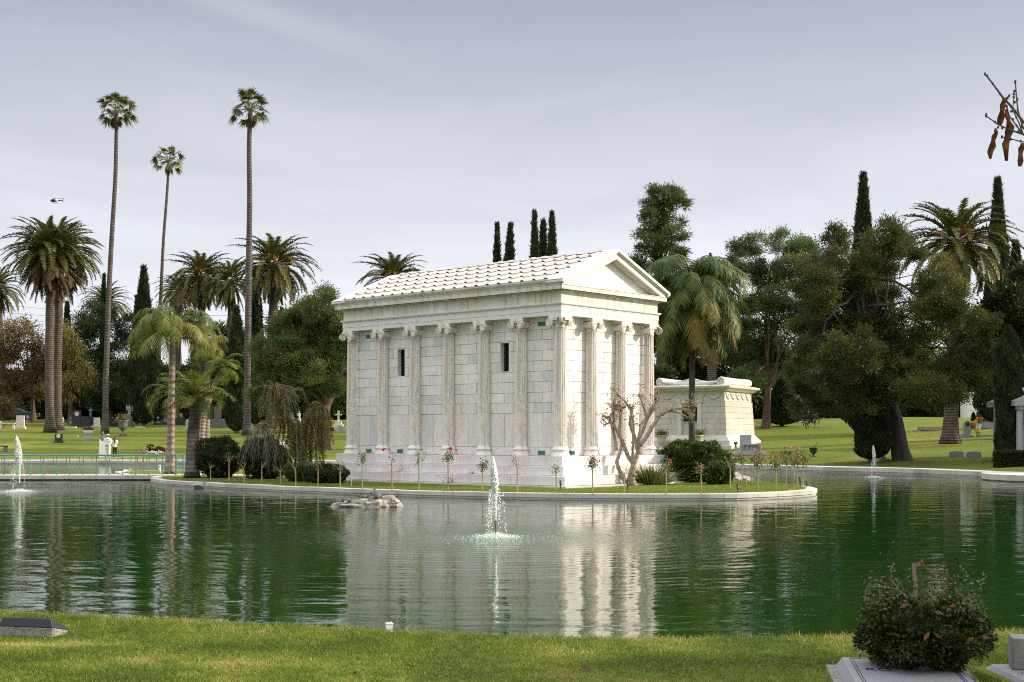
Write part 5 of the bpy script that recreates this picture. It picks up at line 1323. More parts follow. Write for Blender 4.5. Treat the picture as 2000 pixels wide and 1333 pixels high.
ROSES = [(411, 940, 902, 0, None, 'bare rose stake in front of the round dark bush, left one'), (447, 943, 880, 26, 'rose_red', 'staked rose with dark red leaves between the two round bushes'),
 (476, 945, 900, 0, None, 'leafless rose stake under the bare hanging willow twigs, left'), (511, 944, 898, 0, None, 'leafless rose stake under the bare hanging willow twigs, right'),
 (548, 946, 908, 0, None, 'thin bare stake just left of the small light-green shrub'), (577, 949, 900, 10, None, 'rose stake right in front of the gnarled willow trunk'),
 (621, 951, 889, 55, None, 'staked rose with a green leaf tuft in front of the low clipped bush'), (664, 953, 897, 16, None, 'staked rose with a small yellowish fork at the left corner of the steps'),
 (707, 955, 877, 60, None, 'tall staked rose with leaves in two tiers below the first window bay'), (765, 957, 875, 14, 'rose_red', 'forked nearly leafless staked rose with dark red buds below the left window'),
 (818, 957, 873, 38, None, 'staked rose with sparse pale green leaves left of the one with a red flower'), (875, 959, 868, 85, 'rose_red', 'leafy staked rose with one red flower left of the middle fountain'),
 (942, 959, 893, 80, None, 'staked rose with a compact dark green head beside the fountain jet'), (1010, 961, 880, 4, None, 'leafless forked staked rose right of the fountain jet'),
 (1086, 960, 900, 22, None, 'staked rose with a tiny olive bud near the corner of the steps'), (1157, 964, 887, 85, 'rose_red', 'leafy staked rose with red buds just right of the corner of the steps'),
 (1219, 962, 908, 2, None, 'bare rose stake in front of the pruned tree trunk'), (1301, 964, 888, 60, 'rose_magenta', 'staked rose with a single big magenta bloom by the side steps'),
 (1369, 965, 902, 26, 'rose_pink', 'staked rose with a dry brownish-pink head in front of the large hedge'), (1426, 962, 888, 20, 'rose_pink', 'sparse staked rose at the right end of the large hedge'),
 (1449, 938, 884, 70, 'rose_pink', 'rear staked rose with pink bloom at the back edge of the island tip'), (1480, 959, 882, 100, 'rose_pink', 'staked rose with pale pink and orange head in the middle of the island tip'),
 (1515, 957, 886, 80, 'rose_red', 'staked rose with yellow-green head, right of the pale pink one'), (1535, 944, 881, 80, 'rose_pink', 'rear staked rose with bright pink heads on the island tip'),
 (1551, 950, 882, 70, 'rose_pink', 'staked rose with green tape, third from the tip of the island'), (1557, 946, 880, 70, 'rose_pink', 'slightly bent staked rose, second from the tip of the island'), (1568, 947, 880, 95, 'rose_red', 'staked rose with a red bloom nearest the tip of the island'),
 (268, 926, 868, 14, 'rose_pink', 'staked rose seen through the bridge railing, left one'), (278, 925, 866, 22, 'rose_red', 'leaning pale rose stake seen through the bridge railing'), (287, 926, 872, 16, 'rose_pink', 'right rose stake seen through the bridge railing beside the white post'), (306, 926, 876, 8, None, 'thin bare rose stake by the railing left of the pale palm trunk')]
for i, (px, pb, pt, lf_, bl, lb) in enumerate(ROSES):
    big = px in (1449, 1480, 1515, 1535, 1551, 1557, 1568)
    rose(px, pb, pt, lf_ * (4 if big else 2), bl, lb, i, hr=.30 if big else .19, nb=(7 if big else (1 if bl == 'rose_magenta' or px in (875,) else 2)))
def small_plant(px, pb, h, n, mat, label, z=IZ, seed=0, bloom=None, stem=True, name='small_plant', wid=.045, spread=.14, d=None):
    r = RNG(seed); x, y = G(px, pb, z) if d is None else (PX(px, d), d)
    o = thing(name, label, 'plant', (x, y, z)); mb = MB(); lf = MB()
    for k in range(6):
        e = np.array([r.normal() * spread, r.normal() * spread, h * r.uniform(.55, 1)]); p = bez((0, 0, -.02), (e[0] * .2, e[1] * .2, e[2] * .6), e, 5); tube(mb, p, np.linspace(.012, .004, 5), 5)
        q = p[1 + r.integers(0, 4, n // 6)] + r.normal(size=(n // 6, 3)) * spread * .45
        cards(lf, q, unit(r.normal(size=(n // 6, 3)) + UP * .3), r.uniform(.05, .1, n // 6), wid, np.clip(r.normal(.45, .25, n // 6), 0, 1), r)
    mb.build('stem', M['bark_grey'], o); lf.build('foliage', M[mat], o)
    return o
small_plant(785, 942, .62, 60, 'rose_leaf', 'sparse little bush against the steps below the left window', seed=51)
small_plant(882, 946, .30, 80, 'hedge_dark', 'small dark reddish plant at the foot of the steps behind the red-flowered rose', seed=52)
small_plant(923, 947, .48, 46, 'rose_leaf', 'spindly plant against the steps just left of the fountain jet', seed=53)
# garden spotlights and irrigation risers in the island grass
for px, pb, h, lb in ((1095, 955, .26, 'small black garden spotlight at the corner of the steps'), (1226, 959, .34, 'thin black garden spotlight in front of the pruned tree'), (1441, 962, .22, 'short black garden spotlight in the grass of the island tip'), (1563, 950, .30, 'black garden spotlight between the last staked roses'), (1576, 951, .18, 'low black garden spotlight nearest the pale kerb of the tip')):
    x, y = G(px, pb, IZ); mb = MB(); tube(mb, [(0, 0, -.05), (0, 0, h * .6)], .018, 8); tube(mb, [(0, -.03, h * .58), (0, .03, h)], .042, 10); tube(mb, [(0, .03, h - .005), (0, .036, h + .02)], .05, 10)
    solo(mb, 'garden_spotlight', M['black'], lb, 'spotlight', (x, y, IZ), group='garden spotlights')
for px, pb, lb in ((686, 952, 'thin metal riser stick in the grass at the left part of the steps'), (1458, 951, 'thin blue-grey riser stick in the grass of the island tip'), (866, 959, 'dark riser stick beside the red-flowered rose')):
    x, y = G(px, pb, IZ); mb = MB(); tube(mb, [(0, 0, -.05), (0, 0, .32)], .014, 7); lathe(mb, [(.005, .32), (.024, .325), (.024, .35), (.005, .355)], 8)
    solo(mb, 'irrigation_riser', M['granite_grey'], lb, 'sprinkler', (x, y, IZ), group='irrigation risers')

# ------------------------------------------------------------------ fountains
m, n, l, b = nmat('water_froth')
b.inputs['Base Color'].default_value = (0.90, 0.93, 0.90, 1); b.inputs['Roughness'].default_value = 0.25
tr = n.new('ShaderNodeBsdfTranslucent'); tr.inputs['Color'].default_value = (0.90, 0.94, 0.90, 1)
ms = n.new('ShaderNodeMixShader'); ms.inputs[0].default_value = 0.45; l.new(b.outputs[0], ms.inputs[1]); l.new(tr.outputs[0], ms.inputs[2]); l.new(ms.outputs[0], n['Material Output'].inputs['Surface'])
M['froth'] = m
def drops(mb, P, R, rng, stretch=1.0):
    n = len(P); k = np.array([[1, 0, 0], [-1, 0, 0], [0, 1, 0], [0, -1, 0], [0, 0, 1], [0, 0, -1]], float); k[4:, 2] *= stretch
    V = (P[:, None, :] + k[None] * np.asarray(R).reshape(-1, 1, 1)).reshape(-1, 3)
    f = np.array([[0, 2, 4], [2, 1, 4], [1, 3, 4], [3, 0, 4], [2, 0, 5], [1, 2, 5], [3, 1, 5], [0, 3, 5]])
    mb.add(V, (np.arange(n)[:, None, None] * 6 + f[None]).reshape(-1, 3), rng.random(n * 6))
def fountain(loc, pipe_h, top, width, label, seed, pipe_mat='rust_pipe', ds=1.0):
    r = RNG(seed); o = thing('fountain', label, 'fountain', (loc[0], loc[1], 0))
    mb = MB(); tube(mb, [(0, 0, -.4), (0, 0, pipe_h)], .021, 10); tube(mb, [(0, 0, pipe_h - .04), (0, 0, pipe_h + .01)], .026, 10); mb.build('nozzle_pipe', M[pipe_mat], o)
    j = MB(); z0, H = pipe_h, top - pipe_h
    # jet: thin stream that opens into a tapering head leaning a little
    u = r.random(int(3400 * ds)) ** .85
    env = np.interp(u, [0, .3, .45, .62, .8, .93, 1], [.10, .24, .62, .95, .80, .48, .12]) * width
    a = r.uniform(0, 6.283, len(u)); rr = env * r.random(len(u)) ** .6
    lx = -.07 * width / .1 * u ** 2
    P = np.stack([lx + np.cos(a) * rr, np.sin(a) * rr, z0 + u * H], -1); P[:, 2] += r.normal(size=len(u)) * .01
    drops(j, P, r.uniform(.0035, .0105, len(u)) * (.8 + .4 * width / .1), r, 2.6)
    tt = np.linspace(0, .96, 34); ee = np.interp(tt, [0, .3, .45, .62, .8, .93, 1], [.10, .15, .36, .52, .46, .26, .06]) * width * .45 * (1 + r.normal(size=34) * .2)
    tube(j, np.stack([-.07 * width / .1 * tt ** 2 + r.normal(size=34) * width * .05, r.normal(size=34) * width * .05, z0 + tt * H], -1), ee, 9, True, .5, .30, r)
    # falling strings of drops beside the stream
    for k in range(7):
        sx = r.choice([-1, -1, 1]) * r.uniform(.6, 2.3) * width; zt = z0 + H * r.uniform(.30, .52); zb = r.uniform(0, .25)
        n = int(r.uniform(18, 60) * ds); t = np.sort(r.random(n)); 
        P = np.stack([sx * (.75 + .35 * t) + r.normal(size=n) * .016, r.normal() * width + r.normal(size=n) * .015, zt + (zb - zt) * t], -1)
        drops(j, P, r.uniform(.003, .011, n), r, 1.5)
    n = int(420 * ds); a = r.uniform(0, 6.283, n); q = r.random(n)
    P = np.stack([np.cos(a) * width * (.4 + 2.2 * q), np.sin(a) * width * (.4 + 1.8 * q), z0 + H * (.52 - .42 * q + r.normal(size=n) * .07)], -1); drops(j, P[P[:, 0] < .12], r.uniform(.003, .009, (P[:, 0] < .12).sum()), r, 1.4)
    j.build('jet', M['froth'], o)
    s = MB(); n = int(2300 * ds); a = r.uniform(0, 6.283, n); q = np.abs(r.normal(size=n)) * .26 * (.6 + width / .25)
    P = np.stack([np.cos(a) * q, np.sin(a) * q, np.abs(r.normal(size=n)) * .05 * np.exp(-q * 2.2) + .002], -1); drops(s, P, r.uniform(.004, .011, n), r, .8)
    n = int(160 * ds); a = r.uniform(0, 6.283, n); q = np.abs(r.normal(size=n)) * .75 + .2
    P = np.stack([np.cos(a) * q, np.sin(a) * q, np.full(n, .001)], -1); drops(s, P, r.uniform(.005, .013, n), r, .3)
    s.build('splash', M['froth'], o)
    return o
fountain(FOUNT[0], .33, PZ(895, FOUNT[0][1]), .088, 'middle fountain jet on a rusty pipe in front of the temple', 61)
fountain(FOUNT[1], .30, PZ(853, FOUNT[1][1]), .15, 'left fountain jet in front of the teal bridge railing', 62)
fountain(FOUNT[2], .30, PZ(871, FOUNT[2][1]), .09, 'thin right fountain jet in front of the dark rounded conifer', 63, ds=.6)

# ------------------------------------------------------------------ rock with basking turtles, ducks
d_ = DZ(990, 0)
rk = (PX(717, d_), d_)
mb = MB()
for c, r, sd_ in (((-.42, .05, -.02), (.62, .42, .17), 1), ((.12, 0, .0), (.46, .46, .27), 2), ((.52, .14, .0), (.40, .36, .27), 3), ((.82, 0, -.03), (.22, .2, .15), 4), ((-.82, 0, -.04), (.25, .2, .12), 5)):
    ico(mb, c, r, 4, .5, .5, sd_, 1.7)
M['rock'] = pmat('pale_pond_rock', (0.25, 0.225, 0.19), (0.38, 0.345, 0.30), 3.5, .9, .5, 12, (0.20, 0.17, 0.13), 5.0)
solo(mb, 'rock', M['rock'], 'low pale rock in the pond with turtles basking on it', 'rock', (rk[0], rk[1], 0), smooth=True)
mb = MB()
for c, r, sd_ in (((0, 0, 0), (.55, .45, .30), 6), ((.5, .1, -.02), (.4, .35, .2), 7)): ico(mb, c, r, 4, .5, .5, sd_, 1.6)
solo(mb, 'rock', M['rock'], 'pale rock at the water edge behind the right end of the large hedge', 'rock', (PX(1428, 62), 62, .0), smooth=True)
M['turtle'] = pmat('turtle_shell', (0.055, 0.045, 0.035), (0.12, 0.10, 0.08), 14, .55, .3, 30)
def turtle(px, py, s, rz, tilt, label):
    x, y = PX(px, d_ - .12), d_ - .12; z = PZ(py - 3, d_ - .12); o = thing('turtle', label, 'turtle', (x, y, z), rz); o.rotation_euler = (0, tilt, rz); o['group'] = 'turtles on the rock'
    mb = MB(); lathe(mb, [(.01, .0), (.135, .0), (.15, .02), (.14, .045), (.11, .08), (.06, .105), (.01, .112)], 18, (0, 0, 0), .5, True, 1.2, .9); 
    tube(mb, bez((.14, 0, .03), (.20, 0, .04), (.235, 0, .085), 6), (.03, .028, .026, .03, .033, .02), 8); ico(mb, (.245, 0, .09), (.036, .027, .025), 2)
    for sx, sy in ((.11, .12), (.11, -.12), (-.11, .12), (-.11, -.12)): tube(mb, bez((sx * .7, sy * .7, .02), (sx * 1.2, sy * 1.1, .015), (sx * 1.45, sy * 1.3, -.02), 5), (.03, .032, .03, .024, .012), 7)
    tube(mb, [(-.15, 0, .015), (-.22, 0, .0)], (.015, .004), 6)
    mb.build('body', M['turtle'], o, True); o.scale = (s, s, s); return o
turtle(663, 984, .62, 2.6, 0, 'small turtle at the low left end of the rock, leftmost'); turtle(677, 981, .70, .4, .1, 'small turtle at the left of the rock, right of the leftmost one')
turtle(711, 975, .75, 3.0, .05, 'flat turtle on top of the middle hump of the rock'); turtle(735, 971, 1.0, 2.0, -.5, 'largest turtle climbing on the crest of the rock, head raised'); turtle(769, 984, .6, .2, .5, 'dark turtle at the low right end of the rock')
def duck(x, y, rz, label, mats=('granite_grey', 'black'), name='duck', s=1.0):
    o = thing(name, label, 'duck', (x, y, 0), rz); mb = MB()
    t = np.linspace(0, 1, 9); tube(mb, np.stack([-.24 + .44 * t, 0 * t, .045 + .03 * np.sin(t * 3.1) + .05 * (1 - t) ** 4], -1), np.array([.012, .05, .085, .105, .11, .105, .09, .06, .02]), 12)
    tube(mb, bez((.15, 0, .07), (.22, 0, .10), (.20, 0, .20), 6), (.05, .04, .033, .03, .032, .03), 9); ico(mb, (.215, 0, .215), (.048, .034, .036), 2); tube(mb, [(.25, 0, .21), (.31, 0, .198)], (.018, .008), 6)
    mb.build('body', M[mats[0]], o, True)
    w = MB()
    for sy in (-1, 1): ico(w, (-.05, sy * .088, .085), (.16, .025, .05), 2)
    w.build('wing', M[mats[1]], o, True); o.scale = (s,) * 3; return o
x_, y_ = G(391, 953, 0); duck(x_, y_ - .25, .3, 'grey duck swimming close to the island kerb', ('granite_grey', 'stone_dark'))
x_, y_ = G(248, 926, 0); duck(PX(246, 72.0), 72.0, 0.0, 'white duck floating beyond the bridge', ('white', 'white'), s=1.15)
mb = MB(); tube(mb, [(0, 0, 0), (0, 0, .26)], .05, 10); ico(mb, (0, 0, .34), (.075, .075, .06), 2); solo(mb, 'path_light', M['white'], 'small white bollard light seen through the bridge railing', 'light', (PX(312, 66.0), 66.0, IZ), smooth=True)

# ------------------------------------------------------------------ footbridge
bd = 61.4; zt_, zb_ = PZ(928, bd), PZ(937.5, bd)
xr, xl = PX(350, bd), PX(-260, bd)
br = thing('footbridge', 'low concrete footbridge with thin teal metal railings leading to the island', 'bridge', (xl, bd, 0))
mb = MB(); Lb = xr - xl
prism(mb, [(0, zb_ + .03), (.06, zb_), (1.44, zb_), (1.5, zb_ + .03), (1.5, zt_ - .05), (1.46, zt_), (.04, zt_), (0, zt_ - .05)], 0, Lb, 'x'); mb.build('deck', M['concrete'], br)
mb = MB(); box(mb, 0, Lb, .2, 1.3, zb_ - .12, zb_ - .002); mb.build('beam', M['stone_pale'], br)
mb = MB()
for k in range(5): box(mb, Lb * (k + .3) / 5 - .2, Lb * (k + .3) / 5 + .2, .3, 1.2, -.65, zb_ - .13)
mb.build('pier', M['concrete'], br)
zr = PZ(890, bd); r_ = RNG(70)
for yy in (.08, 1.42):
    rl_ = MB(); tube(rl_, [(0.1, yy, zr), (Lb * .5, yy, zr), (Lb - .15, yy, zr)], .030, 8); tube(rl_, [(Lb - .15, yy, zr), (Lb - .12, yy, zr - .1), (Lb - .12, yy, zt_)], .026, 8)
    ro = rl_.build('railing', M['teal_paint'], br)
    n_ = int(Lb / .60)
    for k in range(n_):
        x = .2 + k * (Lb - .4) / (n_ - 1); pmb = MB(); b_ = r_.normal() * .02 + (.05 if k % 7 == 3 else 0)
        tube(pmb, [(x, yy, zt_ - .02), (x + b_, yy, (zt_ + zr) / 2), (x, yy, zr)], .016, 6); tube(pmb, [(x, yy, zt_), (x, yy, zt_ + .05)], .03, 6)
        pmb.build('baluster', M['teal_paint'], ro)

# ------------------------------------------------------------------ two visitors seen from behind
def skin_mesh(verts, edges, radii, sub=2, extra=None):
    me = bpy.data.meshes.new('skin_tmp'); me.from_pydata(verts, edges, []); ob = bpy.data.objects.new('skin_tmp', me); COL.objects.link(ob)
    sk = ob.modifiers.new('skin', 'SKIN'); sk.use_smooth_shade = True
    for i, r in enumerate(radii):
        rr = (r, r) if np.ndim(r) == 0 else r
        me.skin_vertices[0].data[i].radius = rr; me.skin_vertices[0].data[i].use_root = (i == 0)
    ss = ob.modifiers.new('sub', 'SUBSURF'); ss.levels = sub; ss.render_levels = sub
    dg = bpy.context.evaluated_depsgraph_get(); ev = ob.evaluated_get(dg); m2 = ev.to_mesh()
    v = np.array([q.co[:] for q in m2.vertices]); f = [list(p.vertices) for p in m2.polygons]; ev.to_mesh_clear()
    bpy.data.objects.remove(ob); bpy.data.meshes.remove(me)
    mb = MB(); mb.add(v, f); return mb
def hand(mb, w, dr, side, s=1.0):
    """palm, four unequal curled fingers and a thumb leaving the side of the palm"""
    w = np.asarray(w, float); dr = unit(np.asarray(dr, float)); sd = unit(np.cross(dr, np.array([0, 1.0, 0.2]))) * side; nn = np.cross(dr, sd)
    tube(mb, [w - dr * .02, w + dr * .02, w + dr * .06, w + dr * .085], (.024, .032, .036, .028), 8)
    for k, ln in enumerate((.068, .078, .072, .055)):
        b0 = w + dr * .08 + sd * (.027 - .018 * k); tube(mb, bez(b0, b0 + dr * ln * .6, b0 + dr * ln * .8 + nn * ln * .4, 5), (.0095, .009, .0085, .008, .006), 6)
    b0 = w + dr * .03 + sd * .03; tube(mb, bez(b0, b0 + sd * .03 + dr * .02, b0 + sd * .03 + dr * .055, 5), (.012, .011, .010, .009, .007), 6)
def head(mb, c, s=1.0):
    c = np.asarray(c, float); ico(mb, c, (.077 * s, .098 * s, .115 * s), 3); ico(mb, c + np.array([0, .03, -.055]) * s, (.058 * s, .068 * s, .065 * s), 2)
    tube(mb, bez(c + np.array([0, .092, .015]) * s, c + np.array([0, .112, -.005]) * s, c + np.array([0, .118, -.028]) * s, 4), (.010, .013, .016, .012), 6)
    for sx in (-1, 1): ico(mb, c + np.array([sx * .079, 0, -.005]) * s, (.012, .022, .032), 1); ico(mb, c + np.array([sx * .03, .088, .012]) * s, (.013, .008, .009), 1)
    tube(mb, bez(c + np.array([-.026, .088, -.058]) * s, c + np.array([0, .103, -.062]) * s, c + np.array([.026, .088, -.058]) * s, 5), .008, 5)
M['skin'] = pmat('skin', (0.36, 0.21, 0.15), (0.42, 0.26, 0.19), 6, .55); M['hair'] = pmat('dark_hair', (0.008, 0.006, 0.005), (0.02, 0.015, 0.012), 20, .5, stretch=(1, 1, .1))
M['white_cloth'] = pmat('white_cloth', (0.72, 0.72, 0.73), (0.80, 0.80, 0.81), 6, .9, .2, 14); M['cream_cloth'] = pmat('cream_cloth', (0.66, 0.63, 0.57), (0.74, 0.71, 0.66), 6, .9, .2, 14)
M['dark_cloth'] = pmat('dark_cloth', (0.008, 0.008, 0.012), (0.018, 0.018, 0.025), 6, .9)
vx, vy, vz = ground_at(210.5, 896.5, 90)
p1 = thing('person', 'person in a white hoodie, white trousers and white cap standing with hands behind back', 'person', (vx, vy, vz), -.08)
BV = [(0, 0, .95), (0, -.01, 1.12), (0, -.015, 1.32), (0, 0, 1.47), (0, .01, 1.53), (0, .015, 1.60),
      (-.17, -.01, 1.43), (-.255, -.06, 1.18), (-.07, -.17, .985), (.17, -.01, 1.43), (.255, -.06, 1.18), (.05, -.185, .96),
      (-.095, 0, .88), (-.10, .015, .50), (-.105, -.01, .09), (-.11, .13, .04), (.095, 0, .88), (.10, .015, .50), (.105, -.01, .09), (.11, .13, .04)]
BE = [(0, 1), (1, 2), (2, 3), (3, 4), (4, 5), (3, 6), (6, 7), (7, 8), (3, 9), (9, 10), (10, 11), (0, 12), (12, 13), (13, 14), (14, 15), (0, 16), (16, 17), (17, 18), (18, 19)]
BR = [(.15, .11), (.135, .10), (.155, .11), (.09, .07), .055, .055, .062, .045, .030, .062, .045, .030, .085, .058, .040, .032, .085, .058, .040, .032]
bd_ = skin_mesh(BV, BE, BR); head(bd_, (0, .02, 1.675)); hand(bd_, (-.06, -.175, .98), (.9, -.25, -.35), 1); hand(bd_, (.05, -.19, .955), (-.85, -.2, -.45), -1); bd_.build('body', M['skin'], p1, True)
hv = [(0, -.005, .84), (0, -.01, 1.0), (0, -.015, 1.2), (0, -.015, 1.36), (0, 0, 1.48), (-.19, -.01, 1.43), (-.285, -.065, 1.17), (-.10, -.175, 1.0), (.19, -.01, 1.43), (.285, -.065, 1.17), (.085, -.185, .985)]
hd = skin_mesh(hv, [(0, 1), (1, 2), (2, 3), (3, 4), (3, 5), (5, 6), (6, 7), (3, 8), (8, 9), (9, 10)], [(.205, .155), (.21, .16), (.205, .155), (.18, .135), (.09, .08), .095, .088, .058, .095, .088, .058])
ico(hd, (0, -.085, 1.475), (.12, .075, .085), 3, jit=.15); hd.build('hoodie', M['white_cloth'], p1, True)
tr_ = skin_mesh([(0, 0, .93), (-.10, 0, .84), (-.108, .015, .50), (-.11, -.01, .10), (.10, 0, .84), (.108, .015, .50), (.11, -.01, .10)], [(0, 1), (1, 2), (2, 3), (0, 4), (4, 5), (5, 6)], [(.17, .13), .115, .088, .075, .115, .088, .075]); tr_.build('trousers', M['white_cloth'], p1, True)
cp = MB(); ico(cp, (0, .015, 1.73), (.092, .11, .075), 3); cp.V[0][:, 2] = np.maximum(cp.V[0][:, 2], 1.715); prism(cp, [(-.07, .09), (.07, .09), (.06, .18), (0, .20), (-.06, .18)], 1.712, 1.722, 'z'); cp.build('cap', M['white_cloth'], p1, True)
hr = MB(); ico(hr, (0, -.02, 1.668), (.083, .086, .075), 3); hr.build('hair', M['hair'], p1, True)
for sx in (-1, 1):
    sh = MB(); tube(sh, [(sx * .108, -.07, .045), (sx * .109, 0, .05), (sx * .112, .10, .042), (sx * .114, .17, .032)], (.042, .052, .048, .03), 10); sh.build('shoe', M['white_cloth'], p1, True)
vx, vy, vz = ground_at(224.2, 895.5, 90)
p2 = thing('person', 'person with long dark hair wearing a cream top and black trousers', 'person', (vx, vy, vz), .05)
sc2 = .90
BV2 = [(0, 0, .95), (0, 0, 1.12), (0, 0, 1.32), (0, 0, 1.47), (0, .01, 1.53), (0, .015, 1.60), (-.155, 0, 1.43), (-.21, .02, 1.17), (-.10, .19, 1.06), (.155, 0, 1.43), (.21, .02, 1.17), (.10, .19, 1.05)] + BV[12:]
bd_ = skin_mesh(BV2, BE, [(.14, .105), (.115, .09), (.135, .10), (.075, .06), .047, .047, .052, .038, .026, .052, .038, .026] + BR[12:]); head(bd_, (0, .02, 1.675), .97); hand(bd_, (-.10, .19, 1.06), (.5, .6, .1), 1, .9); hand(bd_, (.10, .19, 1.05), (-.5, .6, .1), -1, .9); bd_.build('body', M['skin'], p2, True)
tp = skin_mesh([(0, 0, .80), (0, 0, .98), (0, 0, 1.18), (0, 0, 1.36), (0, 0, 1.47), (-.165, 0, 1.43), (-.23, .015, 1.17), (-.12, .17, 1.06), (.165, 0, 1.43), (.23, .015, 1.17), (.12, .17, 1.05)], [(0, 1), (1, 2), (2, 3), (3, 4), (3, 5), (5, 6), (6, 7), (3, 8), (8, 9), (9, 10)], [(.19, .14), (.18, .135), (.165, .125), (.155, .115), (.075, .065), .072, .062, .045, .072, .062, .045]); tp.build('top', M['cream_cloth'], p2, True)
tr_ = skin_mesh([(0, 0, .92), (-.095, 0, .84), (-.10, .015, .50), (-.105, -.01, .10), (.095, 0, .84), (.10, .015, .50), (.105, -.01, .10)], [(0, 1), (1, 2), (2, 3), (0, 4), (4, 5), (5, 6)], [(.155, .12), .098, .07, .055, .098, .07, .055]); tr_.build('trousers', M['dark_cloth'], p2, True)
hr = MB(); ico(hr, (0, -.005, 1.695), (.088, .106, .112), 3); tube(hr, bez((0, -.06, 1.70), (0, -.16, 1.55), (.015, -.155, 1.20), 9), (.07, .085, .085, .08, .075, .065, .055, .042, .02), 10); hr.build('hair', M['hair'], p2, True)
for sx in (-1, 1):
    sh = MB(); tube(sh, [(sx * .105, -.065, .04), (sx * .106, 0, .045), (sx * .109, .09, .036), (sx * .11, .15, .028)], (.036, .045, .04, .025), 10); sh.build('shoe', M['cream_cloth'], p2, True)
p2.scale = (sc2,) * 3
# ------------------------------------------------------------------ graves and furniture on the far lawns
def stone(px, pb, wpx, hpx, mat, label, name='headstone', cat='headstone', shape='flat', depth=.22, rz=0.0, base=None, emblem=None, group=None, d=None, dmin=70):
    x, y, z = ground_at(px, pb, dmin) if d is None else at(px, d)
    k = y / F; w, h = wpx * k, hpx * k
    o = thing(name, label, cat, (x, y, z - .06), rz, group)
    mb = MB(); bh = 0
    if base:
        bb = MB(); bh = min(.22, h * .16) + .06; box(bb, -w * .5 - base, w * .5 + base, -depth * .5 - .1, depth * .5 + .1, 0, bh); bb.build('base', M[mat], o, bevel=.012)
    if shape == 'flat': poly = [(-w / 2, bh), (w / 2, bh), (w / 2, h), (-w / 2, h)]
    elif shape == 'round': poly = [(-w / 2, bh), (w / 2, bh)] + [(math.cos(a) * w / 2, h - w * .32 + math.sin(a) * w * .32) for a in np.linspace(0, math.pi, 13)]
    elif shape == 'segment': poly = [(-w / 2, bh), (w / 2, bh), (w / 2, h * .86)] + [(w / 2 * (1 - t), h * (.86 + .14 * math.sin(t * math.pi / 2))) for t in (.25, .5, .75, 1)] + [(-w / 2 * t, h * (.86 + .14 * math.sin((1 - t) * math.pi / 2))) for t in (.25, .5, .75, 1)]
    elif shape == 'gothic': poly = [(-w / 2, bh), (w / 2, bh), (w / 2, h * .55), (w * .40, h * .75), (w * .22, h * .92), (0, h), (-w * .22, h * .92), (-w * .40, h * .75), (-w / 2, h * .55)]
    elif shape == 'taper': poly = [(-w / 2, bh), (w / 2, bh), (w * .42, h), (-w * .42, h)]
    elif shape == 'double': poly = [(-w / 2, bh), (w / 2, bh), (w / 2, h * .86), (w * .4, h * .97), (w * .25, h), (w * .08, h * .95), (0, h * .88), (-w * .08, h * .95), (-w * .25, h), (-w * .4, h * .97), (-w / 2, h * .86)]
    prism(mb, poly, -depth / 2, depth / 2, 'y', .3); mb.build('slab', M[mat], o, bevel=.012)
    if emblem:
        em = MB(); kind, emat = emblem; f = -depth / 2 - .012
        if kind == 'disc': lathe(em, [(.004, 0), (w * .30, 0), (w * .30, .012), (.004, .012)], 20); em.V[0] = np.stack([em.V[0][:, 0], f + .012 - em.V[0][:, 2], em.V[0][:, 1] + h * .80], -1)
        if kind == 'cross':
            box(em, -w * .05, w * .05, f, f + .0121, h * .48, h * .84); box(em, -w * .19, w * .19, f, f + .0119, h * .68, h * .75); box(em, -w * .32, w * .32, f, f + .012, h * .26, h * .30); box(em, -w * .26, w * .26, f, f + .012, h * .34, h * .38)
        if kind == 'lines':
            for q in (.70, .56, .46, .36): box(em, -w * .30, w * .30, f, f + .012, h * q, h * q + h * .035)
        if kind == 'plaques':
            for sx in (-.24, .24):
                for q in (.30, .62): box(em, w * sx - w * .15, w * sx + w * .15, f, f + .012, h * q, h * q + h * .2)
        if kind == 'figure':
            ico(em, (0, f + .02, h * .72), (w * .10, .04, w * .11), 2); ico(em, (0, f + .02, h * .45), (w * .17, .045, h * .20), 2); ico(em, (-w * .16, f + .02, h * .52), (w * .07, .035, h * .16), 2); ico(em, (w * .16, f + .02, h * .52), (w * .07, .035, h * .16), 2)
            tube(em, [(math.cos(a) * w * .34, f + .01, h * .58 + math.sin(a) * h * .24) for a in np.linspace(0, math.pi, 11)], .03, 5); box(em, -w * .38, -w * .31, f, f + .03, h * .2, h * .58); box(em, w * .31, w * .38, f, f + .03, h * .2, h * .58)
        em.build('emblem' if kind != 'lines' else 'inscription', M[emat], o)
    return o
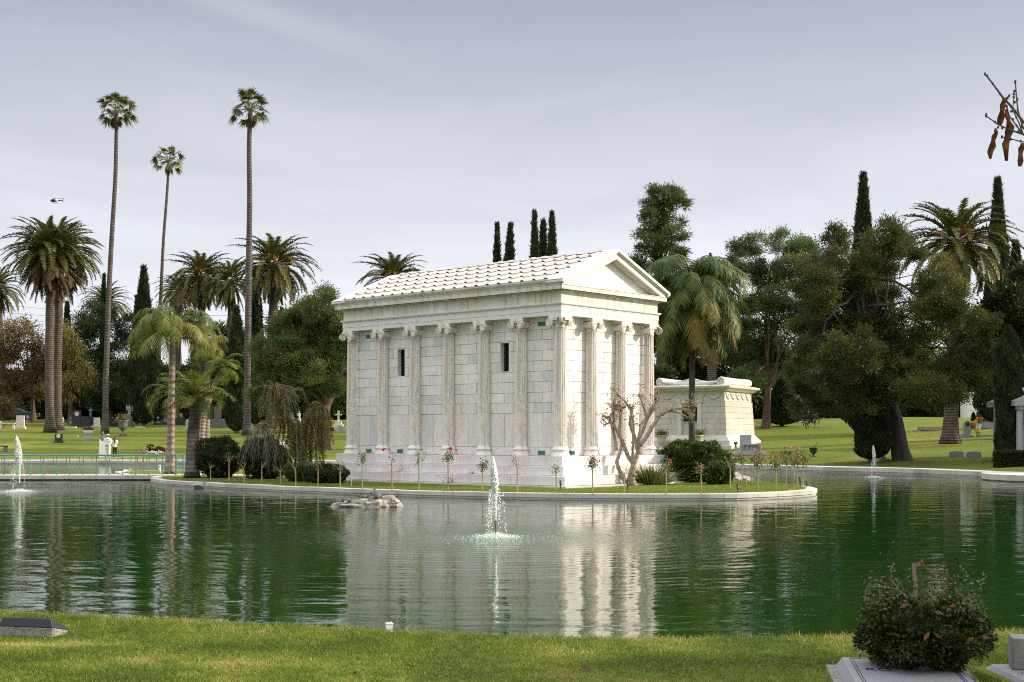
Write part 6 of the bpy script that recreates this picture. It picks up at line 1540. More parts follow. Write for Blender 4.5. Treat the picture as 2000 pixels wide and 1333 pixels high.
def statue(px, pb, hpx, mat, label, ped=.4, name='statue', d=None, wings=False, lean=0.0, dmin=70, zoff=0.0, pmat_=None):
    """small standing figure on a pedestal"""
    x, y, z = ground_at(px, pb, dmin) if d is None else at(px, d)
    h = hpx * y / F; o = thing(name, label, 'statue', (x, y, z - .05 + zoff)); H = h * (1 - ped); p = h * ped
    if ped:
        mb = MB(); w = H * .20; frustum(mb, (-w * 1.3, w * 1.3, -w * 1.3, w * 1.3), (-w * 1.3, w * 1.3, -w * 1.3, w * 1.3), 0, p * .18); frustum(mb, (-w, w, -w, w), (-w * .9, w * .9, -w * .9, w * .9), p * .181, p * .86); box(mb, -w * 1.15, w * 1.15, -w * 1.15, w * 1.15, p * .861, p); mb.build('pedestal', M[pmat_ or mat], o, bevel=.01)
    mb = MB(); lathe(mb, [(.01, p), (H * .155, p + .001), (H * .14, p + H * .2), (H * .115, p + H * .45), (H * .10, p + H * .56), (H * .135, p + H * .74), (H * .12, p + H * .80), (H * .045, p + H * .85), (.01, p + H * .87)], 14, (0, 0, 0), .5, True, 1.0, .75)
    ico(mb, (lean * H * .3, -.01, p + H * .92), (H * .062, H * .07, H * .08), 2)
    for s_ in (-1, 1): tube(mb, bez((s_ * H * .13, 0, p + H * .76), (s_ * H * .20, -.02, p + H * .60), (s_ * H * .05, -H * .13, p + H * .62), 6), (H * .045, H * .04, H * .036, H * .034, H * .03, H * .022), 7)
    mb.build('figure', M[mat], o, True)
    if wings:
        wm = MB()
        for s_ in (-1, 1): prism(wm, [(s_ * H * .05, p + H * .70), (s_ * H * .28, p + H * .98), (s_ * H * .36, p + H * .75), (s_ * H * .26, p + H * .38), (s_ * H * .08, p + H * .50)][::s_], H * .08, H * .11, 'y')
        wm.build('wings', M[mat], o)
    return o
def bouquet(px, pb, h, mats, label, pot='white', name='flower_pot', d=None, dmin=60, n=60, r=.16, loc=None, cat='flowers'):
    x, y, z = ground_at(px, pb, dmin) if d is None else at(px, d)
    if loc is not None: x, y, z = loc
    rr = RNG(int(px * 7 + pb)); o = thing(name, label, cat, (x, y, z - .02))
    if pot:
        mb = MB(); lathe(mb, [(.02, 0), (r * .5, 0), (r * .75, h * .42), (r * .85, h * .45), (r * .7, h * .46), (.02, h * .40)], 14); mb.build('pot', M[pot], o)
    lf = MB(); z0 = h * .42 if pot else 0
    P = np.stack([rr.normal(size=n * 2) * r * .6, rr.normal(size=n * 2) * r * .6, z0 + rr.random(n * 2) * (h - z0) * .7], -1); cards(lf, P, unit(rr.normal(size=(n * 2, 3)) + UP * .5), .12, .05, rr.random(n * 2), rr); lf.build('leaves', M['broad'], o)
    for k, mt in enumerate(mats):
        b_ = MB()
        for q in range(6 if r < .4 else 14):
            c = np.array([rr.normal() * r * .55, rr.normal() * r * .55, z0 + (h - z0) * rr.uniform(.45, 1)]); D = rnd_dir(rr, 20); cards(b_, c + D * .02, D, min(.09, r * .38), min(.085, r * .36), rr.random(20), rr)
        b_.build('bloom', M[mt], o)
    return o
def urn(loc, h, mat, label, plant=None, name='stone_urn', wide=1.0, ped=True, seed=0, dry=False, group=None):
    o = thing(name, label, 'urn', loc, group=group); mb = MB(); w = h * .36 * wide
    if ped: box(mb, -w * .62, w * .62, -w * .62, w * .62, 0, h * .10)
    lathe(mb, [(.02, h * .10), (w * .55, h * .101), (w * .5, h * .15), (w * .22, h * .24), (w * .20, h * .32), (w * .30, h * .36), (w * .62, h * .46), (w * .78, h * .62), (w * .80, h * .78), (w * .88, h * .90), (w * 1.02, h * .96), (w * 1.0, h), (w * .84, h * .985), (w * .7, h * .86), (.02, h * .8)], 24)
    mb.build('bowl', M[mat], o, True)
    if plant:
        r = RNG(seed + 17); n = 420; lf = MB(); P = r.normal(size=(n, 3)) * np.array([w * .55, w * .55, h * .13]) + UP * h * 1.08; P[:, 2] = np.maximum(P[:, 2], h * .88)
        cards(lf, P, unit(r.normal(size=(n, 3)) + UP * .5), h * .16, h * .055, np.clip(r.normal(.5, .25, n), 0, 1), r); lf.build('plant', M[plant], o)
    if dry:
        r = RNG(seed + 5); tw = MB()
        for k in range(70):
            e = np.array([r.normal() * w * 1.5, r.normal() * w * 1.2, h * r.uniform(1.0, 1.7)]); tube(tw, bez((0, 0, h * .85), (e[0] * .3, e[1] * .3, h * 1.4), e, 5), np.linspace(.016, .004, 5), 4)
        tw.build('dry_stems', M['bark_brown'], o)
    return o
# left lawn
stone(40, 838, 15, 27, 'stone_pale', 'pale headstone with a carved saint relief in front of the parked dark car', emblem=('figure', 'stone_pale'), base=.12)
def bench(px, pb, wpx, hpx, mat, label, rz=0.0, dmin=70):
    x, y, z = ground_at(px, pb, dmin); k = y / F; w, h = wpx * k, hpx * k; o = thing('stone_bench', label, 'bench', (x, y, z - .03), rz)
    mb = MB(); box(mb, -w / 2, w / 2, -.25, .25, h - .12, h); mb.build('seat', M[mat], o, bevel=.015)
    for s_ in (-1, 1):
        lg = MB(); frustum(lg, (s_ * w * .36 - .12, s_ * w * .36 + .12, -.2, .2), (s_ * w * .36 - .09, s_ * w * .36 + .09, -.18, .18), 0, h - .121); lg.build('leg', M[mat], o, bevel=.01)
    return o
bench(15, 838, 32, 12, 'stone_pale', 'pale stone bench left of the carved saint headstone'); bench(3, 883, 22, 13, 'stone_dark', 'dark stone bench cut by the left edge near the water'); bench(1504, 824, 28, 8, 'stone_pale', 'pale stone bench at the foot of the reddish pine trunk')
stone(0, 836, 5, 14, 'stone_pale', 'narrow pale stone pillar at the left edge beside the bench', 'stone_pillar', 'pillar', 'taper')
stone(115, 866, 14, 19, 'granite_black', 'small black headstone with a white emblem under the twin date palms', base=.12, emblem=('disc', 'gold_paint'))
stone(142, 853, 20, 3, 'granite_grey', 'flat grey grave marker in the grass left of the bowl planter', 'grave_marker', 'grave marker', depth=.5)
x, y, z = ground_at(172, 861, 80); k = y / F
o = thing('bowl_planter', 'stone bowl planter on a stepped pedestal holding a tan grassy plant', 'planter', (x, y, z - .04)); mb = MB(); box(mb, -.38, .38, -.38, .38, 0, .22); frustum(mb, (-.32, .32, -.32, .32), (-.26, .26, -.26, .26), .221, .5); mb.build('pedestal', M['granite_grey'], o, bevel=.02)
mb = MB(); lathe(mb, [(.05, .5), (.18, .5), (.22, .56), (.36, .68), (.40, .82), (.38, .95), (.33, .95), (.05, .8)], 22); mb.build('bowl', M['stone_pale'], o, True)
mb = MB(); r_ = RNG(401); n = 500; P = np.stack([r_.normal(size=n) * .1, r_.normal(size=n) * .1, np.full(n, .85)], -1); D = unit(np.stack([r_.normal(size=n) * .5, r_.normal(size=n) * .5, np.full(n, .9)], -1)); blades(mb, P, D, r_.uniform(.3, .75, n), .03, r_.random(n), D * np.array([.2, .2, -.15]), rnd_dir(r_, n)); mb.build('plant', M['autumn'], o)
stone(151, 834, 14, 33, 'granite_black', 'tall black monument with a white round medallion', 'monument', 'monument', base=.3, emblem=('disc', 'gold_paint'), depth=.35)
stone(170, 834, 25, 21, 'granite_black', 'wide black polished wall monument under the green statue', 'monument', 'monument', base=.3, depth=.6)
statue(177, 833, 38, 'patina', 'green bronze statue standing on a stone block behind the black wall monument', ped=.45, pmat_='granite_black')
stone(189, 835, 11, 20, 'stone_pale', 'narrow pale headstone on a wide base right of the black wall monument', base=.25)
stone(220, 834, 24, 20, 'granite_black', 'broad black monument behind the tallest-left fan palm trunk', 'monument', 'monument', base=.2, depth=.5)
for i, (px, w, lb) in enumerate(((136, 26, 'low pale kerb of a grave plot behind the twin date palms'), (273, 18, 'short white stone kerb on the grass right of the angel statue'))): stone(px, 836, w, 3.5, 'stone_pale', lb, 'plot_kerb', 'kerb', depth=.35)
stone(122, 830, 3, 16, 'stone_pale', 'thin pale stone post just right of the twin date palm trunks', 'stone_pillar', 'pillar')
x, y, z = ground_at(240, 852, 80); urn((x, y, z - .04), 1.5, 'stone_dark', 'big dark grey urn planter on the grass with yellow-flowered plant', 'autumn', seed=3)
statue(253, 834, 44, 'granite_grey', 'grey angel statue on a round-plaqued pedestal behind the big urn planter', ped=.5, wings=True, pmat_='stone_dark')
stone(309, 832, 15, 24, 'granite_black', 'black headstone with a white cross and lettering bars', emblem=('cross', 'gold_paint'), base=.1)
stone(324, 832, 12, 23, 'granite_black', 'black headstone with white text bars right of the white cross one', emblem=('lines', 'gold_paint'), base=.1)
stone(352, 832, 18, 18, 'granite_black', 'plain black headstone half hidden by palm trunks', base=.1)
stone(369, 838, 10, 20, 'granite_light', 'light grey headstone left of the stout rough palm trunk', base=.3)
stone(389, 862, 12, 43, 'stone_pale', 'weathered pale stone pillar behind the stout rough palm trunk', 'stone_pillar', 'pillar', 'taper', depth=.5)
stone(438, 836, 66, 17, 'stone_dark', 'long dark grave terrace left of the bulky cypress', 'grave_terrace', 'grave', depth=2.0)
stone(426, 822, 14, 31, 'stone_pink', 'pinkish double-topped headstone behind the dark grave terrace', shape='double', base=.2, d=153)
stone(422, 832, 13, 9, 'stone_pink', 'small pink granite plaque set against the dark grave terrace', d=144.5)
stone(440, 834, 9, 13, 'granite_light', 'small pale headstone in front of the dark grave terrace', d=143.5)
stone(448, 822, 11, 20, 'granite_black', 'black headstone with four white plaques', emblem=('plaques', 'gold_paint'), d=152)
bouquet(456, 834, .9, ['petal_yellow'], 'yellow flower bunch at the dark grave terrace', 'iron', d=143, r=.3); bouquet(446, 835, .7, ['rose_red', 'petal_white'], 'red and white flower bunch at the dark grave terrace', 'iron', d=143.2, r=.25)
# the bust on its pale block beside the visitors
x, y, z = ground_at(200.5, 893.5, 80); k = y / F
o = thing('bust_monument', 'dark stone bust on a pale block beside the two visitors', 'monument', (x, y, z - .05), .35)
mb = MB(); prism(mb, [(-.27, 0), (.27, 0), (.25, 1.45), (.06, 1.22), (-.06, 1.20), (-.25, 1.45)], -.27, .27, 'y'); mb.build('block', M['stone_pale'], o, bevel=.02)
mb = MB(); lathe(mb, [(.03, 1.12), (.12, 1.15), (.25, 1.42), (.235, 1.52), (.10, 1.58), (.075, 1.66), (.02, 1.67)], 18, (0, 0, 0), .5, True, 1, .62); ico(mb, (0, -.01, 1.80), (.105, .125, .15), 3); ico(mb, (0, .02, 1.88), (.115, .13, .08), 2); tube(mb, bez((0, -.12, 1.82), (0, -.15, 1.79), (0, -.145, 1.77), 4), .018, 6); mb.build('bust', M['stone_dark'], o, True)
# flower bed at the far shore
xx, yy, zz_ = ground_at(298, 891, 90)
mb = MB(); r_ = RNG(500)
sm = shrub_mesh(r_, (.40, .35, .33), 1500, .10, .05, seed=21); solo(sm, 'bush', M['petal_orange'] if False else leafmat('rust_red_foliage', [(0, (.12, .02, .01)), (.6, (.30, .06, .025)), (1, (.42, .15, .05))], .25), 'small rust-red bush beyond the bridge railing', 'bush', (PX(311, yy + 1.5), yy + 1.5, zz_))
o = thing('cloud_pruned_pine', 'little dark cloud-pruned pine beyond the bridge railing', 'tree', (PX(295, yy + 1.6), yy + 1.6, zz_)); tm = MB(); tube(tm, bez((0, 0, 0), (-.15, 0, .4), (-.05, 0, .85), 8), np.linspace(.05, .02, 8), 7); tm.build('trunk', M['bark_dark'], o)
cm = MB()
for c, r in (((-.06, 0, .72), (.22, .2, .07)), ((.08, 0, .38), (.32, .28, .10)), ((-.1, 0, .52), (.2, .2, .08))):
    D = rnd_dir(r_, 320); cards(cm, np.array(c) + D * np.array(r), unit(D + UP * .6), .10, .035, r_.random(320) * .6, r_)
cm.build('crown', M['pine_dark'], o)
bouquet(304, 890, .35, ['petal_white', 'petal_white'], 'low patch of white flowers beyond the bridge railing', None, 'flower_patch', loc=(PX(303, yy), yy, zz_), r=.5, n=90)
bouquet(285, 890, .35, ['rose_pink'], 'low reddish flower patch beyond the bridge railing', None, 'flower_patch', loc=(PX(283, yy + .2), yy + .2, zz_), r=.35, n=70)
# seen through the willow and the pine
statue(584, 830, 27, 'white', 'white veiled statue seen through the willow branches', ped=.2); statue(553, 890, 44, 'white', 'white angel statue behind the bush under the willow', ped=.3, wings=True, d=90); statue(643, 858, 14, 'white', 'tiny white statuette at the foot of the reddish pine trunk', ped=.2)
statue(600, 826, 22, 'stone_pink', 'reddish figure statue right of the white veiled one', ped=.3, pmat_='stone_pale')
x, y, z = ground_at(661, 836, 80); k = y / F; o = thing('grave_cross', 'white stone cross on a stepped base between the pine and the temple', 'cross', (x, y, z - .03)); h = 34 * k; mb = MB(); box(mb, -.5, .5, -.4, .4, 0, h * .2); box(mb, -.34, .34, -.28, .28, h * .2, h * .36); mb.build('base', M['stone_pale'], o, bevel=.02)
mb = MB(); box(mb, -.09, .09, -.08, .08, h * .361, h); box(mb, -.36, -.091, -.08, .08, h * .73, h * .81); box(mb, .091, .36, -.08, .08, h * .73, h * .81); mb.build('cross', M['stone_pale'], o)
stone(666, 846, 10, 14, 'granite_grey', 'grey headstone just left of the temple corner column', base=.15); stone(648, 842, 9, 8, 'granite_black', 'low black headstone left of the white cross', base=.1); stone(648, 886, 12, 7, 'granite_grey', 'low rough grey stone in the grass left of the temple steps', 'grave_marker', 'grave marker', 'round', d=80)
# parked car
cx_, cy_ = PX(36, 158), 158.0; cz_ = gz(cx_, cy_)
car = thing('parked_car', 'dark green-black coupe parked behind the pale headstone at the left edge', 'car', (cx_, cy_, cz_))
M['car_paint'] = pmat('dark_car_paint', (0.006, 0.016, 0.018), (0.010, 0.022, 0.024), 2, .12); M['car_glass'] = pmat('car_glass', (0.01, 0.015, 0.017), (0.012, 0.018, 0.02), 2, .05)
mb = MB(); prof = [(-2.3, .35), (2.3, .35), (2.36, .55), (2.28, .82), (1.15, .98), (.45, 1.32), (-.15, 1.42), (-.8, 1.36), (-1.65, 1.04), (-2.25, .98), (-2.36, .75)]
V = []
for y_, s_, zs in ((-.92, .97, 0), (-.80, 1.0, 0), (.80, 1.0, 0), (.92, .97, 0)): V += [(a * s_, y_ * (1 - .16 * max(0, b - .95) / .45), b if abs(y_) < .85 else min(b, .35 + (b - .35) * .98)) for a, b in prof]
n = len(prof); j = np.arange(n); k2 = (j + 1) % n; fs = [list(j[::-1]), list(j + 3 * n)]
for a in range(3): fs += [[a * n + p, a * n + q, (a + 1) * n + q, (a + 1) * n + p] for p, q in zip(j, k2)]
mb.add(V, fs); mb.build('body', M['car_paint'], car, bevel=.03)
for s_ in (-1, 1):
    mb = MB(); prism(mb, [(1.0, .99), (.42, 1.27), (-.15, 1.36), (-.2, 1.0)][::s_], s_ * .865, s_ * .885, 'y'); prism(mb, [(-.28, 1.0), (-.24, 1.35), (-.78, 1.30), (-1.3, 1.03)][::s_], s_ * .865, s_ * .885, 'y'); mb.build('window', M['car_glass'], car)
for sx in (-1.45, 1.45):
    for s_ in (-1, 1):
        mb = MB(); tube(mb, [(sx, s_ * .93, .33), (sx, s_ * .72, .33)], .33, 20); wo = mb.build('wheel', M['black'], car); mb = MB(); tube(mb, [(sx, s_ * .945, .33), (sx, s_ * .90, .33)], .21, 14)
        mb.build('rim', M['granite_light'], wo)
for s_ in (-1, 1): mb = MB(); ico(mb, (2.27, s_ * .66, .70), (.07, .2, .07), 2); mb.build('headlight', M['granite_light'], car)
# helicopter far away
hx, hz_ = PX(108, 950), PZ(393, 950); hel = thing('helicopter', 'small black and white helicopter flying far off in the sky', 'helicopter', (hx, 950, hz_))
mb = MB(); t = np.linspace(0, 1, 12); tube(mb, np.stack([-3.6 + 5.8 * t, 0 * t, .1 + .25 * np.sin(t * 3)], -1), np.array([.15, .7, 1.0, 1.15, 1.2, 1.2, 1.15, 1.05, .9, .7, .5, .3]), 14); mb.build('cabin', M['black'], hel, True)
mb = MB(); ico(mb, (.7, 0, .55), (1.5, 1.05, 1.0), 3); mb.build('engine_housing', M['white'], hel, True)
mb = MB(); tube(mb, [(1.8, 0, .35), (5.6, 0, .4)], (.42, .2), 10); prism(mb, [(5.1, .3), (5.7, .3), (6.1, 1.7), (5.8, 1.7)], -.06, .06, 'y'); prism(mb, [(5.1, .3), (5.6, .3), (5.4, -.7), (5.2, -.7)], -.06, .06, 'y'); box(mb, 4.4, 4.8, -1.1, 1.1, .36, .42); mb.build('tail_boom', M['black'], hel)
mb = MB(); tube(mb, [(.5, 0, 1.3), (.5, 0, 1.95)], .14, 8)
for a in (.3, .3 + 2.094, .3 + 4.189): tube(mb, [(.5, 0, 1.95), (.5 + 5.2 * math.cos(a), 5.2 * math.sin(a), 1.98)], .10, 4)
mb.build('rotor', M['iron'], hel)
for s_ in (-1, 1): mb = MB(); tube(mb, [(-2.4, s_ * 1.0, -1.45), (1.8, s_ * 1.0, -1.5)], .09, 6); tube(mb, [(-1, s_ * .6, -.8), (-1, s_ * 1.0, -1.5)], .07, 5); tube(mb, [(1, s_ * .6, -.7), (1, s_ * 1.0, -1.5)], .07, 5); mb.build('skid', M['iron'], hel)
# power lines
for i, (y0_, y1_) in enumerate(((592, 603), (607, 612), (619, 624))):
    mb = MB(); a_, b_ = np.array([PX(-120, 210), 210, PZ(y0_ - 8, 210)]), np.array([PX(700, 210), 210, PZ(y1_ + 6, 210)]); t = np.linspace(0, 1, 20)[:, None]; P = a_ + (b_ - a_) * t; P[:, 2] -= 1.5 * np.sin(t[:, 0] * math.pi); tube(mb, P, .022, 4)
    solo(mb, 'overhead_wire', M['iron'], ('topmost', 'middle', 'lowest')[i] + ' of the thin overhead wires behind the left date palms', 'wire', group='overhead wires')
# ------------------------------------------------------------------ right lawn
x, y, z = ground_at(1462, 888, 70); k = y / F
o = thing('granite_memorial', 'light grey granite memorial slab with a curved fluted table, in front of the smaller tomb', 'memorial', (x, y, z - .05))
mb = MB(); box(mb, -1.25, 1.35, -.85, .75, 0, .14); box(mb, -.95, 1.0, -.6, .6, .141, .26); mb.build('base', M['granite_light'], o, bevel=.01)
mb = MB(); box(mb, -.55, .22, .1, .35, .261, 1.38); mb.build('slab', M['granite_light'], o, bevel=.012)
mb = MB(); lathe(mb, [(.02, .261), (.42, .262), (.40, .34), (.34, .52), (.38, .66), (.44, .70), (.02, .70)], 28, (.28, -.22, 0), .5, True, 1.15, .8)
for k_ in range(14): a = math.pi + k_ / 13 * math.pi; tube(mb, [(.28 + math.cos(a) * .47, -.22 + math.sin(a) * .33, .27), (.28 + math.cos(a) * .47, -.22 + math.sin(a) * .33, .69)], .028, 6)
lathe(mb, [(.02, .701), (.56, .702), (.58, .74), (.56, .79), (.02, .79)], 30, (.28, -.22, 0), .5, True, 1.2, .85); mb.build('table', M['granite_light'], o)
statue(1437, 887, 26, 'iron', 'dark winged bronze figure on a small pale pillar beside the granite memorial', ped=.58, wings=True, pmat_='granite_light', lean=.5)
for (lx, ly, nm) in ((-1.3, l2 / 2 - 1.15, 'pale stone urn with yellow-green plant right of the smaller tomb door, behind the palm trunk'), (-1.3, l2 / 2 + 1.75, 'pale stone urn with plant at the left of the smaller tomb door')):
    wx, wy = t2l(lx, ly); zz_ = gz(wx, wy) - .1; o = urn((wx, wy, zz_), 1.15, 'stone_pale', nm, 'willow', seed=int(ly * 10), group='tomb urns'); 
x, y, z = ground_at(1589, 893, 70); urn((x, y, z - .03), .62, 'iron', 'small dark iron pot with a few thin sprigs on the lawn', None, 'iron_pot', wide=1.35, ped=False, seed=8); small_plant(1589, 0, .5, 18, 'broad', 'few thin sprigs growing in the small iron pot', z=z + .45, seed=55, d=y)
x, y, z = ground_at(1539, 893, 70); urn((x, y, z - .03), .40, 'iron', 'low wide dark planter seen behind the rose heads', None, 'iron_pot', wide=2.2, ped=False, seed=9)
x, y, z = ground_at(1723, 900, 66); urn((x, y - .3, z - .03), 1.15, 'granite_grey', 'big weathered stone urn with dry brown stems in front of the dark rounded conifer', None, seed=10, wide=1.15, dry=True)
small_plant(1745, 0, 1.1, 160, 'willow', 'loose yellowish shrub just left of the leaning tree trunk', z=gz(PX(1745, 80), 80), seed=56, d=80.0, spread=.3, wid=.06)
stone(1868, 896, 28, 16, 'granite_grey', 'left one of the two matching low grey headstones near the water', 'headstone', shape='segment', depth=.18, group='pair of low grey headstones', dmin=60, emblem=('lines', 'granite_light'))
stone(1902, 896, 28, 16, 'granite_grey', 'right one of the two matching low grey headstones near the water', 'headstone', shape='segment', depth=.18, group='pair of low grey headstones', dmin=60, emblem=('lines', 'granite_light'))
stone(1888, 856, 13, 35, 'granite_grey', 'tall narrow grey headstone with an arched niche right of the big date palm trunk', shape='round', base=.2, depth=.4, emblem=('disc', 'granite_black'))
bouquet(1878, 856, .45, ['petal_white'], 'white flower bunch between the palm trunk and the tall niche headstone', None, 'flower_bunch', r=.22); bouquet(1910, 855, .75, ['petal_yellow'], 'bright yellow flower bunch right of the tall niche headstone', None, 'flower_bunch', r=.2)
x, y, z = ground_at(1930, 836, 80); k = y / F; H = 44 * k
o = thing('heart_monument', 'black polished monument with a pair of hearts on a stepped grey base', 'monument', (x, y, z - .05)); mb = MB(); box(mb, -1.0, .8, -.6, .5, 0, .25); box(mb, -.75, .7, -.45, .4, .251, .55); mb.build('base', M['granite_grey'], o, bevel=.02)
mb = MB(); box(mb, -.42, .5, -.12, .2, .551, H * .52)
for cx0, cz0, s_ in ((.04, H * .60, 1.0), ):
    a = np.linspace(0, 2 * math.pi, 40)[:-1]; hxp = 16 * np.sin(a) ** 3; hyp = 13 * np.cos(a) - 5 * np.cos(2 * a) - 2 * np.cos(3 * a) - np.cos(4 * a); prism(mb, [(cx0 + p / 16 * .62, H * .70 + q / 16 * .72) for p, q in zip(hxp, hyp)][::-1], -.14, .16, 'y')
box(mb, -.95, -.45, .0, .25, .551, H * .74); mb.build('heart_slab', M['granite_black'], o, bevel=.015)
bouquet(1912, 832, .95, ['petal_yellow', 'petal_orange', 'rose_red'], 'white pot of yellow, orange and red flowers beside the heart monument', 'white', d=y - 1.0, r=.32); bouquet(1901, 836, .8, ['petal_orange', 'petal_yellow'], 'orange flower heap below the pointed dark headstone', None, 'flower_bunch', d=y - 2.0, r=.35)
stone(1901, 836, 10, 33, 'granite_black', 'pointed gothic-arch dark headstone left of the heart monument', shape='gothic', base=.15, d=y + .8)
stone(1934, 852, 38, 5, 'granite_grey', 'low flat grey ledger slab in the grass right of the yellow flowers', 'ledger', 'grave marker', depth=1.2, d=ground_at(1934, 853, 70)[1])
stone(1820, 840, 46, 7, 'stone_pink', 'low pale pinkish tomb slab in the shade left of the big date palm trunk', 'ledger', 'grave marker', depth=1.6)
stone(1728, 860, 16, 40, 'stone_dark', 'dark grey pillar stone half hidden behind the leaning tree trunk', 'stone_pillar', 'pillar', 'round', d=98)
# white niche walls
def niche_wall(px0, px1, d, h, label, cap=True):
    x0, x1 = PX(px0, d), PX(px1, d); z = gz((x0 + x1) / 2, d) - .1; o = thing('niche_wall', label, 'wall', (x0, d, z)); w = x1 - x0
    mb = MB(); box(mb, .12, w - .12, .1, 1.2, 0, h - .25); n = max(3, int(w / .9))
    for i in range(n):
        for j in range(3): box(mb, .2 + i * (w - .4) / n + .02, .2 + (i + 1) * (w - .4) / n - .02, .05, .0999, .12 + j * (h - .45) / 3, .12 + (j + 1) * (h - .45) / 3 - .04)
    mb.build('wall', M['white'], o); mb = MB(); box(mb, 0, w, -.15, 1.35, h - .249, h); box(mb, 0, .119, -.1, 1.3, 0, h - .25); box(mb, w - .119, w, -.1, 1.3, 0, h - .25); mb.build('frame', M['white'], o, bevel=.01)
    return o
niche_wall(1549, 1596, 134, 1.75, 'white niche wall with a flat roof behind the stubby cone conifer')
niche_wall(1884, 1950, 138, 2.75, 'long white niche wall behind the heart monument')
x, y, z = at(1552, 140); o = thing('white_cabin', 'small white gabled tomb peeking above the niche wall', 'tomb', (x, y, z)); mb = MB(); box(mb, -.7, .7, -.7, .7, 0, 2.5); mb.build('wall', M['white'], o); mb = MB(); prism(mb, [(-.85, 2.501), (.85, 2.501), (.85, 2.62), (0, 2.8), (-.85, 2.62)], -.85, .85, 'y'); mb.build('roof', M['white'], o)
# grey portico at the right edge
d_ = 71.0; x0 = PX(1984, d_); z = gz(x0 + 2, d_) - .1; ht = PZ(768, d_) - z
o = thing('grey_portico', 'grey stone portico tomb cut off by the right edge behind the low hedge', 'tomb', (x0, d_, z))
mb = MB(); box(mb, .25, 4.2, .6, 4.0, 0, ht - .7); mb.build('wall', M['granite_grey'], o); mb = MB(); prism(mb, [(-.1, ht - .699), (4.6, ht - .699), (4.6, ht - .4), (2.25, ht + .55), (-.1, ht - .4)], -.1, 4.1, 'y'); mb.build('pediment', M['granite_grey'], o, bevel=.02)
for cx0 in (.28, 1.45, 3.05, 4.2): mb = MB(); lathe(mb, [(.02, 0), (.26, 0), (.26, .12), (.19, .16), (.165, ht - .95), (.24, ht - .88), (.24, ht - .7005), (.02, ht - .7005)], 18, (cx0, .2, 0)); mb.build('column', M['granite_grey'], o)
# ------------------------------------------------------------------ near bank
def near(px, py, z=.43): return G(px, py, z)
# slanted marker at the left
x, y = near(57, 1243, .43)
o = thing('slant_marker', 'small slanted grave marker with black polished top at the left of the near lawn', 'grave marker', (x, y, .41), -.20)
mb = MB(); w = .245; V = [(-w, -.07, 0), (w, -.07, 0), (w, .20, 0), (-w, .20, 0), (-w, -.055, .105), (w, -.055, .105), (w, .19, .05), (-w, .19, .05)]; mb.add(V, BOXF)
M['rough_granite'] = pmat('rough_granite', (0.16, 0.145, 0.13), (0.26, 0.24, 0.22), 14, .85, .8, 24); mb.build('block', M['rough_granite'], o, bevel=.008)
mb = MB(); V = [(-w - .003, -.058, .106), (w + .003, -.058, .106), (w + .003, .195, .052), (-w - .003, .195, .052), (-w + .03, -.035, .178), (w - .03, -.035, .178), (w - .01, .188, .075), (-w + .01, .188, .075)]; mb.add(V, BOXF); M['slate'] = pmat('dark_slate_granite', (0.014, 0.015, 0.019), (0.024, 0.025, 0.03), 60, .35); mb.build('top', M['slate'], o, bevel=.004)
# junction box on the bank
x, y = near(760, 1222, .38); mb = MB(); box(mb, -.030, .030, -.026, .026, -.03, .042); box(mb, -.034, .034, -.030, .030, .0425, .050); tube(mb, [(.013, 0, .045), (.013, 0, .06)], .008, 8); tube(mb, [(-.013, 0, .045), (-.013, 0, .058)], .008, 8)
solo(mb, 'junction_box', M['stone_pale'], 'small pale electrical box at the grassy edge of the water', 'box', (x, y, .352), .3)
# ledger tombs in the near right corner
M['granite_ledger'] = pmat('ledger_granite', (0.17, 0.175, 0.19), (0.25, 0.255, 0.275), 70, 0.5, 0.05, 80)
def ledger(x0, x1, y0, y1, zt, label, text, tx, ty, ts, rz=0.0, mat='granite_ledger', lines=True):
    o = thing('ledger_tomb', label, 'tomb', ((x0 + x1) / 2, (y0 + y1) / 2, .36), rz); w, l = (x1 - x0) / 2, (y1 - y0) / 2; h = zt - .36
    mb = MB(); box(mb, -w - .06, w + .06, -l - .06, l + .06, -.05, h * .55); mb.build('base', M['rough_granite'], o, bevel=.012)
    mb = MB(); frustum(mb, (-w, w, -l, l), (-w + .05, w - .05, -l + .05, l - .05), h * .551, h); mb.build('slab', M[mat], o, bevel=.006)
    if lines:
        mb = MB()
        for q in (.095, .112): 
            for s_ in (-1, 1): box(mb, s_ * (w - q) - .003, s_ * (w - q) + .003, -l + q, l - q, h, h + .0015)
            for s_ in (-1, 1): box(mb, -w + q + .004, w - q - .004, s_ * (l - q) - .003, s_ * (l - q) + .003, h, h + .0015)
        mb.build('border_line', M['black'], o)
    c = bpy.data.curves.new('inscription', 'FONT'); c.body = text; c.size = ts; c.extrude = .001; t0 = bpy.data.objects.new('inscription_tmp', c); COL.objects.link(t0); me = bpy.data.meshes.new_from_object(t0.evaluated_get(bpy.context.evaluated_depsgraph_get())); bpy.data.objects.remove(t0); me.materials.clear(); me.materials.append(M['black']); t = bpy.data.objects.new('inscription', me); COL.objects.link(t); t.parent = o; t.location = (tx - (x0 + x1) / 2, ty - (y0 + y1) / 2, h + .0012)
    return o
la = ledger(2.165, 3.015, 7.641, 9.411, .52, 'grey granite ledger tomb with letters RO, half covered by the urn bush', 'RO', 2.318, 8.842, .13, -.157)
M['concrete_dark'] = pmat('weathered_cement', (0.16, 0.155, 0.15), (0.24, 0.235, 0.225), 5, .9, .2, 40)
lb = ledger(3.36, 4.5, 7.6, 9.46, .47, 'grey granite ledger tomb with small faded letters, cut by the right edge', 'VIRG', 3.47, 9.03, .055, lines=False)
mb = MB(); box(mb, 0, .9, 0, .22, 0, .22); solo(mb, 'cement_block', M['concrete_dark'], 'dark cement headblock standing on the right-hand ledger tomb', 'block', (3.475, 9.18, .4705), -.22, bevel=.008)
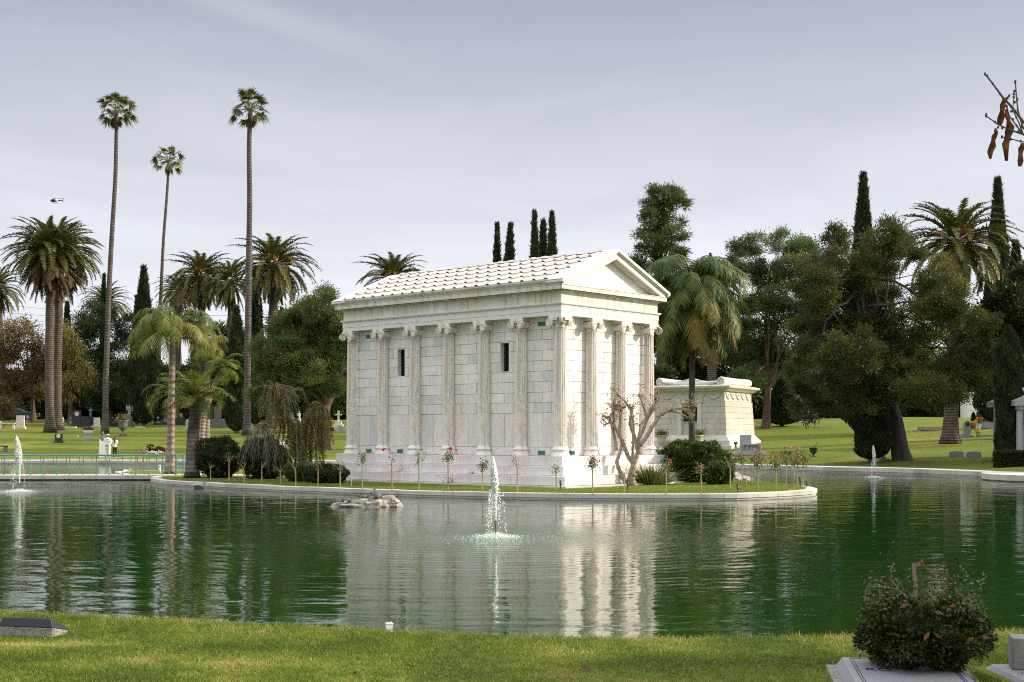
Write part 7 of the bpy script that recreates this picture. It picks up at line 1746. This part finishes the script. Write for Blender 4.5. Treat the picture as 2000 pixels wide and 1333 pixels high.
# urn with a big small-leaved bush and dry stems
ux, uy = PX(1803, 9.05), 9.05
o = thing('urn_planter', 'stone urn planter with a big small-leaved bush, stick and dry twigs on the ledger tomb', 'planter', (ux, uy, .521))
mb = MB(); lathe(mb, [(.02, -.02), (.14, -.02), (.13, .01), (.10, .03), (.11, .06), (.15, .12), (.17, .18), (.175, .22), (.15, .22), (.02, .18)], 24); mb.build('urn', M['concrete_dark'], o, True)
r_ = RNG(600); sm = shrub_mesh(r_, (.405, .35, .225), 14000, .034, .019, .74, .26, 31); sm2 = MB(); sm2.merge(sm, Matrix.Translation((0.0, 0, -.01)))
n = 2200; a = r_.uniform(0, 6.283, n); q = r_.uniform(.22, .435, n); P = np.stack([np.cos(a) * q, np.sin(a) * q * .85, r_.uniform(.02, .50, n)], -1); P[:, 2] += .1 * np.abs(r_.normal(size=n)) * (q < .42); cards(sm2, P, rnd_dir(r_, n), .034, .018, r_.random(n) ** .6, r_)
sm2.build('bush', M['box_leaf'], o)
mb = MB(); n = 190; P = np.stack([r_.normal(size=n) * .14 + .02, r_.normal(size=n) * .1, np.full(n, .36)], -1); D = unit(np.stack([r_.normal(size=n) * .35, r_.normal(size=n) * .3, np.full(n, 1.0)], -1)); blades(mb, P, D, r_.uniform(.1, .27, n), .008, r_.random(n), D * np.array([.10, .10, -.05]), rnd_dir(r_, n)); mb.build('grass_tuft', M['rose_leaf'], o)
mb = MB(); box(mb, -.012, .012, -.007, .007, .2, .70, M=Matrix.Translation((-.022, .0, 0)) @ Matrix.Rotation(-.06, 4, 'Y')); mb.build('stake', M['bark_grey'], o)
mb = MB()
def tw(pts, r0): tube(mb, [((p - 1803) / F * 9.05, yy, CZ - .521 + (HZ - q) / F * 9.05) for p, q, yy in pts], np.linspace(r0, r0 * .45, len(pts)), 6)
tw([(1775, 1172, 0), (1752, 1152, -.02), (1740, 1135, -.03), (1738, 1112, -.03), (1744, 1098, -.03)], .009); tw([(1752, 1152, -.02), (1738, 1147, -.05), (1715, 1145, -.06), (1690, 1143, -.07), (1686, 1152, -.07), (1683, 1172, -.07)], .007); tw([(1752, 1152, -.02), (1738, 1148, 0), (1720, 1136, .02), (1705, 1136, .02), (1700, 1141, .02)], .004); tw([(1752, 1152, -.02), (1754, 1166, 0), (1762, 1175, 0)], .005)
tw([(1836, 1150, 0), (1832, 1135, .02), (1822, 1112, .03), (1810, 1110, .03)], .003); tw([(1836, 1150, 0), (1842, 1130, .02), (1828, 1105, .03), (1850, 1108, .03)], .003); tw([(1846, 1150, 0), (1848, 1125, .02), (1854, 1112, .03)], .003)
mb.build('dry_twig', M['bark_grey'], o)
mb = MB(); n = 26; P = np.array([((p - 1803) / F * 9.05, yy, CZ - .521 + (HZ - q) / F * 9.05) for p, q, yy in [(1736, 1178, -.25), (1752, 1184, -.27), (1765, 1193, -.28), (1776, 1180, -.2), (1758, 1190, -.3), (1818, 1190, -.28), (1853, 1172, -.2), (1770, 1235, -.38), (1853, 1236, -.36), (1882, 1232, -.3), (1795, 1095, .0), (1804, 1097, .0), (1898, 1205, -.25), (1790, 1220, -.36)]])
Dd = unit(r_.normal(size=(len(P), 3)) * np.array([1, .3, .6])); cards(mb, P, Dd, .075, .03, r_.random(len(P)), r_, np.tile(np.array([[0, -1, .3]]), (len(P), 1)))
n = 16; P = np.array([(.11, 0, .62)]) + r_.normal(size=(n, 3)) * np.array([.035, .03, .04]); cards(mb, P, rnd_dir(r_, n), .05, .02, r_.random(n), r_); mb.build('dry_leaves', M['dead_leaf'], o)
# grass of the near bank: one blade mesh
r_ = RNG(700); n = 480000
yy = 8.6 + (14.4 - 8.6) * r_.random(n) ** .9; xx = (r_.random(n) * 2 - 1) * (yy * .405 + 1.7)
hd = hdist(xx, yy); k = hd > .24
cl = np.array([mnoise.noise(Vector((a * 1.3, b_ * 1.3, 0))) for a, b_ in zip(xx[k], yy[k])]); cl2 = np.array([mnoise.noise(Vector((a * 5, b_ * 5, 7))) for a, b_ in zip(xx[k], yy[k])])
xx, yy, hd = xx[k], yy[k], hd[k]
# leave the slabs and the dry bare patch clear
dry = np.exp(-(((xx + 3.55) / .42) ** 2 + ((yy - 10.55) / .13) ** 2))
ax_, ay_ = (xx - 2.59) * .9877 - (yy - 8.526) * .1564, (xx - 2.59) * .1564 + (yy - 8.526) * .9877
keep = ~((np.abs(ax_) < .50) & (np.abs(ay_) < .96)) & ~((xx > 3.28) & (yy < 9.55)) & (r_.random(len(xx)) > dry * .8)
xx, yy, hd, cl, cl2, dry = (q[keep] for q in (xx, yy, hd, cl, cl2, dry)); n = len(xx)
edge = np.exp(-np.clip(hd - .25, 0, 9) / .30)
hgt = (.032 + .022 * r_.random(n) + .016 * np.clip(cl2, 0, 1)) * (1 + 1.0 * edge * (.5 + r_.random(n))) * (1 - .5 * dry)
zz = np.array([.425 + .012 * max(0, h - 1) for h in hd]) - .012
D = unit(np.stack([r_.normal(size=n) * .38 + .12, r_.normal(size=n) * .38, np.ones(n)], -1)); bend = np.stack([D[:, 0], D[:, 1], -.35 * np.ones(n)], -1) * hgt[:, None] * r_.uniform(.2, .9, n)[:, None]
tint = np.clip(.36 + .55 * cl + .32 * cl2 + r_.normal(size=n) * .17 + .28 * edge * r_.random(n) + .7 * dry, 0, 1)
M['grass_blade'] = leafmat('grass_blade', [(0, (0.075, 0.125, 0.018)), (.45, (0.16, 0.225, 0.026)), (.75, (0.27, 0.29, 0.05)), (1, (0.50, 0.40, 0.15))], .35, .45)
mb = MB(); blades(mb, np.stack([xx, yy, zz], -1), D, hgt, r_.uniform(.0035, .007, n), tint, bend, rnd_dir(r_, n)); tag(mb.build('grass', M['grass_blade']), kind='stuff')
# short grass fringe on the island, seen edge-on
n = 150000; ti = r_.integers(0, 1440, n * 2); rr = (IR[ti] - .42) * (1 - np.abs(r_.normal(size=n * 2)) * .16); xx, yy = ICX + np.cos(TH[ti]) * rr + r_.normal(size=n * 2) * .05, ICY + np.sin(TH[ti]) * rr + r_.normal(size=n * 2) * .05
c_, s_ = math.cos(math.pi / 2 - TA), math.sin(math.pi / 2 - TA); lx, ly = c_ * (xx - TX0) + s_ * (yy - TY0), -s_ * (xx - TX0) + c_ * (yy - TY0)
k = (yy < 57) & ~((lx > -1.2) & (lx < TW + 1.2) & (ly > -1.2) & (ly < TL + 1.2)) & (np.hypot(xx - ICX, yy - ICY) < IR[ti] - .40); xx, yy = xx[k], yy[k]; n = len(xx)
D = unit(np.stack([r_.normal(size=n) * .4, r_.normal(size=n) * .4, np.ones(n)], -1)); h_ = r_.uniform(.03, .065, n)
mb = MB(); blades(mb, np.stack([xx, yy, np.full(n, IZ - .006)], -1), D, h_, .012, np.clip(r_.normal(.5, .2, n), 0, 1), D * np.array([.02, .02, -.01]), rnd_dir(r_, n)); tag(mb.build('island_grass', M['grass_blade']), kind='stuff')
# fallen leaves on the near lawn
LV = [(1145, 1318, 'curled brown leaf low in the middle of the near lawn'), (1316, 1329, 'dark brown leaf at the bottom edge right of the middle'), (1366, 1252, 'brown leaf on the bank edge, left of the pair'), (1410, 1256, 'brown leaf on the bank edge, right of the pair'), (1541, 1259, 'dark curled leaf upright on the bank in front of the water'), (1592, 1268, 'small dark leaf on the grass left of the urn bush'), (419, 1290, 'small orange leaf right of the dry grass patch'), (350, 1283, 'tan leaf near the dry grass patch'), (417, 1253, 'reddish leaf on the bank slope at the left'),
      (123, 1241, 'brown dry leaf lying against the slanted marker'), (695, 1330, 'orange leaf at the bottom edge left of the middle'), (800, 1314, 'small tan leaf at the bottom middle'), (1405, 1326, 'dark leaf clump at the bottom edge near the ledger tomb'), (1350, 1318, 'reddish brown leaf left of the dark leaf clump'), (1995, 1236, 'big orange leaf on the bank at the right edge')]
for i, (px, py, lb) in enumerate(LV):
    x, y = near(px, py, .42); r = RNG(800 + i); s = r.uniform(.028, .045) * (1.5 if i in (0, 14) else 1); u = np.linspace(-1, 1, 7); V = []
    for a in u:
        wv = (1 - a * a) ** .7 * .45 + .02
        for b_ in (-1, 0, 1): V.append((a * s, b_ * wv * s, .012 + s * .35 * abs(b_) * wv + .25 * s * a * a))
    mb = MB(); mb.add(V, [[p * 3 + q, (p + 1) * 3 + q, (p + 1) * 3 + q + 1, p * 3 + q + 1] for p in range(6) for q in range(2)], r.random()); tube(mb, [(s, 0, .012 + .25 * s), (s * 1.4, 0, .02)], .0018, 4)
    o = solo(mb, 'fallen_leaf', M['dead_leaf'], lb, 'leaf', (x, y, gz(x, y) + .015), r.uniform(0, 6), group='fallen leaves on the near lawn'); o.rotation_euler = (r.normal() * .3, r.normal() * .3, r.uniform(0, 6))
# tree just outside the frame on the right: its twigs and dry leaves hang into view, its crown shades the near corner
o = thing('broadleaf_tree', 'low leafy tree on the near bank beyond the right edge, shading the ledger tombs', 'tree', (8.4, 8.5, .42))
mb = MB(); r_ = RNG(850); tp = np.array([(0, 0, -.1), (.1, 0, 1.0), (-.05, .1, 2.0), (.15, 0, 2.9), (.5, .1, 3.8)]); tube(mb, tp, (.24, .19, .16, .13, .09), 12, True, .5, .06, r_)
cs = np.array([(.0, .2, 3.0), (.9, -.9, 3.2), (1.2, .9, 3.4), (2.2, -.4, 3.8), (-.6, -.6, 2.6), (2.0, .8, 3.9), (3.2, 0, 4.2), (4.2, .6, 4.6), (3.4, .7, 3.4), (4.6, -.5, 4.2), (2.0, .1, 2.8), (.4, .9, 2.5), (3.0, -.9, 3.0)]); limbs(mb, r_, tp[2:], cs, .10, 4)
mb.build('trunk', M['bark_dark'], o)
lf = MB(); leaf_cloud(lf, r_, cs, np.full(len(cs), .95), 80000, .13, .07, 1, .3, .4); lf.build('crown', M['olive'], o)
B0 = np.array([3.55, 5.2, .42]); o = thing('overhanging_tree', 'thin dark twigs with hanging dry brown leaves at the top right corner', 'tree', tuple(B0))
mb = MB(); tp = np.array([(0, 0, -.1), (.05, 0, 1.0), (-.02, .05, 1.8), (-.08, 0, 2.5), (.1, .1, 3.6), (.05, .1, 4.4)]); tube(mb, tp, (.075, .065, .055, .045, .03, .012), 10, True, .5, .05, r_)
for k in range(16):
    q = tp[2 + k % 4]; e = q + np.array([abs(r_.normal()) * .7 + .1, r_.normal() * .5, abs(r_.normal()) * .7 + .1]); p = bez(q, (q + e) / 2 + UP * .1, e, 7); tube(mb, p, np.linspace(.018, .004, 7), 6)
    for j in range(3): a = p[2 + j]; tube(mb, [a, a + r_.normal(size=3) * .14 + np.array([.06, 0, .08])], (.006, .003), 5)
dt = 5.0
def q3(px, py, dy=0.0): return np.array([PX(px, dt + dy), dt + dy, PZ(py, dt + dy)]) - B0
hubp = q3(2025, 275); tube(mb, bez(tp[3] + 0.0, (tp[3] + hubp) / 2 - UP * .12, hubp, 12), np.linspace(.022, .008, 12), 7)
tl_ = MB()
def twig(pts, r0=.0042):
    P = np.array([q3(*p) for p in pts]); P = np.vstack([bez(P[i], (P[i] + P[i + 1]) / 2, P[i + 1], 4)[:-1] for i in range(len(P) - 1)] + [P[-1:]]); tube(mb, P, np.linspace(r0, r0 * .5, len(P)), 6)
    for i in range(2, len(P), 2): ico(mb, P[i] + r_.normal(size=3) * .003, (.0045, .0045, .007), 1)
    ico(mb, P[-1], (.005, .005, .008), 1)
twig([(2025, 275), (2003, 243), (1975, 208), (1958, 190), (1940, 165), (1924, 145)], .0055); twig([(2025, 275), (1998, 250), (1988, 215), (1985, 185), (1983, 160)]); twig([(2025, 275), (1996, 262), (1972, 254), (1950, 244), (1926, 227)]); twig([(2025, 275), (1998, 278), (1975, 272), (1957, 268)], .003); twig([(2025, 275), (1997, 262), (1985, 245), (1972, 228), (1966, 208)], .0035); twig([(1998, 262), (1990, 240), (1978, 215), (1980, 190)], .003); twig([(1986, 186), (1975, 184), (1966, 193)], .0012); twig([(1952, 250), (1946, 252), (1945, 255)], .0012)
def hang(pts, w): # dry folded leaf hanging along a curve
    P = np.array([q3(*p) for p in pts]); m_ = len(P); pr = np.sin(np.linspace(.15, 2.9, m_)) ** .7 * w * (1 + .25 * np.sin(np.arange(m_) * 2.3)); V = []
    for p, a, i in zip(P, pr, range(m_)): V += [p + np.array([-a, .004 * math.sin(i * 2), 0]), p + np.array([0, .018, .004]), p + np.array([a, -.004 * math.cos(i * 1.7), 0])]
    tl_.add(V, [[a * 3 + b_, a * 3 + b_ + 1, a * 3 + b_ + 4, a * 3 + b_ + 3] for a in range(m_ - 1) for b_ in range(2)], np.repeat(r_.uniform(0, .7, m_), 3))
hang([(1961, 192), (1959, 205), (1957, 218), (1955, 230), (1953, 240), (1954, 246)], .0125); hang([(1965, 214), (1967, 225), (1970, 237), (1973, 247), (1971, 258), (1968, 270), (1964, 282), (1965, 296), (1966, 315)], .0145); hang([(1947, 256), (1943, 265), (1940, 275), (1938, 287), (1934, 297), (1935, 311)], .0125); hang([(1997, 280), (1995, 290), (1993, 302), (1993, 315), (1992, 326)], .012)
mb.build('trunk', M['bark_dark'], o); tl_.build('dry_leaves', M['dead_leaf'], o)
# trees on the bank beyond the right edge; their shade lies over the right shore
for i, (bx_, by_, hh, sd_) in enumerate(((36, 70.5, 11, 1), (39, 76.5, 13, 2), (37.5, 66, 9, 3))):
    r_ = RNG(860 + i); z0 = gz(bx_, by_); o = thing('broadleaf_tree', ('leafy tree standing just beyond the right edge of the photo', 'taller leafy tree farther beyond the right edge of the photo', 'lowest leafy tree beyond the right edge, nearest the pond')[i], 'tree', (bx_, by_, z0), group='shade trees on the right bank')
    mb = MB(); tp = bez((0, 0, -.2), (.2, 0, hh * .3), (0, .2, hh * .6), 8); tube(mb, tp, np.linspace(.4, .2, 8), 12); cs = np.stack([r_.normal(size=12) * 2.0, r_.normal(size=12) * 1.4, r_.uniform(hh * .4, hh * .95, 12)], -1); limbs(mb, r_, tp[3:], cs, .2, 2); mb.build('trunk', M['bark_dark'], o)
    lf = MB(); leaf_cloud(lf, r_, cs, np.full(12, 1.8), 60000, .30, .14, 1, .3, .6); lf.build('crown', M['broad'], o)
